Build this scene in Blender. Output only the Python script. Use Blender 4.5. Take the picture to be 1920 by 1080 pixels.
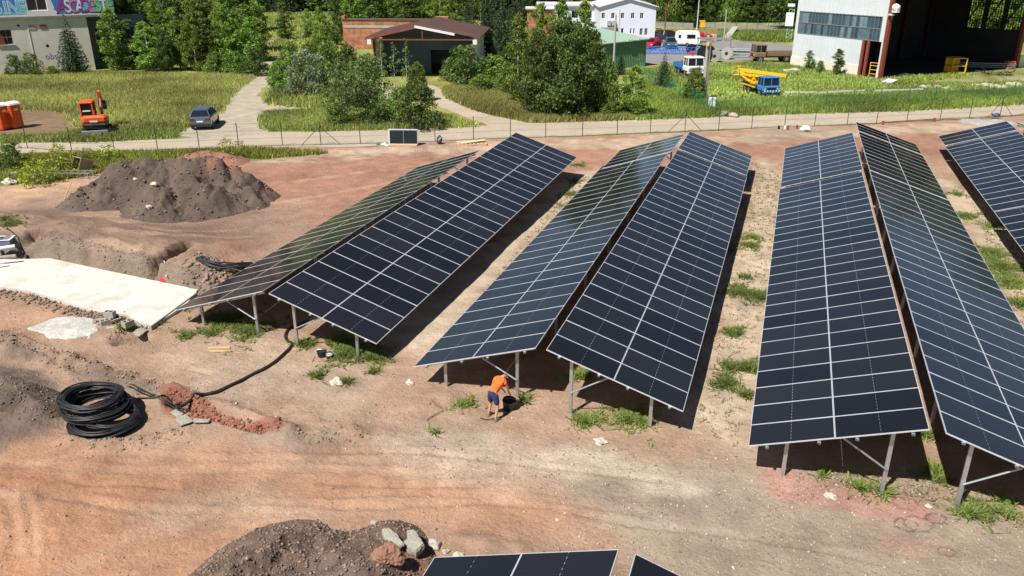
import bpy, math, random
import numpy as np
from mathutils import Matrix, Vector
sc = bpy.context.scene
for o in list(bpy.data.objects): bpy.data.objects.remove(o)
col = sc.collection
PI = math.pi
# ---------------------------------------------------------------- camera
F_PX = 1506.77; CAM_H = 13.65
RIGHT = Vector((0.94673394, 0.32201324, -0.00152588)); UP = Vector((-0.12012902, 0.35757343, 0.92612648)); FWD = Vector((-0.2987706, 0.87661207, -0.37721003))
cd = bpy.data.cameras.new("camera"); camo = bpy.data.objects.new("camera", cd); col.objects.link(camo)
m = Matrix((( RIGHT.x, UP.x, -FWD.x, 0), (RIGHT.y, UP.y, -FWD.y, 0), (RIGHT.z, UP.z, -FWD.z, CAM_H), (0, 0, 0, 1)))
camo.matrix_world = m
cd.sensor_fit = 'HORIZONTAL'; cd.sensor_width = 36.0; cd.lens = F_PX / 1920 * 36.0
cd.clip_start = 0.1; cd.clip_end = 6000
sc.camera = camo
# ---------------------------------------------------------------- light
SUN = Vector((-0.28, -0.63, 1.0)).normalized()
world = bpy.data.worlds.new("World"); sc.world = world; world.use_nodes = True
nt = world.node_tree; bg = nt.nodes['Background']; sky = nt.nodes.new('ShaderNodeTexSky')
sky.sky_type = 'NISHITA'; sky.sun_disc = False
sky.sun_elevation = math.asin(SUN.z); sky.sun_rotation = math.atan2(SUN.x, SUN.y) % (2 * PI)
sky.air_density = 0.8; sky.dust_density = 0.2; sky.ozone_density = 1.6; sky.altitude = 300
nt.links.new(sky.outputs[0], bg.inputs[0]); bg.inputs[1].default_value = 0.05
sl = bpy.data.lights.new("sun", 'SUN'); sl.energy = 5.0; sl.angle = math.radians(0.5); sl.color = (1.0, 0.95, 0.88)
so = bpy.data.objects.new("sun", sl); col.objects.link(so); so.rotation_euler = SUN.to_track_quat('Z', 'Y').to_euler(); so.location = (0, 0, 60)
sc.view_settings.view_transform = 'Standard'; sc.view_settings.look = 'None'; sc.view_settings.gamma = 1
sc.view_settings.exposure = 0.5; sc.view_settings.use_curve_mapping = False
# ---------------------------------------------------------------- helpers
rnd = random.Random(7)
def G(u, v, z=0.0):
    """ground point seen at photo coordinate u,v (1920x1080), at height z"""
    d = FWD * F_PX + RIGHT * (u - 960) - UP * (v - 540)
    t = (z - CAM_H) / d.z
    return Vector((d.x * t, d.y * t, z))
def height_of(u, vb, vt):
    g = G(u, vb); d = FWD * F_PX + RIGHT * (u - 960) - UP * (vt - 540)
    return CAM_H + d.z * math.hypot(g.x, g.y) / math.hypot(d.x, d.y)
def ppm(p):
    return F_PX / (Vector(p) - Vector((0, 0, CAM_H))).dot(FWD)
def on_wall(u, v, p0, dr):
    """(s, h) on the vertical plane through p0 along dr"""
    d = FWD * F_PX + RIGHT * (u - 960) - UP * (v - 540)
    # t*d.xy = p0 + s*dr
    det = d.x * (-dr[1]) - d.y * (-dr[0])
    t = (p0[0] * (-dr[1]) - p0[1] * (-dr[0])) / det
    s = (t * d.x - p0[0]) * dr[0] + (t * d.y - p0[1]) * dr[1]
    return s, CAM_H + d.z * t
def setp(o, label=None, cat=None, group=None, kind=None):
    if label: o['label'] = label
    if cat: o['category'] = cat
    if group: o['group'] = group
    if kind: o['kind'] = kind
    return o
def thing(name, label, cat, loc=(0, 0, 0), rotz=0.0, group=None):
    o = bpy.data.objects.new(name, None); col.objects.link(o); o.location = loc; o.rotation_euler = (0, 0, rotz)
    o.empty_display_size = 0.3
    return setp(o, label, cat, group)
def copy_tree(o, parent=None):
    c = o.copy(); col.objects.link(c); c.parent = parent
    for ch in o.children:
        if ch.name in kids_done: continue
        copy_tree(ch, c)
    return c
kids_done = set()
class MB:
    def __init__(s): s.v = []; s.f = []; s.m = []; s.c = []; s.smooth = False
    def add(s, verts, faces, mat=0, c=None):
        n = len(s.v); s.v += [tuple(p) for p in verts]
        for f in faces: s.f.append(tuple(i + n for i in f)); s.m.append(mat); s.c.append(c)
        return s
    def box(s, x0, x1, y0, y1, z0, z1, mat=0, M=None, bev=0.0, c=None):
        if bev > 0:
            b = min(bev, (x1 - x0) / 3, (y1 - y0) / 3, (z1 - z0) / 3)
            V = []; 
            for zz, ins in ((z0, b), (z0 + b, 0), (z1 - b, 0), (z1, b)):
                a0, a1, b0, b1 = x0 + ins, x1 - ins, y0 + ins, y1 - ins
                V += [(a0 + b, b0, zz), (a1 - b, b0, zz), (a1, b0 + b, zz), (a1, b1 - b, zz), (a1 - b, b1, zz), (a0 + b, b1, zz), (a0, b1 - b, zz), (a0, b0 + b, zz)]
            Fc = [tuple(range(7, -1, -1)), tuple(range(24, 32))]
            for k in range(3):
                for i in range(8):
                    j = (i + 1) % 8; Fc.append((k * 8 + i, k * 8 + j, k * 8 + 8 + j, k * 8 + 8 + i))
        else:
            V = [(x0, y0, z0), (x1, y0, z0), (x1, y1, z0), (x0, y1, z0), (x0, y0, z1), (x1, y0, z1), (x1, y1, z1), (x0, y1, z1)]
            Fc = [(0, 3, 2, 1), (4, 5, 6, 7), (0, 1, 5, 4), (1, 2, 6, 5), (2, 3, 7, 6), (3, 0, 4, 7)]
        if M is not None: V = [M @ Vector(p) for p in V]
        return s.add(V, Fc, mat, c)
    def tube(s, pts, r, n=6, mat=0, closed=False, cap=True, c=None):
        pts = [Vector(p) for p in pts]; N = len(pts)
        rr = r if isinstance(r, (list, tuple)) else [r] * N
        V = []; up = None
        for i, p in enumerate(pts):
            a = pts[(i + 1) % N] if (closed or i < N - 1) else p; b = pts[i - 1] if (closed or i > 0) else p
            t = (a - b).normalized() if (a - b).length > 1e-9 else Vector((0, 0, 1))
            if up is None: up = Vector((0, 0, 1)) if abs(t.z) < 0.9 else Vector((1, 0, 0))
            x = t.cross(up)
            if x.length < 1e-6: x = t.cross(Vector((1, 0, 0)))
            x.normalize(); y = x.cross(t).normalized(); up = y
            for k in range(n):
                an = 2 * PI * k / n; V.append(p + x * math.cos(an) * rr[i] + y * math.sin(an) * rr[i])
        Fc = []
        for i in range(N if closed else N - 1):
            for k in range(n):
                a = i * n + k; b = i * n + (k + 1) % n; i2 = (i + 1) % N
                Fc.append((a, b, i2 * n + (k + 1) % n, i2 * n + k))
        if cap and not closed: Fc += [tuple(range(n - 1, -1, -1)), tuple((N - 1) * n + k for k in range(n))]
        return s.add(V, Fc, mat, c)
    def bar(s, a, b, w, h=None, mat=0, c=None):
        """rectangular bar from a to b"""
        a = Vector(a); b = Vector(b); h = h or w; t = (b - a); L = t.length; t.normalize()
        up = Vector((0, 0, 1)) if abs(t.z) < 0.95 else Vector((0, 1, 0))
        y = up.cross(t).normalized(); z = t.cross(y)
        M = Matrix(((t.x, y.x, z.x, a.x), (t.y, y.y, z.y, a.y), (t.z, y.z, z.z, a.z), (0, 0, 0, 1)))
        return s.box(0, L, -w / 2, w / 2, -h / 2, h / 2, mat, M, c=c)
    def prism(s, poly, z0, z1, mat=0, M=None, c=None):
        n = len(poly); V = [(p[0], p[1], z0) for p in poly] + [(p[0], p[1], z1) for p in poly]
        Fc = [tuple(range(n - 1, -1, -1)), tuple(range(n, 2 * n))] + [(i, (i + 1) % n, n + (i + 1) % n, n + i) for i in range(n)]
        if M is not None: V = [M @ Vector(p) for p in V]
        return s.add(V, Fc, mat, c)
    def side(s, prof, y0, y1, mat=0, c=None, taper=None):
        """profile in x,z extruded along y; taper(z)->inset"""
        n = len(prof); tp = taper or (lambda z: 0)
        V = [(x, y0 + tp(z), z) for x, z in prof] + [(x, y1 - tp(z), z) for x, z in prof]
        Fc = [tuple(range(n)), tuple(range(2 * n - 1, n - 1, -1))] + [((i + 1) % n, i, n + i, n + (i + 1) % n) for i in range(n)]
        return s.add(V, Fc, mat, c)
    def cyl(s, c0, c1, r, n=16, mat=0, c=None): return s.tube([c0, c1], r, n, mat, c=c)
    def blob(s, ctr, rad, seed=0, mat=0, c=None, n=2, rough=0.25):
        r = random.Random(seed); V, Fc = ico(n)
        ph = [r.uniform(0, 6.28) for _ in range(6)]
        out = []
        for p in V:
            k = 1 + rough * (math.sin(p[0] * 3 + ph[0]) * math.sin(p[1] * 3.5 + ph[1]) + 0.6 * math.sin(p[2] * 5 + ph[2] + p[0] * 4)) + r.uniform(-rough, rough) * 0.35
            out.append((ctr[0] + p[0] * rad[0] * k, ctr[1] + p[1] * rad[1] * k, ctr[2] + p[2] * rad[2] * k))
        return s.add(out, Fc, mat, c)
    def build(s, name, mats, parent=None, smooth=False, loc=None, rotz=0.0):
        me = bpy.data.meshes.new(name); me.from_pydata(s.v, [], s.f)
        if not isinstance(mats, (list, tuple)): mats = [mats]
        for q in mats: me.materials.append(q)
        if len(mats) > 1: me.polygons.foreach_set('material_index', s.m)
        if smooth or s.smooth: me.polygons.foreach_set('use_smooth', [True] * len(s.f))
        if any(c is not None for c in s.c):
            at = me.color_attributes.new('col', 'FLOAT_COLOR', 'CORNER'); buf = []
            for f, c in zip(s.f, s.c):
                c = c or (1, 1, 1); buf += [c[0], c[1], c[2], 1.0] * len(f)
            at.data.foreach_set('color', buf)
        me.update()
        o = bpy.data.objects.new(name, me); col.objects.link(o)
        if parent: o.parent = parent
        if loc is not None: o.location = loc
        o.rotation_euler = (0, 0, rotz)
        return o
_ico = {}
def ico(n):
    if n in _ico: return _ico[n]
    t = (1 + 5 ** .5) / 2
    V = [Vector(p).normalized() for p in [(-1, t, 0), (1, t, 0), (-1, -t, 0), (1, -t, 0), (0, -1, t), (0, 1, t), (0, -1, -t), (0, 1, -t), (t, 0, -1), (t, 0, 1), (-t, 0, -1), (-t, 0, 1)]]
    Fc = [(0, 11, 5), (0, 5, 1), (0, 1, 7), (0, 7, 10), (0, 10, 11), (1, 5, 9), (5, 11, 4), (11, 10, 2), (10, 7, 6), (7, 1, 8), (3, 9, 4), (3, 4, 2), (3, 2, 6), (3, 6, 8), (3, 8, 9), (4, 9, 5), (2, 4, 11), (6, 2, 10), (8, 6, 7), (9, 8, 1)]
    for _ in range(n - 1):
        mid = {}; F2 = []
        def md(a, b):
            k = (min(a, b), max(a, b))
            if k not in mid: mid[k] = len(V); V.append(((V[a] + V[b]) / 2).normalized())
            return mid[k]
        for a, b, c in Fc:
            x, y, z = md(a, b), md(b, c), md(c, a); F2 += [(a, x, z), (b, y, x), (c, z, y), (x, y, z)]
        Fc = F2
    _ico[n] = ([tuple(p) for p in V], Fc); return _ico[n]
# numpy noise ----------------------------------------------------
def _h(ix, iy, s):
    n = (ix.astype(np.int64) * 374761393 + iy.astype(np.int64) * 668265263 + s * 974711) & 0xffffffff
    n = ((n ^ (n >> 13)) * 1274126177) & 0xffffffff
    return ((n ^ (n >> 16)) & 0xffff) / 65535.0
def vnoise(x, y, s=0):
    x = np.asarray(x, float); y = np.asarray(y, float); ix = np.floor(x); iy = np.floor(y); fx = x - ix; fy = y - iy
    fx = fx * fx * (3 - 2 * fx); fy = fy * fy * (3 - 2 * fy)
    a = _h(ix, iy, s); b = _h(ix + 1, iy, s); c = _h(ix, iy + 1, s); d = _h(ix + 1, iy + 1, s)
    return (a * (1 - fx) + b * fx) * (1 - fy) + (c * (1 - fx) + d * fx) * fy - 0.5
def fbm(x, y, o=4, s=0):
    t = 0; a = 1.0
    for i in range(o): t = t + a * vnoise(x * 2 ** i + i * 17.3, y * 2 ** i - i * 9.1, s + i); a *= 0.5
    return t
def sstep(a, b, x): 
    t = np.clip((x - a) / (b - a), 0, 1); return t * t * (3 - 2 * t)
def seg_dist(x, y, pts, closed=False):
    d = np.full(np.shape(x), 1e9); n = len(pts)
    for i in range(n if closed else n - 1):
        ax, ay = pts[i][0], pts[i][1]; bx, by = pts[(i + 1) % n][0], pts[(i + 1) % n][1]
        L2 = (bx - ax) ** 2 + (by - ay) ** 2 + 1e-9
        t = np.clip(((x - ax) * (bx - ax) + (y - ay) * (by - ay)) / L2, 0, 1)
        d = np.minimum(d, np.hypot(x - ax - t * (bx - ax), y - ay - t * (by - ay)))
    return d
def inside(x, y, pts):
    r = np.zeros(np.shape(x), bool); n = len(pts)
    for i in range(n):
        ax, ay = pts[i][0], pts[i][1]; bx, by = pts[(i + 1) % n][0], pts[(i + 1) % n][1]
        if ay == by: continue
        c = ((ay > y) != (by > y)) & (x < (bx - ax) * (y - ay) / (by - ay) + ax); r ^= c
    return r
def sdist(x, y, pts):
    d = seg_dist(x, y, pts, True); return np.where(inside(x, y, pts), d, -d)
def GP(*uv): return [G(u, v) for u, v in uv]
# ---------------------------------------------------------------- materials
def new_mat(name):
    mt = bpy.data.materials.new(name); mt.use_nodes = True; return mt, mt.node_tree, mt.node_tree.nodes['Principled BSDF']
def N(nt, t, **kw):
    n = nt.nodes.new(t)
    for k, v in kw.items():
        if k in n.inputs.keys() if isinstance(k, str) else False: n.inputs[k].default_value = v
        else: setattr(n, k, v)
    return n
def mat(name, color, rough=0.7, metal=0.0, var=0.12, scale=3.0, bump=0.0, bscale=30.0, spec=None, dirt=None, dscale=0.8, dth=0.55, attr=False, coat=0.0):
    mt, nt, b = new_mat(name)
    b.inputs['Roughness'].default_value = rough; b.inputs['Metallic'].default_value = metal
    if coat: b.inputs['Coat Weight'].default_value = coat
    if spec is not None: b.inputs['Specular IOR Level'].default_value = spec
    tc = nt.nodes.new('ShaderNodeTexCoord')
    nz = nt.nodes.new('ShaderNodeTexNoise'); nz.inputs['Scale'].default_value = scale; nz.inputs['Detail'].default_value = 6; nz.inputs['Roughness'].default_value = 0.65
    nt.links.new(tc.outputs['Object'], nz.inputs['Vector'])
    mr = nt.nodes.new('ShaderNodeMapRange'); mr.inputs['From Min'].default_value = 0.25; mr.inputs['From Max'].default_value = 0.75
    mr.inputs['To Min'].default_value = 1 - var; mr.inputs['To Max'].default_value = 1 + var
    nt.links.new(nz.outputs['Fac'], mr.inputs['Value'])
    mx = nt.nodes.new('ShaderNodeVectorMath'); mx.operation = 'SCALE'
    if attr:
        va = nt.nodes.new('ShaderNodeVertexColor'); va.layer_name = 'col'; nt.links.new(va.outputs[0], mx.inputs[0])
    else: mx.inputs[0].default_value = color[:3]
    nt.links.new(mr.outputs[0], mx.inputs['Scale'])
    out = mx.outputs[0]
    if dirt:
        n2 = nt.nodes.new('ShaderNodeTexNoise'); n2.inputs['Scale'].default_value = dscale; n2.inputs['Detail'].default_value = 8; n2.inputs['Roughness'].default_value = 0.7
        nt.links.new(tc.outputs['Object'], n2.inputs['Vector'])
        cr = nt.nodes.new('ShaderNodeMapRange'); cr.inputs['From Min'].default_value = dth; cr.inputs['From Max'].default_value = dth + 0.18
        nt.links.new(n2.outputs['Fac'], cr.inputs['Value'])
        mm = nt.nodes.new('ShaderNodeMix'); mm.data_type = 'RGBA'; nt.links.new(cr.outputs[0], mm.inputs[0]); nt.links.new(out, mm.inputs[6]); mm.inputs[7].default_value = (*dirt, 1); out = mm.outputs[2]
    nt.links.new(out, b.inputs['Base Color'])
    if bump:
        n3 = nt.nodes.new('ShaderNodeTexNoise'); n3.inputs['Scale'].default_value = bscale; n3.inputs['Detail'].default_value = 5
        nt.links.new(tc.outputs['Object'], n3.inputs['Vector'])
        bp = nt.nodes.new('ShaderNodeBump'); bp.inputs['Strength'].default_value = bump; bp.inputs['Distance'].default_value = 0.05
        nt.links.new(n3.outputs['Fac'], bp.inputs['Height']); nt.links.new(bp.outputs[0], b.inputs['Normal'])
    return mt
def soil_mat(name, attr='col', strength=1.0):
    """earth: colour from the ground's own colour layer, broken up by grain, pebbles and fine relief"""
    mt, nt, b = new_mat(name); L = nt.links
    b.inputs['Roughness'].default_value = 0.95; b.inputs['Specular IOR Level'].default_value = 0.15
    tc = nt.nodes.new('ShaderNodeTexCoord'); va = nt.nodes.new('ShaderNodeVertexColor'); va.layer_name = attr
    def noise(sc_, det, ro, mn, mx_, lo=0.3, hi=0.7):
        n = nt.nodes.new('ShaderNodeTexNoise'); n.inputs['Scale'].default_value = sc_; n.inputs['Detail'].default_value = det; n.inputs['Roughness'].default_value = ro
        L.new(tc.outputs['Object'], n.inputs['Vector']); r = nt.nodes.new('ShaderNodeMapRange')
        r.inputs['From Min'].default_value = lo; r.inputs['From Max'].default_value = hi; r.inputs['To Min'].default_value = mn; r.inputs['To Max'].default_value = mx_
        L.new(n.outputs['Fac'], r.inputs['Value']); return n, r
    n1, r1 = noise(0.7, 8, 0.7, 1 - 0.22 * strength, 1 + 0.2 * strength)
    n2, r2 = noise(14.0, 7, 0.8, 1 - 0.27 * strength, 1 + 0.25 * strength)
    mu = nt.nodes.new('ShaderNodeMath'); mu.operation = 'MULTIPLY'; L.new(r1.outputs[0], mu.inputs[0]); L.new(r2.outputs[0], mu.inputs[1])
    sc1 = nt.nodes.new('ShaderNodeVectorMath'); sc1.operation = 'SCALE'; L.new(va.outputs[0], sc1.inputs[0]); L.new(mu.outputs[0], sc1.inputs['Scale'])
    # pebbles
    vo = nt.nodes.new('ShaderNodeTexVoronoi'); vo.inputs['Scale'].default_value = 11.0; L.new(tc.outputs['Object'], vo.inputs['Vector'])
    n4, r4 = noise(0.9, 5, 0.6, 0.02, 0.19, 0.42, 0.7)
    lt = nt.nodes.new('ShaderNodeMath'); lt.operation = 'LESS_THAN'; L.new(vo.outputs['Distance'], lt.inputs[0]); L.new(r4.outputs[0], lt.inputs[1])
    pc = nt.nodes.new('ShaderNodeVectorMath'); pc.operation = 'SCALE'; L.new(sc1.outputs[0], pc.inputs[0])
    sx = nt.nodes.new('ShaderNodeSeparateColor'); L.new(vo.outputs['Color'], sx.inputs[0])
    pr = nt.nodes.new('ShaderNodeMapRange'); pr.inputs['To Min'].default_value = 0.55; pr.inputs['To Max'].default_value = 1.35; L.new(sx.outputs[0], pr.inputs['Value']); L.new(pr.outputs[0], pc.inputs['Scale'])
    mm = nt.nodes.new('ShaderNodeMix'); mm.data_type = 'RGBA'; L.new(lt.outputs[0], mm.inputs[0]); L.new(sc1.outputs[0], mm.inputs[6]); L.new(pc.outputs[0], mm.inputs[7])
    L.new(mm.outputs[2], b.inputs['Base Color'])
    n5 = nt.nodes.new('ShaderNodeTexNoise'); n5.inputs['Scale'].default_value = 5.0; n5.inputs['Detail'].default_value = 9; n5.inputs['Roughness'].default_value = 0.7
    L.new(tc.outputs['Object'], n5.inputs['Vector'])
    bp = nt.nodes.new('ShaderNodeBump'); bp.inputs['Strength'].default_value = 0.85 * strength; bp.inputs['Distance'].default_value = 0.13
    L.new(n5.outputs['Fac'], bp.inputs['Height']); L.new(bp.outputs[0], b.inputs['Normal'])
    return mt
def leaf_mat(name, tint=(1, 1, 1)):
    mt, nt, b = new_mat(name); L = nt.links
    va = nt.nodes.new('ShaderNodeVertexColor'); va.layer_name = 'col'
    oi = nt.nodes.new('ShaderNodeObjectInfo'); hs = nt.nodes.new('ShaderNodeHueSaturation')
    r1 = nt.nodes.new('ShaderNodeMapRange'); r1.inputs['To Min'].default_value = 0.474; r1.inputs['To Max'].default_value = 0.508; L.new(oi.outputs['Random'], r1.inputs['Value'])
    r2 = nt.nodes.new('ShaderNodeMapRange'); r2.inputs['To Min'].default_value = 0.78; r2.inputs['To Max'].default_value = 1.35; L.new(oi.outputs['Random'], r2.inputs['Value'])
    L.new(va.outputs[0], hs.inputs['Color']); L.new(r1.outputs[0], hs.inputs['Hue']); L.new(r2.outputs[0], hs.inputs['Value'])
    L.new(hs.outputs[0], b.inputs['Base Color']); b.inputs['Roughness'].default_value = 0.6; b.inputs['Specular IOR Level'].default_value = 0.25
    tr = nt.nodes.new('ShaderNodeBsdfTranslucent'); L.new(hs.outputs[0], tr.inputs['Color'])
    ms = nt.nodes.new('ShaderNodeMixShader'); ms.inputs[0].default_value = 0.3
    out = nt.nodes['Material Output']; L.new(b.outputs[0], ms.inputs[1]); L.new(tr.outputs[0], ms.inputs[2]); L.new(ms.outputs[0], out.inputs['Surface'])
    return mt
M_ = {}
M_['galv'] = mat('galvanised_steel', (0.50, 0.53, 0.55), 0.42, 0.75, 0.15, 6)
M_['galv_dull'] = mat('dull_steel', (0.30, 0.32, 0.33), 0.55, 0.5, 0.2, 5)
M_['soil'] = soil_mat('earth')
M_['leaf'] = leaf_mat('foliage')
M_['bark'] = mat('bark', (0.10, 0.075, 0.055), 0.9, 0, 0.35, 8)
M_['birch'] = mat('birch_bark', (0.48, 0.46, 0.42), 0.8, 0, 0.2, 6, dirt=(0.05, 0.045, 0.04), dscale=5, dth=0.6)
M_['black'] = mat('black_plastic', (0.012, 0.012, 0.013), 0.38, 0, 0.2, 5)
M_['pipe'] = mat('black_cable_sheath', (0.018, 0.018, 0.019), 0.5, 0, 0.3, 5)
M_['rubber'] = mat('rubber', (0.02, 0.02, 0.02), 0.8, 0, 0.2, 5)
M_['conc'] = mat('concrete', (0.40, 0.38, 0.34), 0.9, 0, 0.15, 4, bump=0.3)
M_['stone'] = mat('stone', (0.42, 0.38, 0.32), 0.9, 0, 0.25, 6, bump=0.5)
M_['wood'] = mat('raw_wood', (0.55, 0.36, 0.18), 0.75, 0, 0.2, 12)
M_['orange'] = mat('orange_paint', (0.75, 0.10, 0.012), 0.4, 0, 0.08, 2)
M_['white'] = mat('white_paint', (0.78, 0.78, 0.76), 0.5, 0, 0.05, 2)
M_['glass_dark'] = mat('dark_glass', (0.012, 0.016, 0.02), 0.08, 0, 0.1, 2)
M_['dark'] = mat('dark_interior', (0.015, 0.014, 0.013), 0.9, 0, 0.3, 2)
M_['chrome'] = mat('lamp_glass', (0.55, 0.55, 0.55), 0.2, 0.2, 0.05, 2)
M_['redlamp'] = mat('red_lamp', (0.30, 0.01, 0.01), 0.25, 0, 0.1, 2)
M_['rust'] = mat('red_oxide_steel', (0.24, 0.055, 0.032), 0.75, 0, 0.25, 3, dirt=(0.12, 0.04, 0.025), dscale=2)
M_['blue'] = mat('blue_paint', (0.035, 0.19, 0.48), 0.5, 0, 0.15, 2)
M_['yellow'] = mat('yellow_paint', (0.80, 0.47, 0.015), 0.45, 0, 0.12, 2)
M_['red'] = mat('red_paint', (0.50, 0.015, 0.03), 0.3, 0, 0.1, 2)
M_['greenp'] = mat('green_paint', (0.03, 0.22, 0.08), 0.55, 0, 0.1, 2)
# ================================================================ TERRAIN
FENCE = GP((-200, 292), (0, 290), (296, 283), (530, 274), (816, 266), (957, 259), (1092, 257), (1219, 251), (1347, 245), (1471, 238), (1643, 232), (1762, 227), (1874, 218), (2100, 206))
CUT = GP((-150, 468), (70, 484), (200, 512), (318, 538), (372, 546))       # foot of the earth cut behind the slab
def smooth_line(pts, n=6):
    P = [Vector(p) for p in pts]; out = []
    for i in range(len(P) - 1):
        a = P[max(i - 1, 0)]; b = P[i]; c = P[i + 1]; d = P[min(i + 2, len(P) - 1)]
        for k in range(n):
            t = k / n; out.append(0.5 * ((2 * b) + (-a + c) * t + (2 * a - 5 * b + 4 * c - d) * t * t + (-a + 3 * b - 3 * c + d) * t ** 3))
    out.append(P[-1]); return out
PITS = [(GP((300, 522), (335, 503), (358, 488)), 0.5, 0.9), (GP((-60, 478), (0, 492), (60, 478), (78, 466)), 0.55, 0.6), (GP((228, 640), (268, 634)), 0.45, 0.45),
        (GP((325, 752), (400, 772), (500, 805)), 0.34, 0.34), (GP((55, 655), (120, 688), (185, 708)), 0.16, 0.10), (GP((355, 690), (395, 700)), 0.1, 0.08), (GP((822, 752), (838, 762)), 0.2, 0.18)]
RIDGES = [(GP((0, 636), (70, 662), (150, 690), (235, 718), (300, 742)), 0.55, 0.26), (GP((125, 826), (200, 834), (290, 822), (345, 812)), 0.28, 0.14),
          (GP((330, 735), (430, 768), (540, 812)), 0.30, 0.20), (GP((500, 815), (580, 828), (660, 812)), 0.5, 0.12), (GP((560, 785), (640, 800)), 0.5, 0.08),
          (GP((385, 530), (440, 520), (470, 512)), 0.9, 0.35), (GP((80, 470), (190, 486), (300, 500)), 0.7, 0.12), (GP((210, 628), (230, 622)), 0.4, 0.2),
          (GP((760, 1010), (850, 1010), (960, 1030)), 0.4, 0.07)]
BLOBS = [(GP((-60, 700), (0, 690), (60, 700), (105, 735), (110, 790), (60, 815), (-80, 840)), 0.55)]
RUTS = [GP((0, 925), (150, 945), (330, 965), (600, 955), (900, 935), (1200, 960)), GP((0, 870), (250, 885), (520, 880), (800, 890)), GP((20, 1000), (25, 945), (0, 930)), GP((60, 1040), (62, 985), (45, 940)),
        GP((100, 1080), (300, 990), (480, 950)), GP((0, 400), (60, 430), (150, 455), (320, 470), (480, 440)), GP((150, 410), (300, 450), (460, 425)), GP((60, 880), (200, 850), (420, 862), (700, 868)),
        GP((560, 340), (760, 315), (1000, 290)), GP((520, 380), (700, 350), (860, 320))]
ARCS = [smooth_line(GP(*a), 6) for a in (((2, 935), (18, 965), (26, 1000), (20, 1050)), ((24, 938), (36, 980), (37, 1045)), ((50, 935), (62, 985), (65, 1040)), ((78, 940), (88, 980), (90, 1020)), ((105, 960), (110, 985)), ((-20, 905), (100, 925), (240, 950), (400, 958)), ((0, 915), (130, 940), (260, 962)), ((250, 1060), (320, 1030), (420, 1000)), ((330, 1030), (400, 1012), (470, 985)), ((120, 900), (170, 912), (240, 908), (330, 915)), ((600, 905), (760, 912), (940, 905)), ((620, 930), (780, 925), (900, 930)), ((480, 940), (700, 950), (960, 945), (1180, 985)), ((1180, 985), (1400, 1010), (1650, 1060)), ((560, 850), (800, 850), (1000, 872), (1250, 905)), ((560, 320), (760, 300), (930, 288)), ((600, 350), (820, 318)), ((1100, 262), (1300, 256)), ((470, 380), (640, 365), (800, 335)))]
RUTD = [smooth_line(r, 5) for r in RUTS]
def gz(x, y):
    x = np.asarray(x, float); y = np.asarray(y, float)
    fx = [p.x for p in FENCE]; fy = [p.y for p in FENCE]
    near = sstep(0.0, 3.0, np.interp(x, fx, fy) - y)              # 1 inside the building site, 0 past the fence
    z = near * (0.16 * fbm(x * 0.16, y * 0.16, 3, 3) + 0.055 * fbm(x * 1.1, y * 1.1, 4, 9) + 0.022 * fbm(x * 3.6, y * 3.6, 3, 15) * sstep(-.1, .35, fbm(x * .3, y * .3, 3, 16)))
    # raised ground behind the slab
    n = len(CUT); d = seg_dist(x, y, CUT)
    side = np.zeros(np.shape(x)); best = np.full(np.shape(x), 1e9)
    for i in range(n - 1):
        a, b = CUT[i], CUT[i + 1]; ex, ey = b.x - a.x, b.y - a.y; L2 = ex * ex + ey * ey
        t = np.clip(((x - a.x) * ex + (y - a.y) * ey) / L2, 0, 1); dd = np.hypot(x - a.x - t * ex, y - a.y - t * ey)
        sg = np.sign(ex * (y - a.y) - ey * (x - a.x)); m_ = dd < best; best = np.where(m_, dd, best); side = np.where(m_, sg, side)
    dn = d + 0.25 * fbm(x * 1.3, y * 1.3, 3, 5)
    up = np.where(side > 0, sstep(0.0, 0.36, dn) * (1 - sstep(2.5, 8.0, d)), 0)
    endf = 1 - sstep(-26.5, -22.5, x)
    z = z + 0.92 * up * endf * (1 + 0.25 * fbm(x * 0.9, y * 0.9, 2, 4))
    for pts, w, dep in PITS:
        dd = seg_dist(x, y, pts) + 0.25 * w * fbm(x * 2, y * 2, 3, 8); z = z - dep * (1 - sstep(w * 0.35, w, dd))
    for pts, w, hh in RIDGES:
        dd = seg_dist(x, y, pts); z = z + hh * np.exp(-(dd / w) ** 2) * np.clip(1 + 1.3 * fbm(x * 2.4, y * 2.4, 4, 12), 0.1, 3)
    for pts, hh in BLOBS:
        dd = sdist(x, y, pts); z = z + hh * sstep(-0.3, 1.6, dd + 0.3 * fbm(x, y, 3, 6)) * (1 + 0.5 * fbm(x * 2, y * 2, 4, 7))
    for r in RUTD:
        dd = seg_dist(x, y, r)
        for off in (0.0,):
            z = z - 0.028 * np.exp(-(dd / 0.15) ** 2) * (0.6 + 1.2 * np.abs(vnoise(x * .8, y * .8, 91))) + 0.015 * np.exp(-((dd - 0.27) / 0.1) ** 2)
    for r in ARCS:
        dd = seg_dist(x, y, r) + 0.06 * vnoise(x * 2, y * 2, 44); tread = 0.5 + vnoise(x * 5.5, y * 5.5, 93)
        z = z - 0.045 * np.exp(-(dd / 0.10) ** 2) * (.4 + tread) + 0.028 * np.exp(-((dd - 0.2) / 0.08) ** 2) * (.4 + tread)
    return z
def g1(x, y): return float(gz(np.array([x]), np.array([y]))[0])
def GZ(u, v):
    """ground point incl. relief"""
    p = G(u, v)
    for _ in range(4): p = G(u, v, g1(p.x, p.y))
    return p
def axis_coords(lo, hi, step, far, k=1.16):
    a = list(np.arange(lo, hi + 1e-6, step)); s = step; x = a[-1]
    while x < far[1]: s *= k; x += s; a.append(x)
    s = step; x = a[0]; b = []
    while x > far[0]: s *= k; x -= s; b.append(x)
    return np.array(b[::-1] + a)
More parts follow.
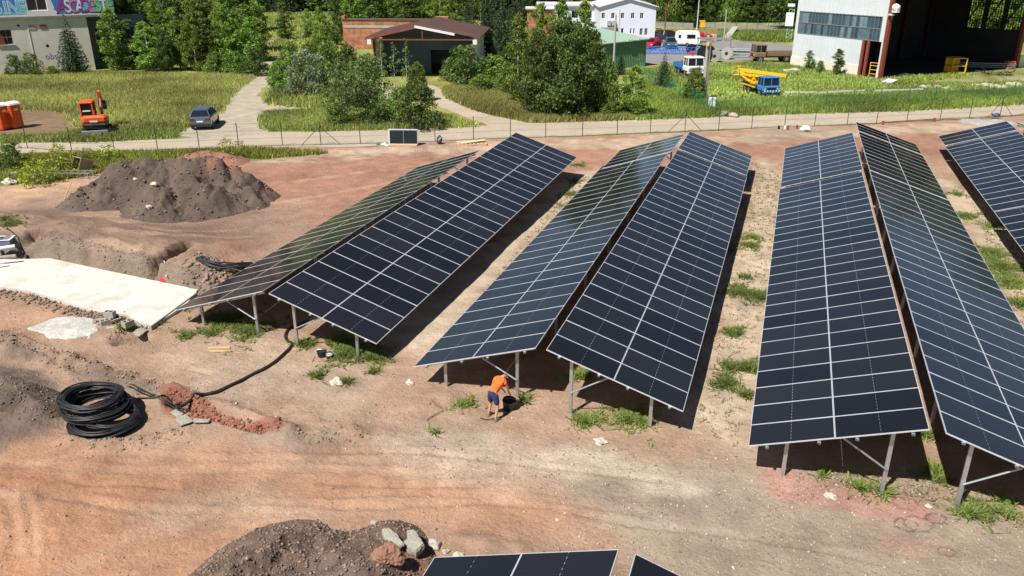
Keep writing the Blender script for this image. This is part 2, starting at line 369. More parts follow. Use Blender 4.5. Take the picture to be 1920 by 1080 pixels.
gx = axis_coords(-48, 22, 0.12, (-900, 700)); gy = axis_coords(8, 30, 0.09, (-60, 30)); gy = np.concatenate([gy[gy <= 30.001], axis_coords(30.15, 76, 0.16, (30.15, 1200))])
X, Y = np.meshgrid(gx, gy); X = X.ravel(); Y = Y.ravel(); Z = gz(X, Y)
# colour layer (earth types, each where it lies)
fx = [p.x for p in FENCE]; fy = [p.y for p in FENCE]
C = np.empty((len(X), 3)); C[:] = (0.30, 0.205, 0.142)
nz1 = fbm(X * 0.35, Y * 0.35, 5, 21); nz2 = fbm(X * 1.6, Y * 1.6, 4, 31)
def paint(pts, c, soft=1.0, amt=1.0, rag=1.2, line=None, seed=0):
    global C
    n_ = rag * (fbm(X * 0.5, Y * 0.5, 4, 40 + seed) + 0.5 * nz2)
    d = (line - seg_dist(X, Y, pts)) if line else sdist(X, Y, pts)
    k = (sstep(-soft, soft, d + n_) * amt)[:, None]; C = C * (1 - k) + np.array(c) * k
TAN = (0.40, 0.325, 0.235); RED = (0.275, 0.145, 0.098); ORA = (0.335, 0.19, 0.117); GREY = (0.25, 0.205, 0.155); DARK = (0.135, 0.105, 0.085); LIGHT = (0.42, 0.35, 0.27)
PINK = (0.36, 0.20, 0.155)
paint(GP((330, 300), (880, 270), (1400, 252), (2000, 222), (2000, 300), (1700, 300), (1440, 300), (1100, 330), (880, 330), (520, 470), (430, 500), (380, 460)), RED, 2.5, 0.85, 2.0)
paint(GP((340, 292), (880, 272), (1400, 250), (2000, 222), (2000, 238), (1440, 262), (900, 288), (500, 300)), TAN, 1.2, 0.7, 2.5, seed=3)
paint(GP((1440, 238), (1600, 240), (1500, 262), (1440, 275), (1380, 262)), GREY, 1.0, 0.6, 1.5, seed=4)
for pts in (((700, 620), (1090, 320), (1180, 320), (1040, 420), (800, 680)), ((1300, 790), (1400, 400), (1420, 300), (1480, 330), (1400, 840), (1380, 860)), ((1760, 330), (1850, 480), (1960, 760), (1960, 500), (1850, 380))):
    paint(GP(*pts), TAN, 0.8, 0.9, 1.0, seed=5)
paint(GP((-100, 690), (130, 830), (480, 848), (900, 885), (1120, 950), (1000, 1030), (800, 985), (560, 975), (430, 1050), (300, 1110), (-200, 1200)), ORA, 0.9, 0.9, 1.0, seed=6)
paint(GP((-100, 840), (200, 870), (330, 900), (250, 1000), (60, 1100), (-100, 1100)), (0.35, 0.18, 0.10), 1.0, 0.7, 1.0, seed=16)
paint(GP((330, 930), (520, 900), (560, 950), (380, 985), (250, 985)), GREY, 0.6, 0.55, 0.8, seed=7)
paint(GP((880, 820), (1250, 860), (1500, 870), (2000, 930), (2000, 1160), (1300, 1160), (1150, 1000), (1000, 900)), (0.285, 0.235, 0.175), 0.8, 0.8, 1.4, seed=8)
paint(GP((1100, 900), (1350, 900), (1420, 960), (1250, 1000), (1120, 960)), GREY, 0.5, 0.6, 0.9, seed=9)
paint(GP((1440, 880), (1520, 900), (1740, 950), (1760, 985), (1600, 965), (1450, 930)), PINK, 0.35, 0.85, 0.6, seed=10)
paint(GP((1660, 1000), (1760, 1020), (1740, 1060), (1640, 1040)), PINK, 0.4, 0.5, 0.6, seed=18)
paint(GP((700, 820), (800, 790), (1000, 820), (1150, 860), (980, 900), (760, 880)), LIGHT, 0.6, 0.5, 1.0, seed=11)
paint(GP((1130, 850), (1250, 890), (1330, 930), (1250, 930), (1150, 890)), LIGHT, 0.3, 0.6, 0.5, seed=12)
paint(GP((380, 620), (560, 640), (700, 700), (640, 780), (420, 740), (300, 680)), (0.34, 0.255, 0.185), 0.7, 0.8, 1.0, seed=13)
paint(GP((250, 440), (120, 400), (60, 380), (0, 400), (60, 470), (330, 500), (500, 450), (520, 380)), (0.185, 0.125, 0.092), 1.2, 0.9, 1.4, seed=14)
paint(GP((420, 420), (560, 380), (600, 420), (500, 470)), (0.24, 0.18, 0.13), 1.0, 0.6, 1.4, seed=24)
paint(GP((0, 345), (110, 320), (180, 345), (60, 370), (-60, 375)), (0.40, 0.26, 0.16), 0.6, 0.8, 0.8, seed=15)
paint(GP((0, 630), (110, 670), (220, 700), (300, 725), (330, 745), (260, 750), (120, 705), (0, 662)), DARK, 0.25, 0.8, 0.6, seed=17)
paint(GP((-80, 690), (40, 680), (110, 720), (130, 800), (60, 830), (-80, 850)), DARK, 0.4, 0.9, 0.8, seed=19)
paint(GP((308, 738), (360, 742), (440, 775), (530, 800), (528, 822), (440, 805), (340, 775)), (0.215, 0.088, 0.058), 0.12, 0.9, 0.45, seed=20)
paint(GP((430, 795), (560, 820), (650, 815), (560, 845), (470, 830)), GREY, 0.3, 0.6, 0.6, seed=23)
paint(GP((0, 560), (130, 580), (180, 610), (60, 640), (0, 620)), (0.33, 0.20, 0.13), 0.3, 0.8, 0.5, seed=25)
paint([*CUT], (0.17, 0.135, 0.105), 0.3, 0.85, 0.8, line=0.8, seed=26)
paint(GP((1380, 560), (1420, 555), (1410, 600), (1375, 605)), GREY, 0.2, 0.7, 0.4, seed=27)
for r in RUTD: paint(r, (0.42, 0.29, 0.20), 0.18, 0.28, 0.3, line=0.3, seed=28)
# thin weeds tinting the strips
past = sstep(-0.3, 0.6, Y - np.interp(X, fx, fy) + 0.0)
gr = np.array((0.215, 0.235, 0.07))[None, :] * (1 + 0.5 * nz1[:, None]) + np.array((0.09, 0.035, 0.015)) * np.clip(nz2 * 0.9 + fbm(X * 0.12, Y * 0.12, 3, 77) * 1.6, 0, 1)[:, None]
C = C * (1 - past[:, None]) + gr * past[:, None]
paint(GP((-60, 215), (60, 200), (130, 205), (160, 235), (100, 262), (-60, 270)), (0.20, 0.125, 0.085), 1.5, 0.9, 2.5, seed=29)
paint(GP((230, 215), (330, 218), (350, 235), (240, 240)), (0.24, 0.17, 0.10), 1.0, 0.6, 2.0, seed=30)
paint(GP((280, 160), (400, 165), (420, 185), (300, 180)), (0.25, 0.15, 0.09), 2.0, 0.6, 3.0, seed=32)
paint(GP((1500, 170), (1700, 160), (2100, 130), (2100, 150), (1800, 162), (1640, 172)), (0.36, 0.31, 0.22), 1.0, 0.8, 2.5, seed=33)
paint(GP((-400, 296), (0, 296), (300, 286), (480, 284), (600, 290), (480, 300), (330, 300), (200, 312), (80, 345), (-100, 350), (-400, 350)), (0.14, 0.16, 0.045), 0.5, 0.9, 1.0, seed=34)
site = (1 - past)[:, None]; C *= 1 + site * (np.array((1.17, 1.16, 1.17)) - 1)
C *= (1 + 0.22 * nz1 + 0.18 * nz2)[:, None]; C = np.clip(C, 0.01, 0.9)
nx, ny = len(gx), len(gy)
me = bpy.data.meshes.new('ground'); me.vertices.add(nx * ny); me.vertices.foreach_set('co', np.stack([X, Y, Z], 1).ravel())
I = np.arange(nx * ny).reshape(ny, nx); Q = np.stack([I[:-1, :-1], I[:-1, 1:], I[1:, 1:], I[1:, :-1]], -1).reshape(-1, 4)
me.loops.add(Q.size); me.loops.foreach_set('vertex_index', Q.ravel()); me.polygons.add(len(Q)); me.polygons.foreach_set('loop_start', np.arange(0, Q.size, 4))
me.update(calc_edges=True); me.validate()
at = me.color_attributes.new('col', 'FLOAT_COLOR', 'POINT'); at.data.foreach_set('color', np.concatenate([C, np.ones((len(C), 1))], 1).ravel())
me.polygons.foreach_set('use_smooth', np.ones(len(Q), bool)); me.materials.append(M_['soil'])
go = bpy.data.objects.new('ground', me); col.objects.link(go); go['kind'] = 'structure'
ZG = Z.reshape(ny, nx)
def gz(x, y):
    """relief read back from the finished ground grid"""
    x = np.asarray(x, float); y = np.asarray(y, float)
    i = np.clip(np.searchsorted(gx, x) - 1, 0, nx - 2); j = np.clip(np.searchsorted(gy, y) - 1, 0, ny - 2)
    a = np.clip((x - gx[i]) / (gx[i + 1] - gx[i]), 0, 1); b = np.clip((y - gy[j]) / (gy[j + 1] - gy[j]), 0, 1)
    return (ZG[j, i] * (1 - a) + ZG[j, i + 1] * a) * (1 - b) + (ZG[j + 1, i] * (1 - a) + ZG[j + 1, i + 1] * a) * b
# ---------------------------------------------------------------- roads as thin sheets on the flat land past the fence
def sheet(name, pts, z, material, jit=0.25, step=0.9, seed=1):
    pts = [Vector((p.x, p.y)) for p in pts]; out = []
    n = len(pts)
    for i in range(n):
        a, b = pts[i], pts[(i + 1) % n]; L = (b - a).length; k = max(1, int(L / step)) if L < 200 else 1
        nn = Vector((-(b - a).y, (b - a).x)).normalized()
        for j in range(k):
            p = a + (b - a) * (j / k); q = p + nn * (jit * 2 * float(fbm(np.array([p.x * 0.5]), np.array([p.y * 0.5]), 4, seed)[0])); out.append((q.x, q.y))
    mb = MB(); nrm = 0
    for i in range(len(out)):
        a, b = out[i], out[(i + 1) % len(out)]; nrm += a[0] * b[1] - a[1] * b[0]
    if nrm < 0: out = out[::-1]
    me = bpy.data.meshes.new(name)
    import mathutils
    tris = mathutils.geometry.tessellate_polygon([[Vector((p[0], p[1], 0)) for p in out]])
    mb.add([(p[0], p[1], z) for p in out], [t for t in tris])
    o = mb.build(name, material); 
    for p in o.data.polygons:
        if p.normal.z < 0: p.flip()
    setp(o, kind='structure'); return o
M_['road'] = mat('pale_gravel_road', (0.40, 0.335, 0.255), 0.95, 0, 0.16, 0.5, bump=0.35, bscale=14, dirt=(0.33, 0.26, 0.18), dscale=0.25, dth=0.52)
M_['track'] = mat('gravel_track', (0.36, 0.31, 0.235), 0.95, 0, 0.25, 0.9, bump=0.6, bscale=9, dirt=(0.22, 0.19, 0.10), dscale=0.35, dth=0.55)
M_['asph'] = mat('worn_asphalt', (0.21, 0.205, 0.20), 0.9, 0, 0.15, 0.4, dirt=(0.30, 0.28, 0.25), dscale=0.15, dth=0.55)
near_edge = ((-700, 314), (-200, 294), (0, 288), (200, 282), (430, 277), (700, 274), (960, 259), (1200, 249), (1440, 240), (1600, 232), (1760, 222), (1920, 214), (2200, 196))
far_edge = ((2200, 176), (1920, 196), (1760, 204), (1600, 209), (1440, 216), (1300, 220), (1150, 226), (1000, 231), (960, 228), (900, 238), (820, 241), (600, 247), (500, 248), (440, 249), (380, 258), (240, 264), (0, 269), (-200, 272), (-700, 285))
sheet('road', GP(*near_edge, *far_edge), 0.008, M_['road'], 0.25)
sheet('gravel_track', GP((380, 262), (500, 250), (520, 238), (488, 225), (486, 208), (600, 207), (604, 194), (490, 192), (486, 182), (500, 150), (515, 120), (490, 100), (478, 92), (505, 80), (530, 72), (520, 66), (470, 82), (455, 100), (490, 120), (482, 145), (450, 165), (432, 190), (405, 225), (350, 240), (330, 252)), 0.012, M_['track'], 0.5, seed=4)
sheet('path', GP((830, 243), (900, 240), (1000, 232), (950, 224), (905, 212), (860, 198), (832, 180), (815, 160), (770, 155), (720, 172), (670, 178), (690, 190), (780, 186), (812, 178), (822, 198), (858, 214), (898, 226), (915, 236)), 0.014, M_['road'], 0.35, seed=6)
sheet('yard', GP((1205, 124), (1260, 118), (1330, 116), (1420, 112), (1475, 108), (1500, 100), (1500, 86), (1440, 80), (1360, 77), (1290, 72), (1200, 70), (1150, 75), (1130, 100)), 0.010, M_['asph'], 0.5, seed=8)
sheet('back_road', GP((1230, 50), (1300, 52), (1400, 55), (1500, 56), (1560, 56), (1560, 48), (1400, 47), (1230, 43)), 0.010, M_['asph'], 0.2, seed=9)
# ================================================================ SOLAR TABLES
TILT = 0.31319; SLOPE = 4.576; PITCH = 1.154
def panel_mat():
    mt, nt, b = new_mat('solar_cells'); L = nt.links
    tc = nt.nodes.new('ShaderNodeTexCoord'); sp = nt.nodes.new('ShaderNodeSeparateXYZ'); L.new(tc.outputs['Object'], sp.inputs[0])
    def math_(op, a, b_=None):
        n = nt.nodes.new('ShaderNodeMath'); n.operation = op
        for i, q in enumerate((a, b_)):
            if q is None: continue
            if isinstance(q, (int, float)): n.inputs[i].default_value = q
            else: L.new(q, n.inputs[i])
        return n.outputs[0]
    ax = math_('ABSOLUTE', sp.outputs[0]); yy = sp.outputs[1]
    def stripes(src, period, w):
        f = math_('FRACT', math_('ADD', math_('DIVIDE', src, period), 500.5)); return math_('LESS_THAN', math_('ABSOLUTE', math_('SUBTRACT', f, 0.5)), w / period / 2)
    bus = stripes(yy, 0.0182, 0.0018); cellx = stripes(yy, 0.182, 0.004); celly = stripes(sp.outputs[0], 0.0925, 0.003)
    # light backsheet showing as a broken line across the middle, with a dot at each cell corner
    mid = math_('LESS_THAN', ax, 0.008); dash = math_('LESS_THAN', math_('ABSOLUTE', math_('SUBTRACT', math_('FRACT', math_('ADD', math_('DIVIDE', yy, 0.182), 500.5)), 0.5)), 0.15)
    middash = math_('MULTIPLY', mid, dash)
    oi = nt.nodes.new('ShaderNodeObjectInfo'); r = nt.nodes.new('ShaderNodeMapRange'); r.inputs['To Min'].default_value = 0.7; r.inputs['To Max'].default_value = 1.5; L.new(oi.outputs['Random'], r.inputs['Value'])
    def mix(f, a, b_):
        n = nt.nodes.new('ShaderNodeMix'); n.data_type = 'RGBA'; L.new(f, n.inputs[0])
        for i, q in ((6, a), (7, b_)):
            if isinstance(q, tuple): n.inputs[i].default_value = (*q, 1)
            else: L.new(q, n.inputs[i])
        return n.outputs[2]
    c = mix(bus, (0.0095, 0.0095, 0.0105), (0.020, 0.020, 0.022)); lines = math_('MAXIMUM', cellx, celly); c = mix(lines, c, (0.023, 0.024, 0.029)); c = mix(mid, c, (0.03, 0.033, 0.045)); c = mix(middash, c, (0.20, 0.21, 0.24))
    s = nt.nodes.new('ShaderNodeVectorMath'); s.operation = 'SCALE'; L.new(c, s.inputs[0]); L.new(r.outputs[0], s.inputs['Scale']); L.new(s.outputs[0], b.inputs['Base Color'])
    nz = nt.nodes.new('ShaderNodeTexNoise'); nz.inputs['Scale'].default_value = 1.5; nz.inputs['Detail'].default_value = 5; L.new(tc.outputs['Object'], nz.inputs['Vector'])
    rr = nt.nodes.new('ShaderNodeMapRange'); rr.inputs['To Min'].default_value = 0.07; rr.inputs['To Max'].default_value = 0.16; L.new(nz.outputs['Fac'], rr.inputs['Value']); L.new(rr.outputs[0], b.inputs['Roughness'])
    b.inputs['IOR'].default_value = 1.66
    return mt
M_['cells'] = panel_mat(); M_['alu'] = mat('aluminium_frame', (0.66, 0.69, 0.73), 0.42, 0.35, 0.05, 2); M_['back'] = mat('white_backsheet', (0.6, 0.6, 0.6), 0.6)
def module_mesh():
    mb = MB(); a, b, f = 2.282 / 2, 1.149 / 2, 0.018
    # frame ring (top lip) and sides
    o = [(-a, -b), (a, -b), (a, b), (-a, b)]; i_ = [(-a + f, -b + f), (a - f, -b + f), (a - f, b - f), (-a + f, b - f)]
    V = [(x, y, 0.035) for x, y in o] + [(x, y, 0.035) for x, y in i_] + [(x, y, 0) for x, y in o] + [(x, y, 0.030) for x, y in i_]
    Fc = [(k, (k + 1) % 4, 4 + (k + 1) % 4, 4 + k) for k in range(4)] + [(k, 8 + k, 8 + (k + 1) % 4, (k + 1) % 4) for k in range(4)] + [(4 + k, 4 + (k + 1) % 4, 12 + (k + 1) % 4, 12 + k) for k in range(4)]
    mb.add(V, Fc, 0)
    mb.add([(x, y, 0.030) for x, y in i_], [(0, 1, 2, 3)], 1); mb.add([(x, y, 0.024) for x, y in i_], [(3, 2, 1, 0)], 2)
    mb.add([(x, y, 0.001) for x, y in o] + [(x * 0.975, y * 0.95, 0.001) for x, y in o], [(k, 4 + k, 4 + (k + 1) % 4, (k + 1) % 4) for k in range(4)], 0)
    me = bpy.data.meshes.new('solar_panel'); me.from_pydata(mb.v, [], mb.f)
    for q in (M_['alu'], M_['cells'], M_['back']): me.materials.append(q)
    me.polygons.foreach_set('material_index', mb.m); me.update(); return me
MOD = module_mesh()
def c_profile(mb, a, b, w=0.10, d=0.06, t=0.006, flip=1):
    """thin C section from a to b"""
    a = Vector(a); b = Vector(b); tt = (b - a).normalized(); ref = Vector((0, 1, 0)) if abs(tt.y) < 0.9 else Vector((1, 0, 0))
    x = ref.cross(tt).normalized(); y = tt.cross(x)
    for (cx, cy, sx, sy) in ((0, 0, w, t), (-w / 2, flip * d / 2, t, d), (w / 2, flip * d / 2, t, d), (-w / 2 + 0.012, flip * d, 0.024, t), (w / 2 - 0.012, flip * d, 0.024, t)):
        V = []
        for p in (a, b):
            for (qx, qy) in ((-1, -1), (1, -1), (1, 1), (-1, 1)): V.append(p + x * (cx + qx * sx / 2) + y * (cy + qy * sy / 2))
        mb.add(V, [(3, 2, 1, 0), (4, 5, 6, 7), (0, 1, 5, 4), (1, 2, 6, 5), (2, 3, 7, 6), (3, 0, 4, 7)])
_sh = {}
def solar_table(x, y, z, grade, sgn, rows, label, group, first_bay=0.35, bays=None):
    root = thing('solar_table', label, 'solar array', (x, y, 0), 0, group)
    ct, st, cg, sg = math.cos(TILT), math.sin(TILT), math.cos(grade), math.sin(grade)
    Yv = Vector((0, cg, sg)); Xv = Vector((sgn * ct, 0, -st)); Xv = (Xv - Yv * Xv.dot(Yv)).normalized(); Nn = Xv.cross(Yv)
    if Nn.z < 0: Nn = -Nn
    Yl = Nn.cross(Xv)
    def P(s, k, n=0.0): return Vector((0, 0, z)) + Xv * (s * SLOPE) + Yv * (k * PITCH) + Nn * n
    rr = random.Random(int(x * 100) + rows)
    for k in range(rows):
        for i in (0, 1):
            o = bpy.data.objects.new('solar_panel', MOD); col.objects.link(o); o.parent = root
            c = P(0.25 + 0.5 * i, k + 0.5, -0.035); c += Xv * ((-1, 1)[i] * 0.0)
            R3 = Matrix((Xv, Yl, Nn)).transposed()
            R3 = R3 @ Matrix.Rotation(rr.gauss(0, 0.0022), 3, 'X') @ Matrix.Rotation(rr.gauss(0, 0.0015), 3, 'Y')
            o.matrix_local = Matrix.Translation(c) @ R3.to_4x4()
    L_ = rows * PITCH
    for s in (0.095, 0.39, 0.60, 0.90):
        mb = MB(); a = P(s, -0.06, -0.075); b = P(s, rows + 0.06, -0.075); c_profile(mb, a, b, 0.045, 0.075)
        mb.build('purlin', M_['galv'], root)
    nb = bays or max(2, int(round((L_ - 0.7) / 4.7)) + 1)
    for j in range(nb):
        yy = first_bay + (L_ - 2 * first_bay) * j / (nb - 1) if nb > 1 else L_ / 2
        k = yy / PITCH; si, so_ = 0.185, 0.78
        pi_, po_ = P(si, k, -0.22), P(so_, k, -0.22)
        for s, p in ((si, pi_), (so_, po_)):
            gzv = g1(x + p.x, y + p.y); mb = MB(); c_profile(mb, (p.x, p.y, gzv - 0.3), (p.x, p.y, p.z + 0.06), 0.10, 0.07, flip=1); mb.build('leg', M_['galv'], root)
        mb = MB(); c_profile(mb, P(0.055, k, -0.17), P(0.945, k, -0.17), 0.06, 0.10); mb.build('rafter', M_['galv'], root)
        gi = g1(x + pi_.x, y + pi_.y); mb = MB(); mb.tube([(pi_.x, pi_.y - 0.05, gi + 0.42 * (pi_.z - gi)), P(0.46, k, -0.2) + Vector((0, -0.05, 0))], 0.028, 6); mb.build('brace', M_['galv'], root)
    return root
gA = 'solar tables standing in ridge pairs'
solar_table(-18.021, 23.573, 2.084, 0.0245, -1, 20, 'solar table beside the white slab, leftmost and steeply foreshortened, dark greenish panels facing left', gA)
solar_table(-17.421, 23.137, 2.248, 0.0189, 1, 25, 'black solar table sloping right, right half of the leftmost ridge pair', gA)
solar_table(-6.713, 22.014, 2.225, 0.0139, -1, 25, 'long solar table mirroring pale blue sky, above the crouching worker', gA)
solar_table(-6.524, 49.913, 2.70, -0.004, -1, 5, 'short five-row greenish solar table behind the sky-mirroring one, near the road', gA)
solar_table(-6.264, 21.693, 2.389, 0.0102, 1, 25, 'long dark solar table right of the worker, right half of the middle ridge pair', gA)
solar_table(-6.307, 51.116, 2.649, -0.0036, 1, 5, 'short five-row blue solar table at the far end of the middle ridge pair', gA)
solar_table(4.423, 20.229, 2.50, -0.0013, -1, 25, 'broad slate blue solar table facing left, nearest the lower right of the photo', gA)
solar_table(4.465, 49.34, 2.528, -0.0042, -1, 10, 'ten-row bright blue solar table behind the broad slate blue one', gA)
solar_table(4.798, 20.181, 2.499, 0.0027, 1, 25, 'dark indigo solar table running off the lower right, right half of its ridge pair', gA)
solar_table(4.829, 49.48, 2.522, 0.003, 1, 10, 'ten-row nearly black solar table behind the indigo one', gA)
solar_table(4.874, 61.68, 2.501, 0, 1, 3, 'three-row black solar table, highest point of its ridge, nearest the roadside fence', gA)
solar_table(15.447, 18.62, 2.556, 0.0, -1, 25, 'solar table at the right edge whose near end leaves the photo', gA, bays=7)
solar_table(15.447, 47.651, 2.558, -0.0026, -1, 15, 'fifteen-row blue solar table at the right edge of the photo', gA)
solar_table(15.446, 65.026, 2.581, 0, -1, 3, 'three-row dark solar table at the top right corner of the array field', gA)
solar_table(15.95, 65.1, 2.581, 0, 1, 3, 'three-row solar table sloping away behind the top right ridge', gA)
solar_table(15.95, 47.7, 2.558, 0, 1, 15, 'solar table sloping away behind the fifteen-row blue one', gA)
solar_table(-2.293, 13.780 - 8 * PITCH, 2.016, 0.0, -1, 8, 'solar table cut off by the bottom edge of the photo, left of the gap', gA, bays=3)
solar_table(-1.943, 13.773 - 8 * PITCH, 2.007, 0.0, 1, 8, 'small corner of solar table at the bottom edge, right of the gap', gA, bays=3)
# ================================================================ TREES
def leaf_cloud(name, clumps, per, size, cols, rs, droop=0.0, up=0.35):
    """clumps: (x,y,z,r,light). many small leaf-sized faces spread through the crown's volume"""
    rg = np.random.default_rng(rs); Vs = []; Cs = []
    cols = np.array(cols) * 1.8
    for (cx, cy, cz, r, lt) in clumps:
        n = max(4, int(per * (r ** 1.6)))
        d = rg.normal(size=(n, 3)); d /= np.linalg.norm(d, axis=1)[:, None]; rad = r * rg.random(n) ** 0.42
        p = d * rad[:, None] * np.array([1, 1, 0.8]) + np.array([cx, cy, cz]); p[:, 2] -= droop * rad
        nrm = rg.normal(size=(n, 3)) + d * 0.8 + np.array([0, 0, up]); nrm /= np.linalg.norm(nrm, axis=1)[:, None]
        a = np.cross(nrm, rg.normal(size=(n, 3))); a /= np.linalg.norm(a, axis=1)[:, None]; b = np.cross(nrm, a)
        s = (size * (0.6 + 0.8 * rg.random(n)))[:, None]
        q = np.stack([p - a * s, p - b * s * 0.55, p + a * s, p + b * s * 0.55], 1)
        Vs.append(q.reshape(-1, 3))
        c = cols[rg.integers(0, len(cols), n)] * (lt * (0.7 + 0.6 * rg.random(n)))[:, None]; Cs.append(np.repeat(c, 4, 0))
    V = np.concatenate(Vs); Cc = np.concatenate(Cs); n = len(V) // 4
    me = bpy.data.meshes.new(name); me.vertices.add(len(V)); me.vertices.foreach_set('co', V.astype(np.float32).ravel()); me.loops.add(len(V)); me.loops.foreach_set('vertex_index', np.arange(len(V)))
    me.polygons.add(n); me.polygons.foreach_set('loop_start', np.arange(0, 4 * n, 4)); me.update(calc_edges=True)
    at = me.color_attributes.new('col', 'FLOAT_COLOR', 'CORNER'); at.data.foreach_set('color', np.concatenate([np.clip(Cc, 0.004, 1), np.ones((len(Cc), 1))], 1).astype(np.float32).ravel())
    me.materials.append(M_['leaf']); return me
def trunk_mesh(name, H, r0, limbs, material, rs, lean=0.02, stems=1):
    r = random.Random(rs); mb = MB()
    for s_ in range(stems):
        dx, dy = (0, 0) if stems == 1 else (r.uniform(-.5, .5), r.uniform(-.5, .5)); bx, by = dx * 0.3, dy * 0.3
        pts = [Vector((bx + dx * t * H * 0.25 + r.uniform(-1, 1) * lean * H * t, by + dy * t * H * 0.25 + r.uniform(-1, 1) * lean * H * t, t * H * (1 if s_ == 0 else r.uniform(.7, .95)))) for t in (0, .2, .4, .6, .8, .96)]
        mb.tube(pts, [r0 * k / (1 if stems == 1 else 1.6) for k in (1.25, .9, .7, .5, .28, .06)], 7)
        for z, R, a in limbs:
            if stems > 1 and r.random() < .5: continue
            k = z / H; i = min(4, int(k / .2)); base = pts[i].lerp(pts[i + 1], min(1, max(0, (k - .2 * i) / .2)))
            e = base + Vector((math.cos(a) * R, math.sin(a) * R, R * r.uniform(.25, .8))); mid = base.lerp(e, .5) + Vector((0, 0, .1 * R))
            mb.tube([base, mid, e], [r0 * .32 * (1 - k * .6), r0 * .2 * (1 - k * .6), r0 * .05], 5)
    me = mb.build(name, material); dat = me.data; bpy.data.objects.remove(me); return dat
def crown_clumps(H, z0, prof, n, rc, r, flat=1.0, lum=(0.65, 1.3)):
    out = []; limbs = []
    for i in range(n):
        t = (i + r.random()) / n; z = z0 + (H - z0) * t; R = prof(t); a = r.uniform(0, 2 * PI); q = R * (r.random() ** 0.45)
        out.append((math.cos(a) * q, math.sin(a) * q, z, rc * r.uniform(.6, 1.25) * (1 - .35 * t), r.uniform(*lum)))
        if i % 4 == 0: limbs.append((z * 0.85, q * .9, a))
    return out, limbs
PROTO = {}
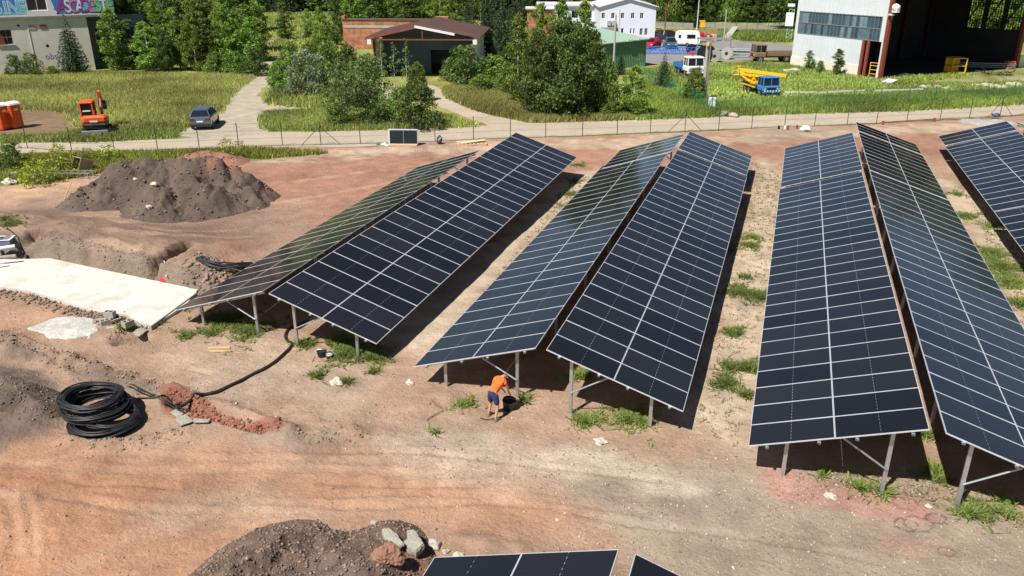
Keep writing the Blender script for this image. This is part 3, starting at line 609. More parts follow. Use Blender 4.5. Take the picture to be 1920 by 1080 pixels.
def proto(kind, i):
    key = (kind, i)
    if key in PROTO: return PROTO[key]
    r = random.Random(hash(kind) % 1000 if False else sum(map(ord, kind)) * 7 + i); rs = r.randint(0, 99999)
    if kind == 'birch':
        H = 10.0; cl, lb = crown_clumps(H, .7, lambda t: 2.0 * math.sin(PI * (t * .80 + .18)) ** .7 + .12, 95, .78, r); c = leaf_cloud('crown', cl, 150, .14, [(.095, .155, .022), (.12, .18, .03), (.07, .12, .02)], rs, .2); tm = trunk_mesh('trunk', H * .97, .13, lb, M_['birch'], rs)
    elif kind == 'sapling':
        H = 7.0; cl, lb = crown_clumps(H, 2.2, lambda t: .75 * math.sin(PI * (t * .8 + .18)) + .1, 26, .42, r); c = leaf_cloud('crown', cl, 75, .12, [(.09, .14, .03), (.11, .16, .04)], rs, .2); tm = trunk_mesh('trunk', H * .98, .07, lb, M_['birch'], rs, .01)
    elif kind == 'broad':
        H = 10.0; cl, lb = crown_clumps(H, .9, lambda t: 3.5 * math.sin(PI * (t * .75 + .22)) ** .65, 130, 1.15, r, lum=(.6, 1.35)); c = leaf_cloud('crown', cl, 110, .165, [(.05, .085, .02), (.065, .10, .024), (.04, .07, .018)], rs); tm = trunk_mesh('trunk', H * .85, .28, lb, M_['bark'], rs)
    elif kind == 'poplar':
        H = 11.0; cl, lb = crown_clumps(H, .8, lambda t: 1.45 * math.sin(PI * (t * .8 + .17)) ** .7 + .1, 85, .75, r); c = leaf_cloud('crown', cl, 160, .14, [(.055, .095, .022), (.075, .12, .025)], rs); tm = trunk_mesh('trunk', H * .95, .18, lb, M_['bark'], rs)
    elif kind == 'spruce':
        H = 10.0; cl = []; lb = []
        for k in range(26):
            t = k / 25; z = .5 + 9.3 * t; R = 2.25 * (1 - t) ** .85 + .12; nb = max(3, int(11 * (1 - t) + 3))
            for j in range(nb):
                a = 2 * PI * j / nb + r.uniform(-.3, .3)
                for q in ((.35, .65, .95) if R > .8 else (.6,)):
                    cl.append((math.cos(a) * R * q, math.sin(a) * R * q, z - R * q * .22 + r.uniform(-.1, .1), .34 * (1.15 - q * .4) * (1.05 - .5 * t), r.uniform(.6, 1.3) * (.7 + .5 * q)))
                if k % 3 == 0: lb.append((z * .98, R * .7, a))
        c = leaf_cloud('crown', cl, 120, .11, [(.03, .052, .022), (.04, .065, .025), (.022, .042, .02)], rs, .3); tm = trunk_mesh('trunk', H * .99, .16, lb, M_['bark'], rs, .004)
    elif kind == 'bush':
        H = 3.0; cl, lb = crown_clumps(H, .3, lambda t: 1.7 * math.cos(t * PI / 2 * .95) ** .5, 95, .62, r); c = leaf_cloud('crown', cl, 140, .105, [(.08, .13, .025), (.06, .105, .02), (.10, .15, .03)], rs); tm = trunk_mesh('trunk', H * .7, .06, lb, M_['bark'], rs, .03, 3)
    elif kind == 'darkbush':
        H = 3.6; cl, lb = crown_clumps(H, .3, lambda t: 1.9 * math.cos(t * PI / 2 * .9) ** .5, 80, .62, r, lum=(.55, 1.4)); c = leaf_cloud('crown', cl, 100, .12, [(.045, .08, .02), (.06, .10, .024)], rs); tm = trunk_mesh('trunk', H * .7, .07, lb, M_['bark'], rs, .03, 3)
    elif kind == 'willow':
        H = 4.0; cl, lb = crown_clumps(H, .4, lambda t: 1.9 * math.cos(t * PI / 2 * .9) ** .5, 75, .62, r); c = leaf_cloud('crown', cl, 110, .13, [(.12, .165, .085), (.10, .14, .075), (.14, .19, .10)], rs, up=.8); tm = trunk_mesh('trunk', H * .7, .06, lb, M_['bark'], rs, .03, 4)
    elif kind == 'yellowbush':
        H = 1.6; cl, lb = crown_clumps(H, .2, lambda t: 1.15 * math.cos(t * PI / 2 * .9) ** .5, 36, .36, r); c = leaf_cloud('crown', cl, 170, .07, [(.13, .17, .02), (.19, .20, .015), (.08, .12, .02)], rs, up=1); tm = trunk_mesh('trunk', H * .8, .03, lb, M_['bark'], rs, .05, 5)
    elif kind == 'multistem':
        H = 6.0; cl, lb = crown_clumps(H, 1.3, lambda t: 2.6 * math.sin(PI * (t * .7 + .25)), 85, .8, r, lum=(.7, 1.25)); c = leaf_cloud('crown', cl, 80, .13, [(.085, .125, .04), (.07, .11, .035)], rs); tm = trunk_mesh('trunk', H * .9, .10, lb, M_['bark'], rs, .03, 5)
    R = float(np.percentile([math.hypot(q[0], q[1]) + q[3] * .55 for q in cl], 90))
    PROTO[key] = (c, tm, H, R); return PROTO[key]
NAMES = {'birch': ('birch_tree', 'tree'), 'sapling': ('birch_sapling', 'sapling'), 'broad': ('broadleaf_tree', 'tree'), 'poplar': ('poplar_tree', 'tree'), 'spruce': ('spruce_tree', 'tree'), 'bush': ('bush', 'bush'), 'darkbush': ('bush', 'bush'), 'willow': ('willow_bush', 'bush'), 'yellowbush': ('flowering_shrub', 'shrub'), 'multistem': ('multi_stemmed_tree', 'tree')}
tcount = 0
def tree(kind, loc, h, w=None, label='', group=None, var=None):
    global tcount
    tcount += 1; r = random.Random(tcount * 13)
    c, tm, H, R = proto(kind, (tcount if var is None else var) % 3)
    nm, cat = NAMES[kind]
    root = thing(nm, label, cat, loc, r.uniform(0, 6.28), group)
    sz = h / H; sx = (w / 2 / R) if w else sz
    root.scale = (sx, sx, sz)
    for n_, me in (('crown', c), ('trunk', tm)):
        o = bpy.data.objects.new(n_, me); col.objects.link(o); o.parent = root
    return root
def tree_px(kind, u, vb, vt, wpx, label, group=None, var=None):
    g = G(u, vb); h = height_of(u, vb, vt) + 0.1; return tree(kind, (g.x, g.y, 0), h, wpx / ppm(g), label, group, var)
T = tree_px
# by the derelict building
T('spruce', 141, 138, 27, 56, 'dark conical spruce against the cream wall of the graffiti building')
T('darkbush', 32, 143, 105, 36, 'low dark bush at the foot of the cream wall, leftmost of two')
T('darkbush', 63, 143, 102, 40, 'low dark bush at the foot of the cream wall, between its neighbour and the spruce')
T('bush', 100, 142, 126, 22, 'tiny pale green bush in front of the cream wall beside the spruce')
ORD = lambda n: '%d%s' % (n, 'th' if 10 <= n % 100 <= 20 else {1: 'st', 2: 'nd', 3: 'rd'}.get(n % 10, 'th'))
# grove on the left
gG = 'trees of the grove on the left'
for k, (kd, u, vb, vt, w, lb) in enumerate([
    ('birch', 222, 131, 18, 58, 'light green birch at the left end of the grove, next to the dark building corner'),
    ('poplar', 250, 130, 38, 46, 'deep green tree low in the grove front, second from its left end'),
    ('birch', 283, 133, 44, 60, 'yellow-green birch in the grove front, brightest of the grove'),
    ('broad', 312, 134, 58, 44, 'short dark tree in the grove front, right of the yellow-green birch'),
    ('birch', 340, 131, 16, 54, 'tall fresh green birch in the middle of the grove front'),
    ('birch', 370, 133, 28, 44, 'leafy birch in the grove front, just right of its middle'),
    ('poplar', 396, 132, 36, 40, 'dark narrow tree in the grove front among lighter birches'),
    ('birch', 424, 130, 8, 50, 'tall airy birch with dark neighbour on its left, in the grove'),
    ('birch', 450, 130, 22, 44, 'white-stemmed birch near the right end of the grove'),
    ('birch', 478, 130, 34, 48, 'rightmost light green birch of the grove front, leaning over the track'),
    ('bush', 405, 137, 100, 46, 'bright green bush at the grove foot, leftmost of three'),
    ('bush', 440, 139, 98, 44, 'bright green bush at the grove foot, middle of three'),
    ('darkbush', 478, 142, 92, 56, 'rounded deep green bush at the grove foot beside the track, rightmost of three')]):
    T(kd, u, vb, vt, w, lb, gG)
for k in range(26):
    u = 232 + (k % 13) * 21 + rnd.uniform(-6, 6); row = k // 13; vb = (116, 98)[row] + rnd.uniform(-4, 4)
    kd = rnd.choice(['birch', 'poplar', 'birch', 'poplar']); T(kd, u, vb, (2, -22)[row] + rnd.uniform(-14, 14), 46 + rnd.uniform(-6, 8), {'birch': 'light', 'poplar': 'dark'}[kd] + ' crown, %s from the left, in the %s row inside the left grove' % (ORD(k % 13 + 1), ('second', 'rearmost')[row]), 'crowns rising inside the left grove')
# between the track and the open hall
T('poplar', 537, 76, 6, 32, 'slim dark tree at the edge of the open meadow, left of the brick building')
T('birch', 579, 72, 18, 26, 'smaller of two light birches left of the brick building')
T('birch', 604, 102, 16, 40, 'larger light birch standing left of the brick building')
T('bush', 546, 130, 84, 46, 'pale green bush beside the bend of the gravel track')
T('bush', 585, 122, 82, 50, 'light green bush under the two birches')
T('willow', 573, 181, 98, 66, 'silvery grey-green willow bush right of the gravel track')
T('willow', 600, 172, 105, 42, 'smaller silvery willow bush behind the large one')
T('bush', 526, 168, 118, 44, 'yellow-green bush at the right verge of the gravel track')
T('bush', 620, 150, 84, 56, 'fresh green shrub thicket in front of the brick building, left part')
T('bush', 655, 150, 88, 54, 'fresh green shrub thicket in front of the brick building, middle part')
T('darkbush', 690, 160, 104, 44, 'shrub thicket beside the rusty hall post')
T('multistem', 648, 232, 118, 92, 'loose multi-stemmed tree with bare dark stems beside the road')
T('multistem', 695, 226, 110, 92, 'loose multi-stemmed tree right of the bare-stemmed one, before the pale concrete pad')
T('bush', 672, 205, 120, 74, 'dense shrub behind the multi-stemmed trees')
T('bush', 632, 236, 196, 44, 'low scrub under the bare dark stems')
T('darkbush', 705, 234, 192, 60, 'low dark scrub along the road, left of the round bush')
T('sapling', 719, 178, 70, 26, 'thin white-stemmed sapling left in front of the hall')
T('sapling', 741, 170, 80, 20, 'thin white-stemmed sapling, middle of three in front of the hall')
T('sapling', 764, 176, 74, 24, 'thin white-stemmed sapling right in front of the hall entrance')
T('bush', 783, 190, 122, 44, 'pointed bush at the right side of the hall saplings')
T('bush', 752, 232, 168, 54, 'low green bush left of the big round roadside bush')
T('darkbush', 785, 241, 158, 88, 'big round deep green bush at the roadside in front of the hall')
T('darkbush', 872, 158, 88, 86, 'large dark bush hiding the right side of the hall')
T('darkbush', 838, 152, 116, 30, 'small dark bush beside the hall doorway')
T('bush', 928, 158, 108, 74, 'broad green bush right of the hall, above the dry grass')
T('bush', 905, 172, 142, 60, 'low green ground shrub in front of the large dark bushes')
T('bush', 960, 176, 128, 60, 'low green shrub left of the big dark tree cluster')
# big cluster right of the hall
gC = 'trees of the big roadside cluster'
for kd, u, vb, vt, w, lb in [
    ('birch', 972, 196, 30, 60, 'light green birch at the left edge of the big roadside cluster'),
    ('birch', 1010, 188, 10, 62, 'tall pale birch rising at the back left of the big roadside cluster'),
    ('birch', 1050, 184, -2, 56, 'tall pale birch rising behind the middle of the big roadside cluster'),
    ('birch', 1092, 184, 6, 60, 'tall pale birch at the back right of the big roadside cluster'),
    ('broad', 1012, 212, 62, 84, 'dark leafy tree at the front left of the big roadside cluster'),
    ('broad', 1058, 218, 40, 104, 'largest dark tree in the middle of the big roadside cluster'),
    ('broad', 1102, 214, 58, 76, 'dark leafy tree at the front right of the big roadside cluster'),
    ('darkbush', 1068, 221, 140, 84, 'dark undergrowth at the foot of the largest dark tree'),
    ('darkbush', 1020, 216, 152, 70, 'dark undergrowth at the left foot of the big cluster'),
    ('bush', 1135, 216, 116, 52, 'green bushy sapling just right of the big cluster')]: T(kd, u, vb, vt, w, lb, gC)
T('birch', 1186, 219, 126, 56, 'stout young green tree standing apart in tall grass right of the big cluster')
T('bush', 1145, 219, 190, 40, 'low bush at the foot of the green bushy sapling')
T('spruce', 1243, 166, 98, 36, 'young spruce by the green fence beside the white truck')
T('spruce', 1163, 140, 94, 22, 'young spruce in front of the green shed')
T('bush', 1300, 190, 132, 40, 'bindweed-covered shrub against the green fence left of the concrete pole')
T('poplar', 1515, 131, 96, 20, 'small upright shrub in front of the hangar plinth, left of two')
T('bush', 1537, 137, 116, 18, 'tiny shrub between the two upright shrubs at the hangar plinth')
T('poplar', 1568, 141, 94, 24, 'upright shrub in front of the hangar plinth, right of two')
# behind the hall: tall trees
gB = 'tall trees close behind the brick building and hall'
for u, vb, vt, w, kd in [(632, 84, -18, 34, 'poplar'), (660, 60, -26, 50, 'birch'), (694, 60, -22, 50, 'poplar'), (728, 58, -28, 46, 'birch'), (760, 60, -20, 44, 'poplar'), (792, 58, -26, 50, 'birch'), (826, 60, -24, 50, 'birch'), (856, 72, -16, 44, 'birch'), (880, 84, -12, 40, 'spruce')]:
    T(kd, u, vb, vt, w, {'poplar': 'tall dark narrow tree', 'birch': 'tall light birch', 'spruce': 'tall conifer'}[kd] + ' close behind the brick building, ' + ('at its left end' if u < 650 else 'above its left part' if u < 700 else 'left of the hall roof peak' if u < 740 else 'directly above the hall roof peak' if u < 780 else 'right of the hall roof peak' if u < 810 else 'above its right end' if u < 840 else 'right beyond its right end' if u < 870 else 'over the right eave of the hall'), gB)
for u, vb, vt, w in [(912, 118, -30, 52), (944, 128, -26, 50), (930, 96, -40, 50), (966, 112, -36, 50)]:
    T('spruce', u, vb, vt, w, {912: 'front conifer right of the brown-roofed hall, closest to its eave', 944: 'front conifer right of the brown-roofed hall, second from its eave', 930: 'tallest conifer, rising between the front two right of the hall', 966: 'conifer farthest right of the hall, touching the roadside cluster'}[u], 'tall conifers right of the hall')
T('sapling', 902, 92, 4, 18, 'thin birch with bright white stem at the right roof edge of the hall')
# forest that closes the view
gF = 'trees of the far forest edge'
r_ = random.Random(3)
KD = {'birch': 'light green birch', 'broad': 'dark broad-crowned tree', 'poplar': 'narrow deep green tree', 'spruce': 'dark conifer', 'bush': 'low fresh green shrub', 'sapling': 'thin sapling'}
def band(u0, u1, n, vb, h0, h1, kinds, jit=3, where='closing the view'):
    for k in range(n):
        u = u0 + (u1 - u0) * (k + .5) / n + r_.uniform(-.35, .35) * (u1 - u0) / n; v = vb + r_.uniform(-jit, jit); g = G(u, v); h = r_.uniform(h0, h1)
        kd = r_.choice(kinds); tree(kd, (g.x, g.y, 0), h, h * r_.uniform(.5, .7), KD[kd] + ', ' + ORD(k + 1) + ' from left in row ' + where, gF)
band(480, 650, 14, 22, 12, 16, ['spruce', 'broad', 'poplar', 'spruce'], where='beyond the open meadow')
band(450, 700, 9, 8, 16, 22, ['broad', 'poplar'], where='deepest behind the open meadow')
band(640, 1010, 16, 36, 13, 18, ['birch', 'spruce', 'poplar', 'spruce', 'broad'], where='above the brick building and hall')
band(230, 480, 9, 60, 12, 15, ['broad', 'poplar'], where='behind the left grove')
band(0, 420, 7, 20, 15, 18, ['broad'], where='behind the derelict building')
band(1228, 1500, 20, 40, 7.5, 12, ['broad', 'broad', 'bush', 'poplar'], 2, where='right along the back road fence')
band(1220, 1520, 14, 26, 18, 24, ['broad', 'broad', 'spruce'], where='on the rise behind the back road')
band(960, 1240, 9, 22, 12, 16, ['broad', 'poplar'], where='behind the white house')
band(1480, 2700, 26, 52, 22, 30, ['broad', 'broad', 'birch'], where='far behind the hangar')
band(1700, 1990, 9, 80, 8, 12, ['birch', 'birch'], where='seen through the hangar windows')
# low bushes inside the site
T('darkbush', 30, 322, 270, 56, 'dark grey-green bush at the left edge just inside the fence')
T('yellowbush', 72, 346, 304, 74, 'dense yellow-green shrub beside the dirt track, left of the metal rack')
T('yellowbush', 60, 322, 286, 60, 'yellow-flowering weed shrub behind the dense one')
T('yellowbush', 116, 326, 276, 70, 'yellow-flowering weed shrub below the fence, middle')
T('yellowbush', 160, 306, 280, 60, 'feathery weed shrub next to the black tub')
T('yellowbush', 205, 302, 276, 60, 'feathery weed shrub right of the black tub below the fence')
T('yellowbush', 425, 297, 264, 46, 'grassy green shrub inside the fence above the soil heap')
T('yellowbush', 452, 296, 266, 34, 'small grassy shrub inside the fence right of the soil heap top')
T('yellowbush', 12, 300, 262, 40, 'pale weed shrub at the far left below the fence')
# ================================================================ GRASS AND WEEDS (uncountable)
def blades(name, label, pts, hgt, cols, per=3, spread=0.25, width=0.05, rs=1, flat=0.35):
    """pts (n,3 array): each becomes a small tuft of blades"""
    rg = np.random.default_rng(rs); n = len(pts); P = np.repeat(pts, per, 0); m_ = len(P)
    P = P + np.stack([rg.normal(0, spread, m_), rg.normal(0, spread, m_), np.zeros(m_)], 1)
    a = rg.random(m_) * 2 * PI; w = width * (0.6 + rg.random(m_)); h = hgt * (0.5 + rg.random(m_)); lean = rg.normal(0, flat, (m_, 2)) * h[:, None]
    dx = np.stack([np.cos(a) * w, np.sin(a) * w, np.zeros(m_)], 1)
    tip = P + np.stack([lean[:, 0], lean[:, 1], h], 1)
    V = np.stack([P - dx, P + dx, tip], 1).reshape(-1, 3)
    cols = np.array(cols); base = (2.0 if 'grass' in name else 1.7) * (cols[rg.integers(0, len(cols), n)] * .5 + cols.mean(0) * .5) * (0.82 + 0.36 * rg.random((n, 1)))
    pat = fbm(pts[:, 0] * 0.15, pts[:, 1] * 0.15, 3, rs + 50)[:, None]; base = base * (1 + 0.7 * pat)
    Cc = np.repeat(np.repeat(base, per, 0) * (0.75 + 0.5 * rg.random((m_, 1))), 3, 0)
    me = bpy.data.meshes.new(name); me.vertices.add(len(V)); me.vertices.foreach_set('co', V.astype(np.float32).ravel()); me.loops.add(len(V)); me.loops.foreach_set('vertex_index', np.arange(len(V)))
    me.polygons.add(m_); me.polygons.foreach_set('loop_start', np.arange(0, 3 * m_, 3)); me.update(calc_edges=True)
    at = me.color_attributes.new('col', 'FLOAT_COLOR', 'CORNER'); at.data.foreach_set('color', np.concatenate([np.clip(Cc, 0.004, 1), np.ones((len(Cc), 1))], 1).astype(np.float32).ravel())
    me.materials.append(M_['grass']); o = bpy.data.objects.new(name, me); col.objects.link(o); return setp(o, label, 'grass' if 'grass' in name else 'weeds', kind='stuff')
M_['grass'] = leaf_mat('grass_blades')
def scatter(poly, n, rs, excl=(), zoff=0.0):
    rg = np.random.default_rng(rs); xs = [p.x for p in poly]; ys = [p.y for p in poly]; out = []
    tot = 0
    while tot < n:
        x = rg.uniform(min(xs), max(xs), n * 2); y = rg.uniform(min(ys), max(ys), n * 2); k = inside(x, y, poly)
        for e in excl: k &= (sdist(x, y, e) + (2.2 * fbm(x * .5, y * .5, 3, 71) if e is bare or e is dirtP else 0)) < 0
        x, y = x[k], y[k]
        out.append(np.stack([x, y, gz(x, y) + zoff], 1)); tot += len(x)
        if len(x) == 0: break
    return np.concatenate(out)[:n]
DRY = [(.19, .18, .062), (.17, .175, .05), (.21, .19, .075)]; GRN = [(.10, .145, .028), (.12, .16, .032), (.09, .125, .024)]; MIX = DRY + GRN
trackP = GP((380, 262), (500, 250), (488, 225), (486, 208), (480, 185), (500, 150), (515, 120), (490, 100), (530, 72), (520, 66), (455, 100), (485, 120), (478, 145), (440, 170), (400, 225), (340, 240), (330, 256))
pathP = GP((890, 240), (1000, 232), (905, 212), (832, 180), (815, 160), (770, 155), (670, 178), (690, 190), (780, 186), (812, 178), (858, 214), (915, 236))
dirtP = GP((1740, 152), (1800, 143), (1870, 137), (1990, 128), (1990, 147), (1850, 154), (1780, 158))
bare = GP((-60, 205), (110, 204), (150, 235), (90, 262), (-60, 266))
blades('grass', 'tall dry grass of the meadow left of the track', scatter(GP((-80, 150), (0, 142), (200, 137), (400, 140), (505, 146), (470, 165), (430, 195), (390, 222), (240, 245), (0, 225), (-80, 225)), 42000, 1, (bare, trackP)), 0.34, MIX + DRY, 4, .30, .035, 1)
blades('grass', 'greener grass along the meadow edge above the road', scatter(GP((100, 255), (250, 232), (370, 235), (330, 258), (200, 266), (0, 268), (-100, 268), (-60, 258)), 3500, 2, (trackP,)), 0.3, GRN + DRY[:1], 4, .25, .05, 2)
blades('grass', 'grass island between the track and the path', scatter(GP((495, 244), (488, 226), (500, 212), (600, 208), (680, 200), (800, 212), (850, 222), (895, 238), (820, 241), (600, 246)), 12000, 3, (pathP, trackP)), 0.34, MIX + GRN, 4, .25, .04, 3)
blades('grass', 'dry pale grass between the path and the roadside trees', scatter(GP((835, 165), (900, 168), (1000, 196), (1110, 222), (1200, 218), (1260, 218), (1150, 226), (1000, 230), (920, 214), (850, 196)), 13000, 4, (pathP,)), 0.42, DRY + MIX, 4, .25, .04, 4)
blades('grass', 'lush green grass along the far side of the road', scatter(GP((1000, 226), (1150, 218), (1190, 150), (1250, 172), (1340, 196), (1500, 186), (1700, 180), (1960, 168), (2060, 186), (1920, 196), (1700, 208), (1440, 215), (1200, 225)), 26000, 5), 0.4, GRN, 4, .28, .05, 5)
blades('grass', 'mown looking grass inside the fenced yard', scatter(GP((1200, 132), (1250, 126), (1330, 122), (1440, 118), (1490, 122), (1640, 150), (1750, 140), (1950, 140), (2060, 158), (1700, 176), (1400, 186), (1330, 186), (1250, 168)), 16000, 6, (dirtP,)), 0.28, GRN + DRY[:1], 3, .3, .07, 6)
blades('grass', 'grass on the far side behind the yard', scatter(GP((1220, 66), (1260, 58), (1500, 60), (1500, 80), (1420, 78), (1300, 68)), 4000, 7), 0.5, GRN, 3, .5, .12, 7)
blades('grass', 'open meadow far behind the grove', scatter(GP((478, 72), (480, 26), (640, 24), (640, 80), (560, 90), (500, 100)), 9000, 8, (trackP,)), 0.45, MIX, 3, .7, .14, 8)
blades('grass', 'grass and shrubs beneath the hall bushes', scatter(GP((500, 196), (530, 140), (560, 110), (640, 110), (700, 160), (720, 190), (680, 205), (600, 206)), 6000, 9, (trackP,)), 0.5, GRN + MIX, 4, .3, .07, 9)
pass
blades('weeds', 'weeds along the inner side of the fence', scatter(GP((-60, 300), (200, 290), (470, 282), (620, 288), (480, 298), (330, 296), (180, 326), (60, 345), (-60, 340)), 9000, 10), 0.35, GRN + [(.2, .2, .03)] + DRY[:1], 4, .15, .04, 10)
# weed patches between the rows: (u, v, radius m, tufts, height)
wp = []
for (u, v, R_, n, h) in [(420, 600, 1.0, 500, .16), (470, 620, 1.0, 700, .2), (400, 625, .5, 150, .12), (660, 660, .95, 900, .18), (700, 668, .7, 350, .14), (595, 705, .35, 70, .12), (570, 645, .45, 200, .3), (650, 716, .25, 50, .1), (700, 698, .25, 50, .1), (640, 640, .5, 200, .14),
                         (1100, 790, .55, 260, .22), (1180, 785, .75, 360, .2), (1210, 792, .4, 120, .15), (985, 750, .25, 60, .15), (870, 760, .6, 60, .06), (1090, 705, .5, 160, .25), 
                         (1385, 550, .7, 420, .12), (1420, 555, .7, 420, .12), (1375, 625, .45, 260, .12), (1360, 720, .5, 300, .16), (1365, 690, .6, 120, .08), (1405, 690, .5, 240, .14), (1400, 740, .35, 80, .08), (1405, 460, .7, 200, .08), (1410, 445, .7, 160, .08), (1395, 520, .5, 60, .06), (1430, 560, .3, 100, .12),
                         (1070, 365, .9, 130, .08), (1080, 340, .8, 90, .08), (1085, 310, .8, 90, .07), (1050, 385, .6, 40, .05),
                         (1860, 475, 1.2, 500, .12), (1880, 500, 1.3, 900, .12), (1900, 530, 1.3, 900, .12), (1810, 405, .8, 260, .14), (1860, 425, .9, 160, .1), (1915, 570, .8, 300, .12), (1795, 365, .9, 100, .07),
                         (1820, 962, .55, 220, .13), (1845, 955, .3, 80, .16), (1750, 885, .35, 100, .1), (1735, 815, .3, 120, .12), (1760, 900, .25, 60, .08), (1615, 915, .4, 80, .08), (1660, 925, .3, 60, .1), (1880, 940, .3, 50, .1), (1890, 965, .3, 50, .06), (1540, 890, .2, 30, .1),
                         (20, 420, 1.0, 150, .1), (290, 606, .4, 60, .1), (350, 630, .4, 80, .12), (1370, 470, .8, 60, .05), (815, 812, .12, 20, .08), (10, 410, .6, 100, .1), (245, 638, .5, 110, .16)]:
    n = int(n * .62); g = GZ(u, v); rg = np.random.default_rng(int(u * 7 + v)); a = rg.random(n) * 2 * PI; q = R_ * np.abs(rg.normal(0, .5, n)); k = 1 + .5 * np.sin(a * 3 + u)
    x = g.x + np.cos(a) * q * k; y = g.y + np.sin(a) * q * k * 1.1; wp.append(np.stack([x, y, gz(x, y) - .01], 1))
blades('weeds', 'green weed patches sprouting between and under the solar tables', np.concatenate(wp), 0.15, [(.055, .10, .015), (.07, .115, .02), (.10, .12, .03), (.14, .125, .05)], 5, .05, .026, 20, 1.1)
wx = scatter(GP((1380, 850), (1470, 330), (1400, 300), (1320, 740), (1300, 800)), 900, 31); wy = scatter(GP((1770, 280), (1960, 700), (1960, 520), (1790, 260)), 900, 32); wz = scatter(GP((800, 680), (1080, 330), (1150, 330), (780, 700)), 500, 33); wq = scatter(GP((1450, 900), (1960, 1000), (1960, 940), (1720, 880)), 250, 34)
blades('weeds', 'sparse dry seedlings dotting the pale strips', np.concatenate([wx, wy, wz, wq]), 0.07, [(.17, .16, .06), (.20, .17, .08), (.12, .14, .03)], 5, .06, .02, 21, .8)
# ================================================================ LOOSE STONES
def pebbles(name, label, pts, s0, s1, cols, rs, cat='gravel'):
    rg = np.random.default_rng(rs); base = np.array([(1, 0, 0), (-1, 0, 0), (0, 1, 0), (0, -1, 0), (0, 0, .8), (0, 0, -.6)]); F0 = np.array([(0, 2, 4), (2, 1, 4), (1, 3, 4), (3, 0, 4), (2, 0, 5), (1, 2, 5), (3, 1, 5), (0, 3, 5)])
    n = len(pts); s = (s0 + (s1 - s0) * rg.random(n) ** 4)[:, None, None]; a = rg.random(n) * 6.28; ca, sa = np.cos(a), np.sin(a)
    b = base[None] * (0.6 + .8 * rg.random((n, 6, 1))) * s; x = b[:, :, 0] * ca[:, None] - b[:, :, 1] * sa[:, None]; y = b[:, :, 0] * sa[:, None] + b[:, :, 1] * ca[:, None]
    V = np.stack([x, y, b[:, :, 2]], -1) + pts[:, None, :]; Fc = (F0[None] + (np.arange(n) * 6)[:, None, None]).reshape(-1, 3)
    me = bpy.data.meshes.new(name); me.vertices.add(n * 6); me.vertices.foreach_set('co', V.astype(np.float32).ravel()); me.loops.add(Fc.size); me.loops.foreach_set('vertex_index', Fc.ravel()); me.polygons.add(len(Fc)); me.polygons.foreach_set('loop_start', np.arange(0, Fc.size, 3)); me.update(calc_edges=True)
    cols = np.array(cols); Cc = np.repeat(cols[rg.integers(0, len(cols), n)] * (.7 + .6 * rg.random((n, 1))), 24, 0)
    at = me.color_attributes.new('col', 'FLOAT_COLOR', 'CORNER'); at.data.foreach_set('color', np.concatenate([Cc, np.ones((len(Cc), 1))], 1).astype(np.float32).ravel())
    me.materials.append(M_['clod']); o = bpy.data.objects.new(name, me); col.objects.link(o)
    if label: setp(o, label, cat, kind='stuff')
    return o
M_['clod'] = mat('clods', (1, 1, 1), 0.95, 0, 0.2, 12, attr=True)
STN = [(.36, .31, .25), (.27, .22, .17), (.20, .16, .13), (.32, .22, .16), (.38, .34, .29)]
pts = np.concatenate([scatter(GP((600, 840), (1000, 830), (1400, 860), (1960, 940), (1960, 1120), (900, 1120), (1100, 960)), 5200, 41), scatter(GP((-50, 560), (400, 600), (800, 700), (1400, 780), (1380, 860), (700, 850), (300, 730), (-50, 700)), 3200, 42), scatter(GP((-60, 1000), (500, 900), (1100, 950), (1000, 1100), (-60, 1130)), 900, 43),
                      scatter(GP((0, 345), (300, 440), (520, 460), (1000, 300), (500, 300), (100, 300)), 2600, 44), scatter(GP((1300, 800), (1480, 330), (1400, 300), (1250, 760)), 900, 45), scatter(GP((1500, 880), (1600, 890), (1700, 940), (1480, 950)), 700, 46)])
pebbles('gravel', 'loose stones and crumbs strewn over the bare earth', pts, .008, .055, STN, 51)
edge = []
for line in (GP((125, 826), (200, 834), (290, 822), (345, 812)), GP((560, 820), (700, 815)), GP((0, 636), (70, 662), (150, 690), (235, 718), (300, 742)), GP((380, 530), (470, 515)), GP((80, 480), (318, 530)), GP((820, 760), (840, 762))):
    rg = np.random.default_rng(len(edge) + 5)
    for a, b in zip(line[:-1], line[1:]):
        n = int((b - a).length * 130); t = rg.random(n); x = a.x + (b.x - a.x) * t + rg.normal(0, .28, n); y = a.y + (b.y - a.y) * t + rg.normal(0, .28, n); edge.append(np.stack([x, y, gz(x, y)], 1))
pebbles('soil_clods', 'crumbly earth clods along the dug edges and ridges', np.concatenate(edge), .008, .075, [(.25, .19, .135), (.19, .145, .11), (.29, .19, .135)], 52, 'soil')
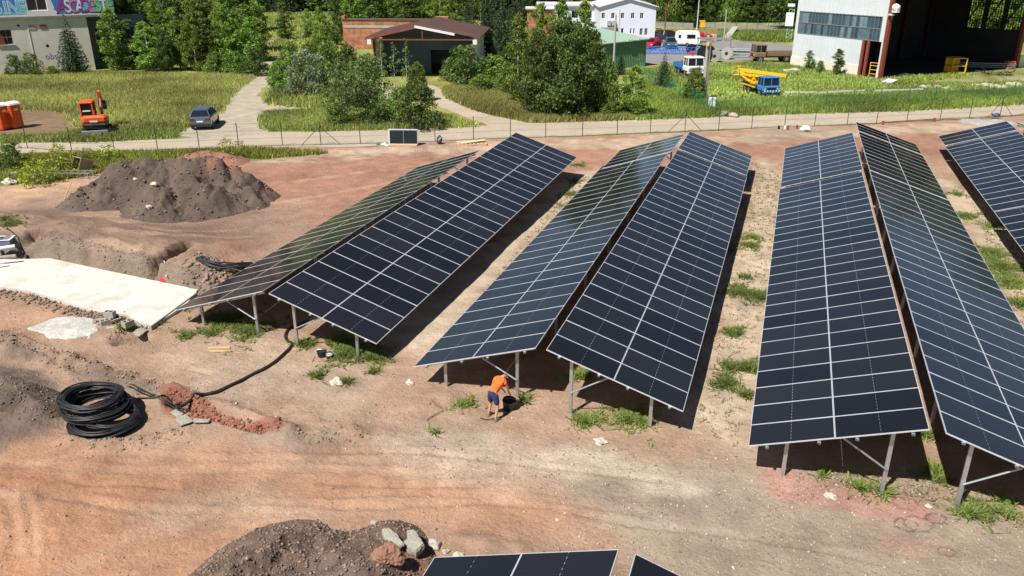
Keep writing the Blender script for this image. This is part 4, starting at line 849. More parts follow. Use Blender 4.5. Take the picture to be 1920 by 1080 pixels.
# ================================================================ BUILDINGS
def wall_mat_brick():
    mt, nt, b = new_mat('orange_brick'); L = nt.links; tc = nt.nodes.new('ShaderNodeTexCoord')
    mp = nt.nodes.new('ShaderNodeMapping'); mp.inputs['Rotation'].default_value = (PI / 2, 0, 0); L.new(tc.outputs['Object'], mp.inputs[0])
    br = nt.nodes.new('ShaderNodeTexBrick'); br.inputs['Scale'].default_value = 1.0; br.inputs['Brick Width'].default_value = 0.5; br.inputs['Row Height'].default_value = 0.2; br.inputs['Mortar Size'].default_value = 0.02
    br.inputs['Color1'].default_value = (.42, .13, .05, 1); br.inputs['Color2'].default_value = (.30, .09, .04, 1); br.inputs['Mortar'].default_value = (.40, .30, .22, 1); L.new(mp.outputs[0], br.inputs['Vector'])
    nz = nt.nodes.new('ShaderNodeTexNoise'); nz.inputs['Scale'].default_value = 1.2; nz.inputs['Detail'].default_value = 8; L.new(tc.outputs['Object'], nz.inputs['Vector'])
    r = nt.nodes.new('ShaderNodeMapRange'); r.inputs['From Min'].default_value = .3; r.inputs['From Max'].default_value = .7; r.inputs['To Min'].default_value = .6; r.inputs['To Max'].default_value = 1.35; L.new(nz.outputs['Fac'], r.inputs['Value'])
    s = nt.nodes.new('ShaderNodeVectorMath'); s.operation = 'SCALE'; L.new(br.outputs[0], s.inputs[0]); L.new(r.outputs[0], s.inputs['Scale']); L.new(s.outputs[0], b.inputs['Base Color']); b.inputs['Roughness'].default_value = .9; return mt
M_['brick'] = wall_mat_brick()
M_['plaster'] = mat('stained_cream_plaster', (0.72, 0.68, 0.56), 0.9, 0, 0.08, 0.8, dirt=(0.52, 0.46, 0.36), dscale=0.35, dth=0.56)
M_['plaster_w'] = mat('whitewashed_wall', (0.74, 0.74, 0.74), 0.85, 0, 0.06, 0.8, dirt=(0.55, 0.55, 0.56), dscale=0.5, dth=0.57)
M_['greyconc'] = mat('grey_concrete_side', (0.22, 0.22, 0.22), 0.9, 0, 0.2, 0.6)
M_['clad'] = mat('white_sheet_cladding', (0.66, 0.70, 0.72), 0.6, 0.1, 0.08, 0.5, dirt=(0.50, 0.44, 0.36), dscale=0.25, dth=0.62)
M_['bluegrey'] = mat('blue_grey_sheet', (0.10, 0.14, 0.19), 0.6, 0.2, 0.2, 0.7)
M_['brownroof'] = mat('brown_sheet_roof', (0.13, 0.075, 0.065), 0.6, 0.1, 0.18, 0.6, dirt=(0.18, 0.11, 0.09), dscale=0.4)
M_['pane'] = mat('dusty_window_glass', (0.07, 0.12, 0.15), 0.15, 0, 0.5, 1.6)
M_['greensheet'] = mat('green_sheet', (0.13, 0.27, 0.15), 0.6, 0.1, 0.12, 0.6)
M_['greenroof'] = mat('pale_green_roof', (0.30, 0.44, 0.33), 0.6, 0.1, 0.1, 0.6)
M_['bluewhite'] = mat('bluish_white_render', (0.66, 0.70, 0.78), 0.8, 0, 0.04, 0.4)
M_['roofwhite'] = mat('white_metal_roof', (0.74, 0.74, 0.75), 0.5, 0.1, 0.04, 0.4)
def frame_rect(mb, x0, x1, z0, z1, y, d, w, mat=0):
    """window frame strips standing from y-d to y on a wall in the xz plane"""
    mb.box(x0 - w, x1 + w, y - d, y, z1, z1 + w, mat); mb.box(x0 - w, x1 + w, y - d, y, z0 - w, z0, mat); mb.box(x0 - w, x0, y - d, y, z0, z1, mat); mb.box(x1, x1 + w, y - d, y, z0, z1, mat)
def wall_with_holes(mb, x0, x1, z0, z1, y, th, holes, mat=0):
    """wall slab y..y+th with rectangular openings, built from butted blocks"""
    xs = sorted(set([x0, x1] + [h[0] for h in holes] + [h[1] for h in holes])); zs = sorted(set([z0, z1] + [h[2] for h in holes] + [h[3] for h in holes]))
    V = {}; idx = lambda i, j, k: (i * len(zs) + j) * 2 + k
    for i in range(len(xs)):
        for j in range(len(zs)): pass
    verts = [(x, y + th * k, z) for x in xs for z in zs for k in (0, 1)]
    solid = lambda i, j: 0 <= i < len(xs) - 1 and 0 <= j < len(zs) - 1 and not any(h[0] <= (xs[i] + xs[i + 1]) / 2 <= h[1] and h[2] <= (zs[j] + zs[j + 1]) / 2 <= h[3] for h in holes)
    Fc = []
    for i in range(len(xs) - 1):
        for j in range(len(zs) - 1):
            if not solid(i, j): continue
            Fc.append((idx(i, j, 0), idx(i + 1, j, 0), idx(i + 1, j + 1, 0), idx(i, j + 1, 0))); Fc.append((idx(i, j, 1), idx(i, j + 1, 1), idx(i + 1, j + 1, 1), idx(i + 1, j, 1)))
            if not solid(i - 1, j): Fc.append((idx(i, j, 0), idx(i, j + 1, 0), idx(i, j + 1, 1), idx(i, j, 1)))
            if not solid(i + 1, j): Fc.append((idx(i + 1, j, 0), idx(i + 1, j, 1), idx(i + 1, j + 1, 1), idx(i + 1, j + 1, 0)))
            if not solid(i, j - 1): Fc.append((idx(i, j, 0), idx(i, j, 1), idx(i + 1, j, 1), idx(i + 1, j, 0)))
            if not solid(i, j + 1): Fc.append((idx(i, j + 1, 0), idx(i + 1, j + 1, 0), idx(i + 1, j + 1, 1), idx(i, j + 1, 1)))
    mb.add(verts, Fc, mat)
def local_frame(p0, dr): return math.atan2(dr[1], dr[0])
def window(parent, x0, x1, z0, z1, y, glass='glass_dark', fr='white', nx_=2, nz_=1, w=.07, recess=.12):
    mb = MB(); frame_rect(mb, x0 + w, x1 - w, z0 + w, z1 - w, y + recess, .08, w)
    for i in range(1, nx_): xx = x0 + (x1 - x0) * i / nx_; mb.box(xx - w * .4, xx + w * .4, y + recess - .07, y + recess - .005, z0 + w, z1 - w)
    for j in range(1, nz_): zz = z0 + (z1 - z0) * j / nz_; mb.box(x0 + w, x1 - w, y + recess - .065, y + recess - .01, zz - w * .4, zz + w * .4)
    f = mb.build('window', M_[fr], parent)
    g = MB(); g.box(x0 + w, x1 - w, y + recess + .004, y + recess + .02, z0 + w, z1 - w); g.build('pane', M_[glass], f); return f
# --- derelict building with graffiti (local x along the facade to the right, y into the building)
p0 = G(180, 131); d0 = (p0 - G(0, 142)).normalized(); ang = math.atan2(d0.y, d0.x) 
bl = thing('derelict_building', 'cream two-storey derelict block with colourful graffiti on its overhanging upper floor', 'building', (p0.x, p0.y, 0), ang)
q0 = (p0.x, p0.y); qd = (d0.x, d0.y)
def WL(u, v): return on_wall(u, v, q0, qd)
zt = WL(157, 32)[1]; xr = WL(215, 24)[0]
mb = MB(); wl = [WL(-6, 56), WL(19, 81)]
wx0, wx1 = WL(-12, 56)[0], WL(20, 56)[0]; wz0, wz1 = WL(10, 84)[1], WL(10, 56)[1]
wall_with_holes(mb, -34, 0, -.3, zt, 0, .35, [(wx0, wx1, wz0, wz1)]); mb.build('wall', M_['plaster'], bl)
window(bl, wx0, wx1, wz0, wz1, 0, nx_=3, nz_=2, fr='greyconc', recess=.2); mb = MB(); mb.box(wx0 - .1, wx1 + .15, -.12, .0, wz0 - .1, wz0 - .004); mb.build('window_sill', M_['conc'], bl)
mb = MB(); mb.box(wx0 + .01, wx0 + .9, .02, .08, wz0 + .0, wz0 + 1.1); mb.build('board', M_['rust'], bl)
mb = MB(); mb.box(-.35, 0, .352, 14, -.3, zt); mb.build('side_wall', M_['greyconc'], bl)
mb = MB(); mb.box(-34, xr, -.25, 14, zt + .004, zt + .28); mb.build('floor_slab', M_['greyconc'], bl)
uw0, uw1 = WL(52, 20)[0], WL(90, 20)[0]; uz0 = zt + .28 + .7
mb = MB(); wall_with_holes(mb, -34, xr, zt + .284, zt + 5.2, -.25, .3, [(uw0, uw1, uz0, uz0 + 2.4), (-26, -22, uz0, uz0 + 2.4)]); mb.build('upper_wall', M_['plaster_w'], bl)
window(bl, uw0, uw1, uz0, uz0 + 2.4, -.25, nx_=2, fr='plaster_w', recess=.22); window(bl, -26, -22, uz0, uz0 + 2.4, -.25, nx_=2, fr='plaster_w', recess=.22)
mb = MB(); mb.box(xr - .3, xr, .054, 14, zt + .284, zt + 5.2); mb.build('upper_side_wall', M_['greyconc'], bl)
mb = MB(); mb.box(-34.3, xr + .3, -.5, 14.3, zt + 5.204, zt + 5.5); mb.build('roof', M_['greyconc'], bl)
mb = MB(); mb.box(-34, -33.7, .352, 14, -.3, zt); mb.box(-34, 0, 13.7, 14, -.29, zt - .002); mb.build('rear_wall', M_['greyconc'], bl)
mb = MB(); mb.box(.004, 7.5, 3.2, 3.5, -.3, zt); mb.build('recessed_wall', M_['greyconc'], bl)
for k in range(3): window(bl, 1.0 + k * 1.9, 2.3 + k * 1.9, 3.2, 5.2, 3.05, nx_=2, fr='white', recess=.145, glass='glass_dark')
for k in range(3): window(bl, 1.0 + k * 1.9, 2.3 + k * 1.9, .7, 2.2, 3.05, nx_=2, fr='greyconc', recess=.145)
for (uu, vv, r) in ((34, 48, .16), (89, 86, .2)):
    s_, h_ = WL(uu, vv); mb = MB(); mb.cyl((s_, -.006, h_), (s_, .05, h_), r, 12); mb.build('wall_hole', M_['dark'], bl)
for (uu, vv, c_) in ((60, 51, 'conc'), (81, 50, 'brick')):
    s_, h_ = WL(uu, vv); mb = MB(); mb.box(s_ - .38, s_ + .38, -.05, -.004, h_ - .28, h_ + .28); mb.box(s_ - .3, s_ + .3, -.055, -.045, h_ - .2, h_ + .2); mb.build('vent_patch', M_[c_], bl)
mb = MB(); s_, h_ = WL(50, 42); mb.box(s_ - .04, s_ + .04, -.05, -.004, 1.2, zt); mb.build('downpipe', M_['plaster_w'], bl)
# graffiti: splash shapes and letters, painted on the wall
def text_part(txt, x, z, size, color, parent, y, name='graffiti_letter', wdt=.9, off=.012, rot=0):
    cu = bpy.data.curves.new(name, 'FONT'); cu.body = txt; cu.size = size; cu.offset = off; cu.extrude = .002; cu.align_x = 'CENTER'
    tmp = bpy.data.objects.new(name, cu); dg = bpy.context.evaluated_depsgraph_get(); col.objects.link(tmp); bpy.context.view_layer.update()
    me = bpy.data.meshes.new_from_object(tmp.evaluated_get(bpy.context.evaluated_depsgraph_get())); bpy.data.objects.remove(tmp); me.materials.clear(); me.materials.append(color)
    o = bpy.data.objects.new(name, me); col.objects.link(o); o.parent = parent; o.location = (x, y, z); o.rotation_euler = (PI / 2, rot, 0); o.scale = (wdt, 1, 1); return o
gcol = {n: mat('spray_' + n, c, .6, 0, .12, 2) for n, c in dict(magenta=(.42, .04, .30), white=(.75, .8, .85), cyan=(.10, .50, .70), purple=(.22, .10, .45), lime=(.35, .55, .08), blue=(.05, .22, .60), black=(.03, .03, .08), pink=(.60, .25, .45)).items()}
def splash(x0, x1, z0, z1, colr, y, seed):
    r = random.Random(seed); n = 40; P = []
    for k in range(n):
        a = 2 * PI * k / n; ca, sa = math.cos(a), math.sin(a); e = 1 + r.uniform(-.10, .08)
        P.append(((x0 + x1) / 2 + (x1 - x0) / 2 * math.copysign(abs(ca) ** .35, ca) * e, y - r.random() * 0, (z0 + z1) / 2 + (z1 - z0) / 2 * math.copysign(abs(sa) ** .5, sa) * (1 + r.uniform(-.13, .1))))
    mb = MB(); mb.add(P, [tuple(range(n))]); return mb.build('graffiti_paint', colr, bl)
yy = -.256
g0, g1x = WL(112, 27)[0], WL(212, 20)[0]; gw = (g1x - g0) / 9
splash(g0 - .5, g1x + .2, zt + .5, zt + 3.0, gcol['blue'], yy, 3); splash(g0 + .2, g1x - 2.5, zt + .9, zt + 2.9, gcol['purple'], yy - .003, 4); splash(g1x - 3.4, g1x + .1, zt + .6, zt + 2.8, gcol['cyan'], yy - .005, 9)
for k, (ch, c_) in enumerate(zip('ASCADESTE', ['magenta', 'white', 'pink', 'white', 'magenta', 'pink', 'lime', 'white', 'lime'])):
    text_part(ch, g0 + gw * (k + .5), zt + .62, 2.35, gcol['black'], bl, yy - .010, wdt=.78, off=.10); text_part(ch, g0 + gw * (k + .5), zt + .68, 2.25, gcol[c_], bl, yy - .016, wdt=.78, off=.035)
b0, b1 = WL(-40, 33)[0], WL(51, 32)[0]
splash(b0, b1, zt + .45, zt + 2.9, gcol['cyan'], yy, 5); splash(b0 + .6, b1 - .8, zt + .9, zt + 2.4, gcol['blue'], yy - .003, 6); gw = (b1 - b0) / 6
for k, ch in enumerate('SOBINE'): text_part(ch, b0 + gw * (k + .5), zt + .75, 2.1, gcol['white'], bl, yy - .010, wdt=.8, off=.08); text_part(ch, b0 + gw * (k + .5), zt + .8, 2.0, gcol['cyan'], bl, yy - .016, wdt=.8, off=.0)
s_, _ = WL(98, 115); text_part('obs', s_, 1.7, 1.1, gcol['purple'], bl, -.01, off=-.01); text_part('NERO', s_ + 2.2, .7, .9, gcol['cyan'], bl, -.01, off=-.01)
# --- brick building behind the hall
pa = G(650, 92); pb = G(842, 94); d = (pb - pa).normalized(); L_ = (pb - pa).length; ang = math.atan2(d.y, d.x); hb = on_wall(650, 36, (pa.x, pa.y), (d.x, d.y))[1]
bb = thing('brick_building', 'long low orange brick building behind the brown-roofed hall', 'building', pa, ang)
mb = MB(); mb.box(-.4, L_, 0, 1.6, -.3, hb - .15); mb.build('wall', M_['brick'], bb); mb = MB(); mb.box(-.5, L_ + .1, -.12, 1.7, hb - .146, hb + .08); mb.build('roof_edge', M_['brownroof'], bb)
mb = MB(); mb.box(-.3, L_ - .1, -.06, -.002, hb * .72, hb * .80); mb.build('brick_band', M_['conc'], bb); mb = MB(); mb.box(-.45, .05, -.1, 1, hb + .084, hb + .55); mb.build('chimney', M_['brick'], bb); mb = MB(); mb.box(L_ - 2.2, L_ - .1, .5, 1.5, hb + .084, hb + .45); mb.build('parapet', M_['brick'], bb)
# --- open hall with brown gable roof
pa = G(706, 146); pb = G(889, 147); d = (pb - pa).normalized(); L_ = (pb - pa).length; ang = math.atan2(d.y, d.x); hv = on_wall(700, 67, (pa.x, pa.y), (d.x, d.y))[1]; hr = on_wall(797, 47, (pa.x, pa.y), (d.x, d.y))[1]
hl = thing('open_hall', 'open-fronted steel hall with dark brown gable roof and blue-grey sheet back wall', 'building', pa, ang)
D_ = 15.0; m_ = L_ / 2; ov = .9
for nm, x0, z0, x1, z1 in (('roof', -ov, hv - .1, m_, hr), ('roof', L_ + ov, hv - .1, m_, hr)):
    mb = MB(); V = [(x0, -1.0, z0), (x1, -1.0, z1), (x1, D_, z1), (x0, D_, z0)]; V += [(a, b, c - .12) for a, b, c in V]; mb.add(V, [(0, 1, 2, 3), (7, 6, 5, 4), (0, 4, 5, 1), (1, 5, 6, 2), (2, 6, 7, 3), (3, 7, 4, 0)])
    for k in range(1, 30):
        yk = -1 + (D_ + 1) * k / 30; mb.bar((x0, yk, z0 + .02), (x1, yk, z1 + .02), .05, .05)
    rf = mb.build(nm, M_['brownroof'], hl)
mb = MB(); a, b = Vector((m_ - .9, -1.06, hr - .1)), Vector((L_ - 2.2, -1.06, hr - .1 - (hr - hv) * .72)); mb.bar(a, b, .06, .28); mb.build('barge_board', M_['white'], hl)
mb = MB(); mb.bar((-ov, -1.06, hv - .28), (m_ - .9, -1.06, hr - .26), .05, .2); mb.bar((-.3, -.9, hv - .38), (L_ + .3, -.9, hv - .38), .12, .14); mb.bar((m_, -.9, hv - .38), (m_, -.9, hr - .2), .1); mb.build('truss', M_['rust'], hl)
for x in (0, L_):
    mb = MB(); mb.box(x - .14, x + .14, -.3, .0, -.2, hv - .3); mb.box(x - .09, x + .09, -.36, -.302, -.2, hv - .3); mb.build('post', M_['rust'], hl)
for k, x in enumerate((-.35, L_ + .3)):
    mb = MB(); mb.box(x - .25, x + .25, -1.3, -.9, hv - .9, hv - .35); mb.build('floodlight', M_['white'], hl)
cy = 4.2; mb = MB(); dx0, dx1 = m_ + .2, m_ + 3.6
wall_with_holes(mb, .2, L_ - .2, -.2, hv - .2, cy, .1, [(dx0, dx1, -.2, 3.0)])
for k in range(int(L_ / .35)):
    x = .3 + k * .35
    if x < dx0 - .1 or x > dx1 + .1: mb.box(x, x + .12, cy - .06, cy - .002, 0, hv - .25)
    else: mb.box(x, x + .12, cy - .06, cy - .002, 3.02, hv - .25)
mb.build('sheet_wall', M_['bluegrey'], hl); mb = MB(); mb.box(dx1 + .05, dx1 + 2.0, cy - .2, cy - .1, .1, 3.0); mb.build('sliding_door', M_['greyconc'], hl)
mb = MB(); mb.add([(.2, cy + .05, hv - .2), (L_ - .2, cy + .05, hv - .2), (m_, cy + .05, hr - .15)], [(0, 1, 2)]); mb.build('gable', M_['bluegrey'], hl)
mb = MB(); mb.box(.0, .12, .05, D_ - .3, -.2, hv - .2); mb.box(L_ - .12, L_, .05, D_ - .3, -.2, hv - .2); mb.box(.2, L_ - .2, D_ - .5, D_ - .4, -.2, hv - .2); mb.build('side_wall', M_['clad'], hl)
# --- white house with gable
pa = G(1124, 74); pb = G(1227, 74); d = (pb - pa).normalized(); L_ = (pb - pa).length; ang = math.atan2(d.y, d.x); WW = lambda u, v: on_wall(u, v, (pa.x, pa.y), (d.x, d.y)); hv = WW(1225, 13)[1]; hr = WW(1170, -1)[1]
wh = thing('white_house', 'bluish white two-storey building with low white gable roof', 'building', pa, ang); m_ = L_ / 2
holes = [(WW(u - 3.2, 35)[0], WW(u + 3.2, 35)[0], WW(u, 35)[1], WW(u, 24)[1]) for u in (1131, 1149, 1167, 1186, 1203)]
holes2 = [(WW(1155, 63)[0], WW(1160, 63)[0], WW(1160, 63)[1], WW(1160, 53)[1]), (WW(1164, 63)[0], WW(1169, 63)[0], WW(1160, 63)[1], WW(1160, 53)[1]), (WW(1181, 63)[0], WW(1184, 63)[0], WW(1160, 63)[1], WW(1160, 53)[1]), (WW(1187, 63)[0], WW(1190, 63)[0], WW(1160, 63)[1], WW(1160, 53)[1]), (WW(1199, 66)[0], WW(1205, 66)[0], WW(1160, 66)[1], WW(1160, 53)[1]), (WW(1208, 66)[0], WW(1214, 66)[0], WW(1160, 66)[1], WW(1160, 53)[1])]
mb = MB(); wall_with_holes(mb, 0, L_, -.2, hv, 0, .3, holes + holes2); mb.add([(0, 0, hv), (L_, 0, hv), (m_, 0, hr), (0, .3, hv), (L_, .3, hv), (m_, .3, hr)], [(0, 1, 2), (3, 5, 4)]); mb.build('wall', M_['bluewhite'], wh)
for h in holes + holes2: window(wh, *h, 0, nx_=1 if h[1] - h[0] < .5 else 2, w=.06, recess=.15)
mb = MB(); mb.box(0, .3, .304, 18, -.2, hv); mb.box(L_ - .3, L_, .304, 18, -.2, hv); mb.box(0, L_, 17.7, 18, -.19, hv - .01); mb.build('side_wall', M_['bluewhite'], wh)
for x0, s in ((-.4, 0), (L_ + .4, 1)):
    mb = MB(); V = [(x0, -.4, hv - .05), (m_, -.4, hr + .1), (m_, 18.3, hr + .1), (x0, 18.3, hv - .05)]; V += [(a, b, c + .14) for a, b, c in V]; mb.add(V, [(0, 1, 2, 3), (7, 6, 5, 4), (0, 4, 5, 1), (1, 5, 6, 2), (2, 6, 7, 3), (3, 7, 4, 0)]); mb.build('roof', M_['roofwhite'], wh)
x0 = WW(1138, 48)[0]
for k in range(2): mb = MB(); mb.box(x0 + k * .9, x0 + .7 + k * .9, -.5, -.004, WW(1138, 48)[1], WW(1138, 38)[1], bev=.05); mb.build('air_conditioner', M_['conc'], wh)
mb = MB(); mb.box(.2, WW(1152, 54)[0], -2.2, -.004, 0, WW(1145, 51)[1]); mb.build('porch', M_['greyconc'], wh)
mb = MB(); mb.tube([(WW(1161, 24)[0], -.08, 0.2), (WW(1161, 24)[0], -.08, hv - .2)], .06, 6); mb.build('downpipe', M_['white'], wh)
wg = thing('white_roofed_wing', 'low white-roofed wing left of the white house, half hidden by trees', 'building', G(1010, 62), ang)
mb = MB(); mb.box(0, 15, 0, 9, -.2, 5.2); mb.build('wall', M_['bluewhite'], wg); mb = MB(); mb.box(-.4, 15.2, -.5, 9.4, 5.204, 5.6); mb.build('roof', M_['roofwhite'], wg)
for k in range(5): mb = MB(); mb.box(1 + k * 2.8, 2.2 + k * 2.8, -.04, -.004, 3, 4.3); mb.build('window', M_['glass_dark'], wg)
sh2 = thing('flat_roofed_shed', 'small flat-roofed brick shed glimpsed between the trees left of the white house', 'shed', G(988, 68), ang)
mb = MB(); mb.box(0, 5, 0, 4, -.2, 5.0); mb.build('wall', M_['brick'], sh2); mb = MB(); mb.box(-.3, 5.3, -.4, 4.3, 5.004, 5.3); mb.build('roof', M_['roofwhite'], sh2)
# --- green sheet shed
pc = G(1210, 124); pd_ = G(1130, 131); 
gs = thing('green_shed', 'green corrugated sheet shed with pale green roof beside the white house', 'shed', (pd_.x, pd_.y, 0), math.atan2(pc.y - pd_.y, pc.x - pd_.x)); L_ = (pc - pd_).length; WG = lambda u, v: on_wall(u, v, (pd_.x, pd_.y), ((pc - pd_).normalized().x, (pc - pd_).normalized().y))
hgl, hgr = WG(1134, 83)[1], WG(1210, 74)[1]
mb = MB(); V = [(0, 0, -.1), (L_, 0, -.1), (L_, 0, hgr), (0, 0, hgl)]; V += [(a, 10, c) for a, b, c in V]; mb.add(V, [(0, 1, 2, 3), (7, 6, 5, 4), (1, 5, 6, 2), (4, 0, 3, 7)])
for k in range(int(L_ / .3)):
    x = k * .3 + .05; zt_ = hgl + (hgr - hgl) * x / L_; mb.box(x, x + .10, -.06, -.001, 0, zt_ - .1)
mb.build('sheet_wall', M_['greensheet'], gs)
mb = MB(); V = [(-.3, -.35, hgl + .02), (L_ + .3, -.35, hgr + .02), (L_ + .3, 10.3, hgr + .7), (-.3, 10.3, hgl + .7)]; V += [(a, b, c + .1) for a, b, c in V]; mb.add(V, [(3, 2, 1, 0), (4, 5, 6, 7), (0, 1, 5, 4), (1, 2, 6, 5), (2, 3, 7, 6), (3, 0, 4, 7)]); mb.build('roof', M_['greenroof'], gs)
mb = MB(); mb.box(L_ * .5, L_ * .62, -.42, -.36, hgl + .05 + (hgr - hgl) * .55, hgl + .3 + (hgr - hgl) * .55); mb.box(L_ * .75, L_ * .82, -.42, -.36, hgl + .05 + (hgr - hgl) * .78, hgl + .3 + (hgr - hgl) * .78); mb.build('gutter_patch', M_['white'], gs)
# --- big hangar on the right
pa = G(1482, 123); pb = G(1650, 148); d = (pb - pa).normalized(); L_ = (pb - pa).length; ang = math.atan2(d.y, d.x); WH = lambda u, v: on_wall(u, v, (pa.x, pa.y), (d.x, d.y)); HH = 12.5; LN = 26.0
hg = thing('hangar', 'large hangar with ribbed white end wall, window band and dark open side', 'building', pa, ang)
zb = WH(1605, 122)[1]; wx0, wx1 = WH(1497, 45)[0], WH(1654, 45)[0]; wz0, wz1 = WH(1570, 70)[1], WH(1570, 25)[1]; dx0, dx1 = WH(1613, 110)[0], WH(1648, 110)[0]; dz1 = wz0
mb = MB(); wall_with_holes(mb, 0, L_, zb, HH, 0, .18, [(wx0, wx1, wz0, wz1), (dx0, dx1, zb, dz1 - .02)])
x = .15
while x < L_ - .1:
    segs = [(zb + .02, wz0 - .04), (wz1 + .04, HH)] if wx0 < x < wx1 else [(zb + .02, HH)]
    for a, b in segs:
        if dx0 - .08 < x < dx1 + .08 and a < dz1: continue
        mb.box(x - .03, x + .03, -.05, -.001, a, b)
    x += .62
mb.build('end_wall', M_['clad'], hg)
mb = MB(); mb.box(-.05, dx0, -.08, .25, -.2, zb - .003); mb.box(dx1, L_, -.08, .25, -.2, zb - .003); mb.build('plinth', M_['plaster'], hg)
fr = MB(); frame_rect(fr, wx0 + .08, wx1 - .08, wz0 + .08, wz1 - .08, .05, .08, .08); zm = (wz0 + wz1) / 2; fr.box(wx0 + .08, wx1 - .08, .0, .05, zm - .05, zm + .05)
nW = 24
for k in range(1, nW): xx = wx0 + (wx1 - wx0) * k / nW; fr.box(xx - .025, xx + .025, .005, .045, wz0 + .08, wz1 - .08)
f = fr.build('window', M_['galv_dull'], hg)
gm = MB()
gr_ = random.Random(5)
tones = [(.05, .09, .12), (.10, .16, .19), (.04, .06, .08), (.16, .24, .27), (.12, .07, .07)]
for k in range(nW):
    for z0, z1 in ((wz0 + .08, zm - .05), (zm + .05, wz1 - .08)):
        xx = wx0 + (wx1 - wx0) * k / nW; c_ = tones[min(4, int(abs(gr_.gauss(0, 1.6))))]; gm.box(xx + .03, xx + (wx1 - wx0) / nW - .03, .055, .07, z0, z1, c=c_)
M_['panes'] = mat('mixed_dusty_panes', (1, 1, 1), .25, 0, .3, 1.5, attr=True); gm.build('pane', M_['panes'], f)
for xx in (dx0 - .02, dx0 + .75): mb = MB(); mb.box(xx, xx + .35, -.12, .1, -.1, dz1 - .05); mb.build('door_post', M_['rust'], hg)
mb = MB(); mb.box(L_ - .05, L_ + .35, -.45, .0, -.1, HH); mb.box(L_ + .1, L_ + .2, -.55, -.452, -.1, HH); mb.build('corner_column', M_['rust'], hg)
mb = MB(); mb.box(L_ - .5, L_ - .06, -.12, -.002, -.1, HH); mb.build('corner_trim', M_['clad'], hg)
mb = MB(); zf = WH(1690, 14)[1]; mb.box(L_ + .3, L_ + 1.0, -.8, -.5, zf - .9, zf - .75); mb.box(L_ + .9, L_ + 1.6, -1.0, -.5, zf - .55, zf + .25, M=None); mb.blob((L_ + 1.2, -.8, zf), (.5, .35, .45), 3, rough=.05); mb.build('floodlight', M_['white'], hg)
# far end wall, rear wall with windows, roof; the long side stays open
mb = MB(); fw0 = L_ * .42; fwb = [(fw0 + k * (L_ - .3 - fw0) / 3 + .35, fw0 + (k + 1) * (L_ - .3 - fw0) / 3 - .35) for k in range(3)]; M_['innerw'] = mat('interior_shade_wall', (.035, .033, .032), .95, 0, .25, .8)  # innerw: shade of the hangar interior put into a near-black wall colour
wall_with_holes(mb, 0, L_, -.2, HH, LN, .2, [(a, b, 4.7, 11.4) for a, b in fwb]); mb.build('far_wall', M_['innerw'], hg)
for a, b in fwb:
    mb = MB()
    for j in range(7): xx = a + (b - a) * j / 6; mb.box(xx - .04, xx + .04, LN + .05, LN + .12, 4.7, 11.4)
    for j in range(5): zz = 4.7 + 6.7 * j / 4; mb.box(a, b, LN + .055, LN + .115, zz - .05, zz + .05)
    mb.build('window', M_['dark'], hg)
    mb = MB(); mb.bar((a - .5, LN - .3, 4.5), (b + .4, LN - .3, 9.5), .16); mb.build('wind_brace', M_['innerw'], hg)
mb = MB(); mb.box(.25, L_ - .5, .22, .26, dz1, HH - .3) if False else mb.box(.25, wx0 - .1, .22, .26, .1, HH - .3); mb.build('inner_lining', M_['greyconc'], hg)
bays = 5; bw = LN / bays; hz0, hz1 = 4.6, 11.6; WB = 5
def rot_box(mb, y0, y1, z0, z1, x0, x1, m=0): mb.box(x0, x1, y0, y1, z0, z1, m)
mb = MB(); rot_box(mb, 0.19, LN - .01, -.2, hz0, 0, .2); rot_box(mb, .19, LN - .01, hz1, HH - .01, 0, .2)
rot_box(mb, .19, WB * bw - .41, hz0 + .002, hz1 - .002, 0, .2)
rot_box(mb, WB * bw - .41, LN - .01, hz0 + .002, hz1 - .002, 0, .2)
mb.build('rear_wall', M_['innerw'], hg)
M_['clearpane'] = mat('grimy_pane', (0.10, 0.13, 0.12), 0.3); 
for k in range(WB, bays):
    y0, y1 = k * bw + .4 + (.4 if k == 0 else 0), (k + 1) * bw - .4 - (.4 if k == bays - 1 else 0); mb = MB()
    for j in range(9): yy_ = y0 + (y1 - y0) * j / 8; mb.box(.05, .12, yy_ - .03, yy_ + .03, hz0, hz1)
    for j in range(5): zz = hz0 + (hz1 - hz0) * j / 4; mb.box(.055, .115, y0, y1, zz - .05, zz + .05)
    f = mb.build('window', M_['dark'], hg)
M_['shaded_rust'] = mat('shaded_brown_steel', (.07, .03, .025), .8)  # darker copy of the red steel, interior shade put into its colour
for k in range(1, bays + 1):
    mb = MB(); yk = k * bw; mb.box(.5, .85, yk - .2, yk + .2, -.1, HH - .8); mb.box(.4, 1.0, yk - .26, yk + .26, 0, .35)
    for z in range(2, 11, 2): mb.bar((.85, yk, z), (1.2, yk, z + 1), .1)
    mb.build('inner_column', M_['shaded_rust'], hg)
for k in range(bays + 1):
    if k < 5: continue
    mb = MB(); yk = k * bw; mb.box(L_ - .3, L_ + .15, yk - .3, yk + .3, -.1, HH - .8); mb.build('outer_column', M_['rust'], hg)
for k in range(bays + 1):
    mb = MB(); yk = min(LN - .3, k * bw + .1); mb.bar((.3, yk, HH - .9), (L_, yk, HH - .9), .2, .3); mb.bar((.3, yk, HH - 2.2), (L_, yk, HH - 2.2), .15)
    for j in range(8): x = .4 + j * (L_ - .6) / 8; mb.bar((x, yk, HH - 2.2), (x + (L_ - .6) / 16, yk, HH - .9), .1); mb.bar((x + (L_ - .6) / 16, yk, HH - .9), (x + (L_ - .6) / 8, yk, HH - 2.2), .1)
    mb.build('roof_truss', M_['shaded_rust'], hg)
mb = MB(); mb.box(-.6, L_ + 3.9, -.6, LN + .6, HH + .004, HH + .35); mb.build('roof', M_['greyconc'], hg)  # wide overhang past the open side is added, out of view, to shade the interior
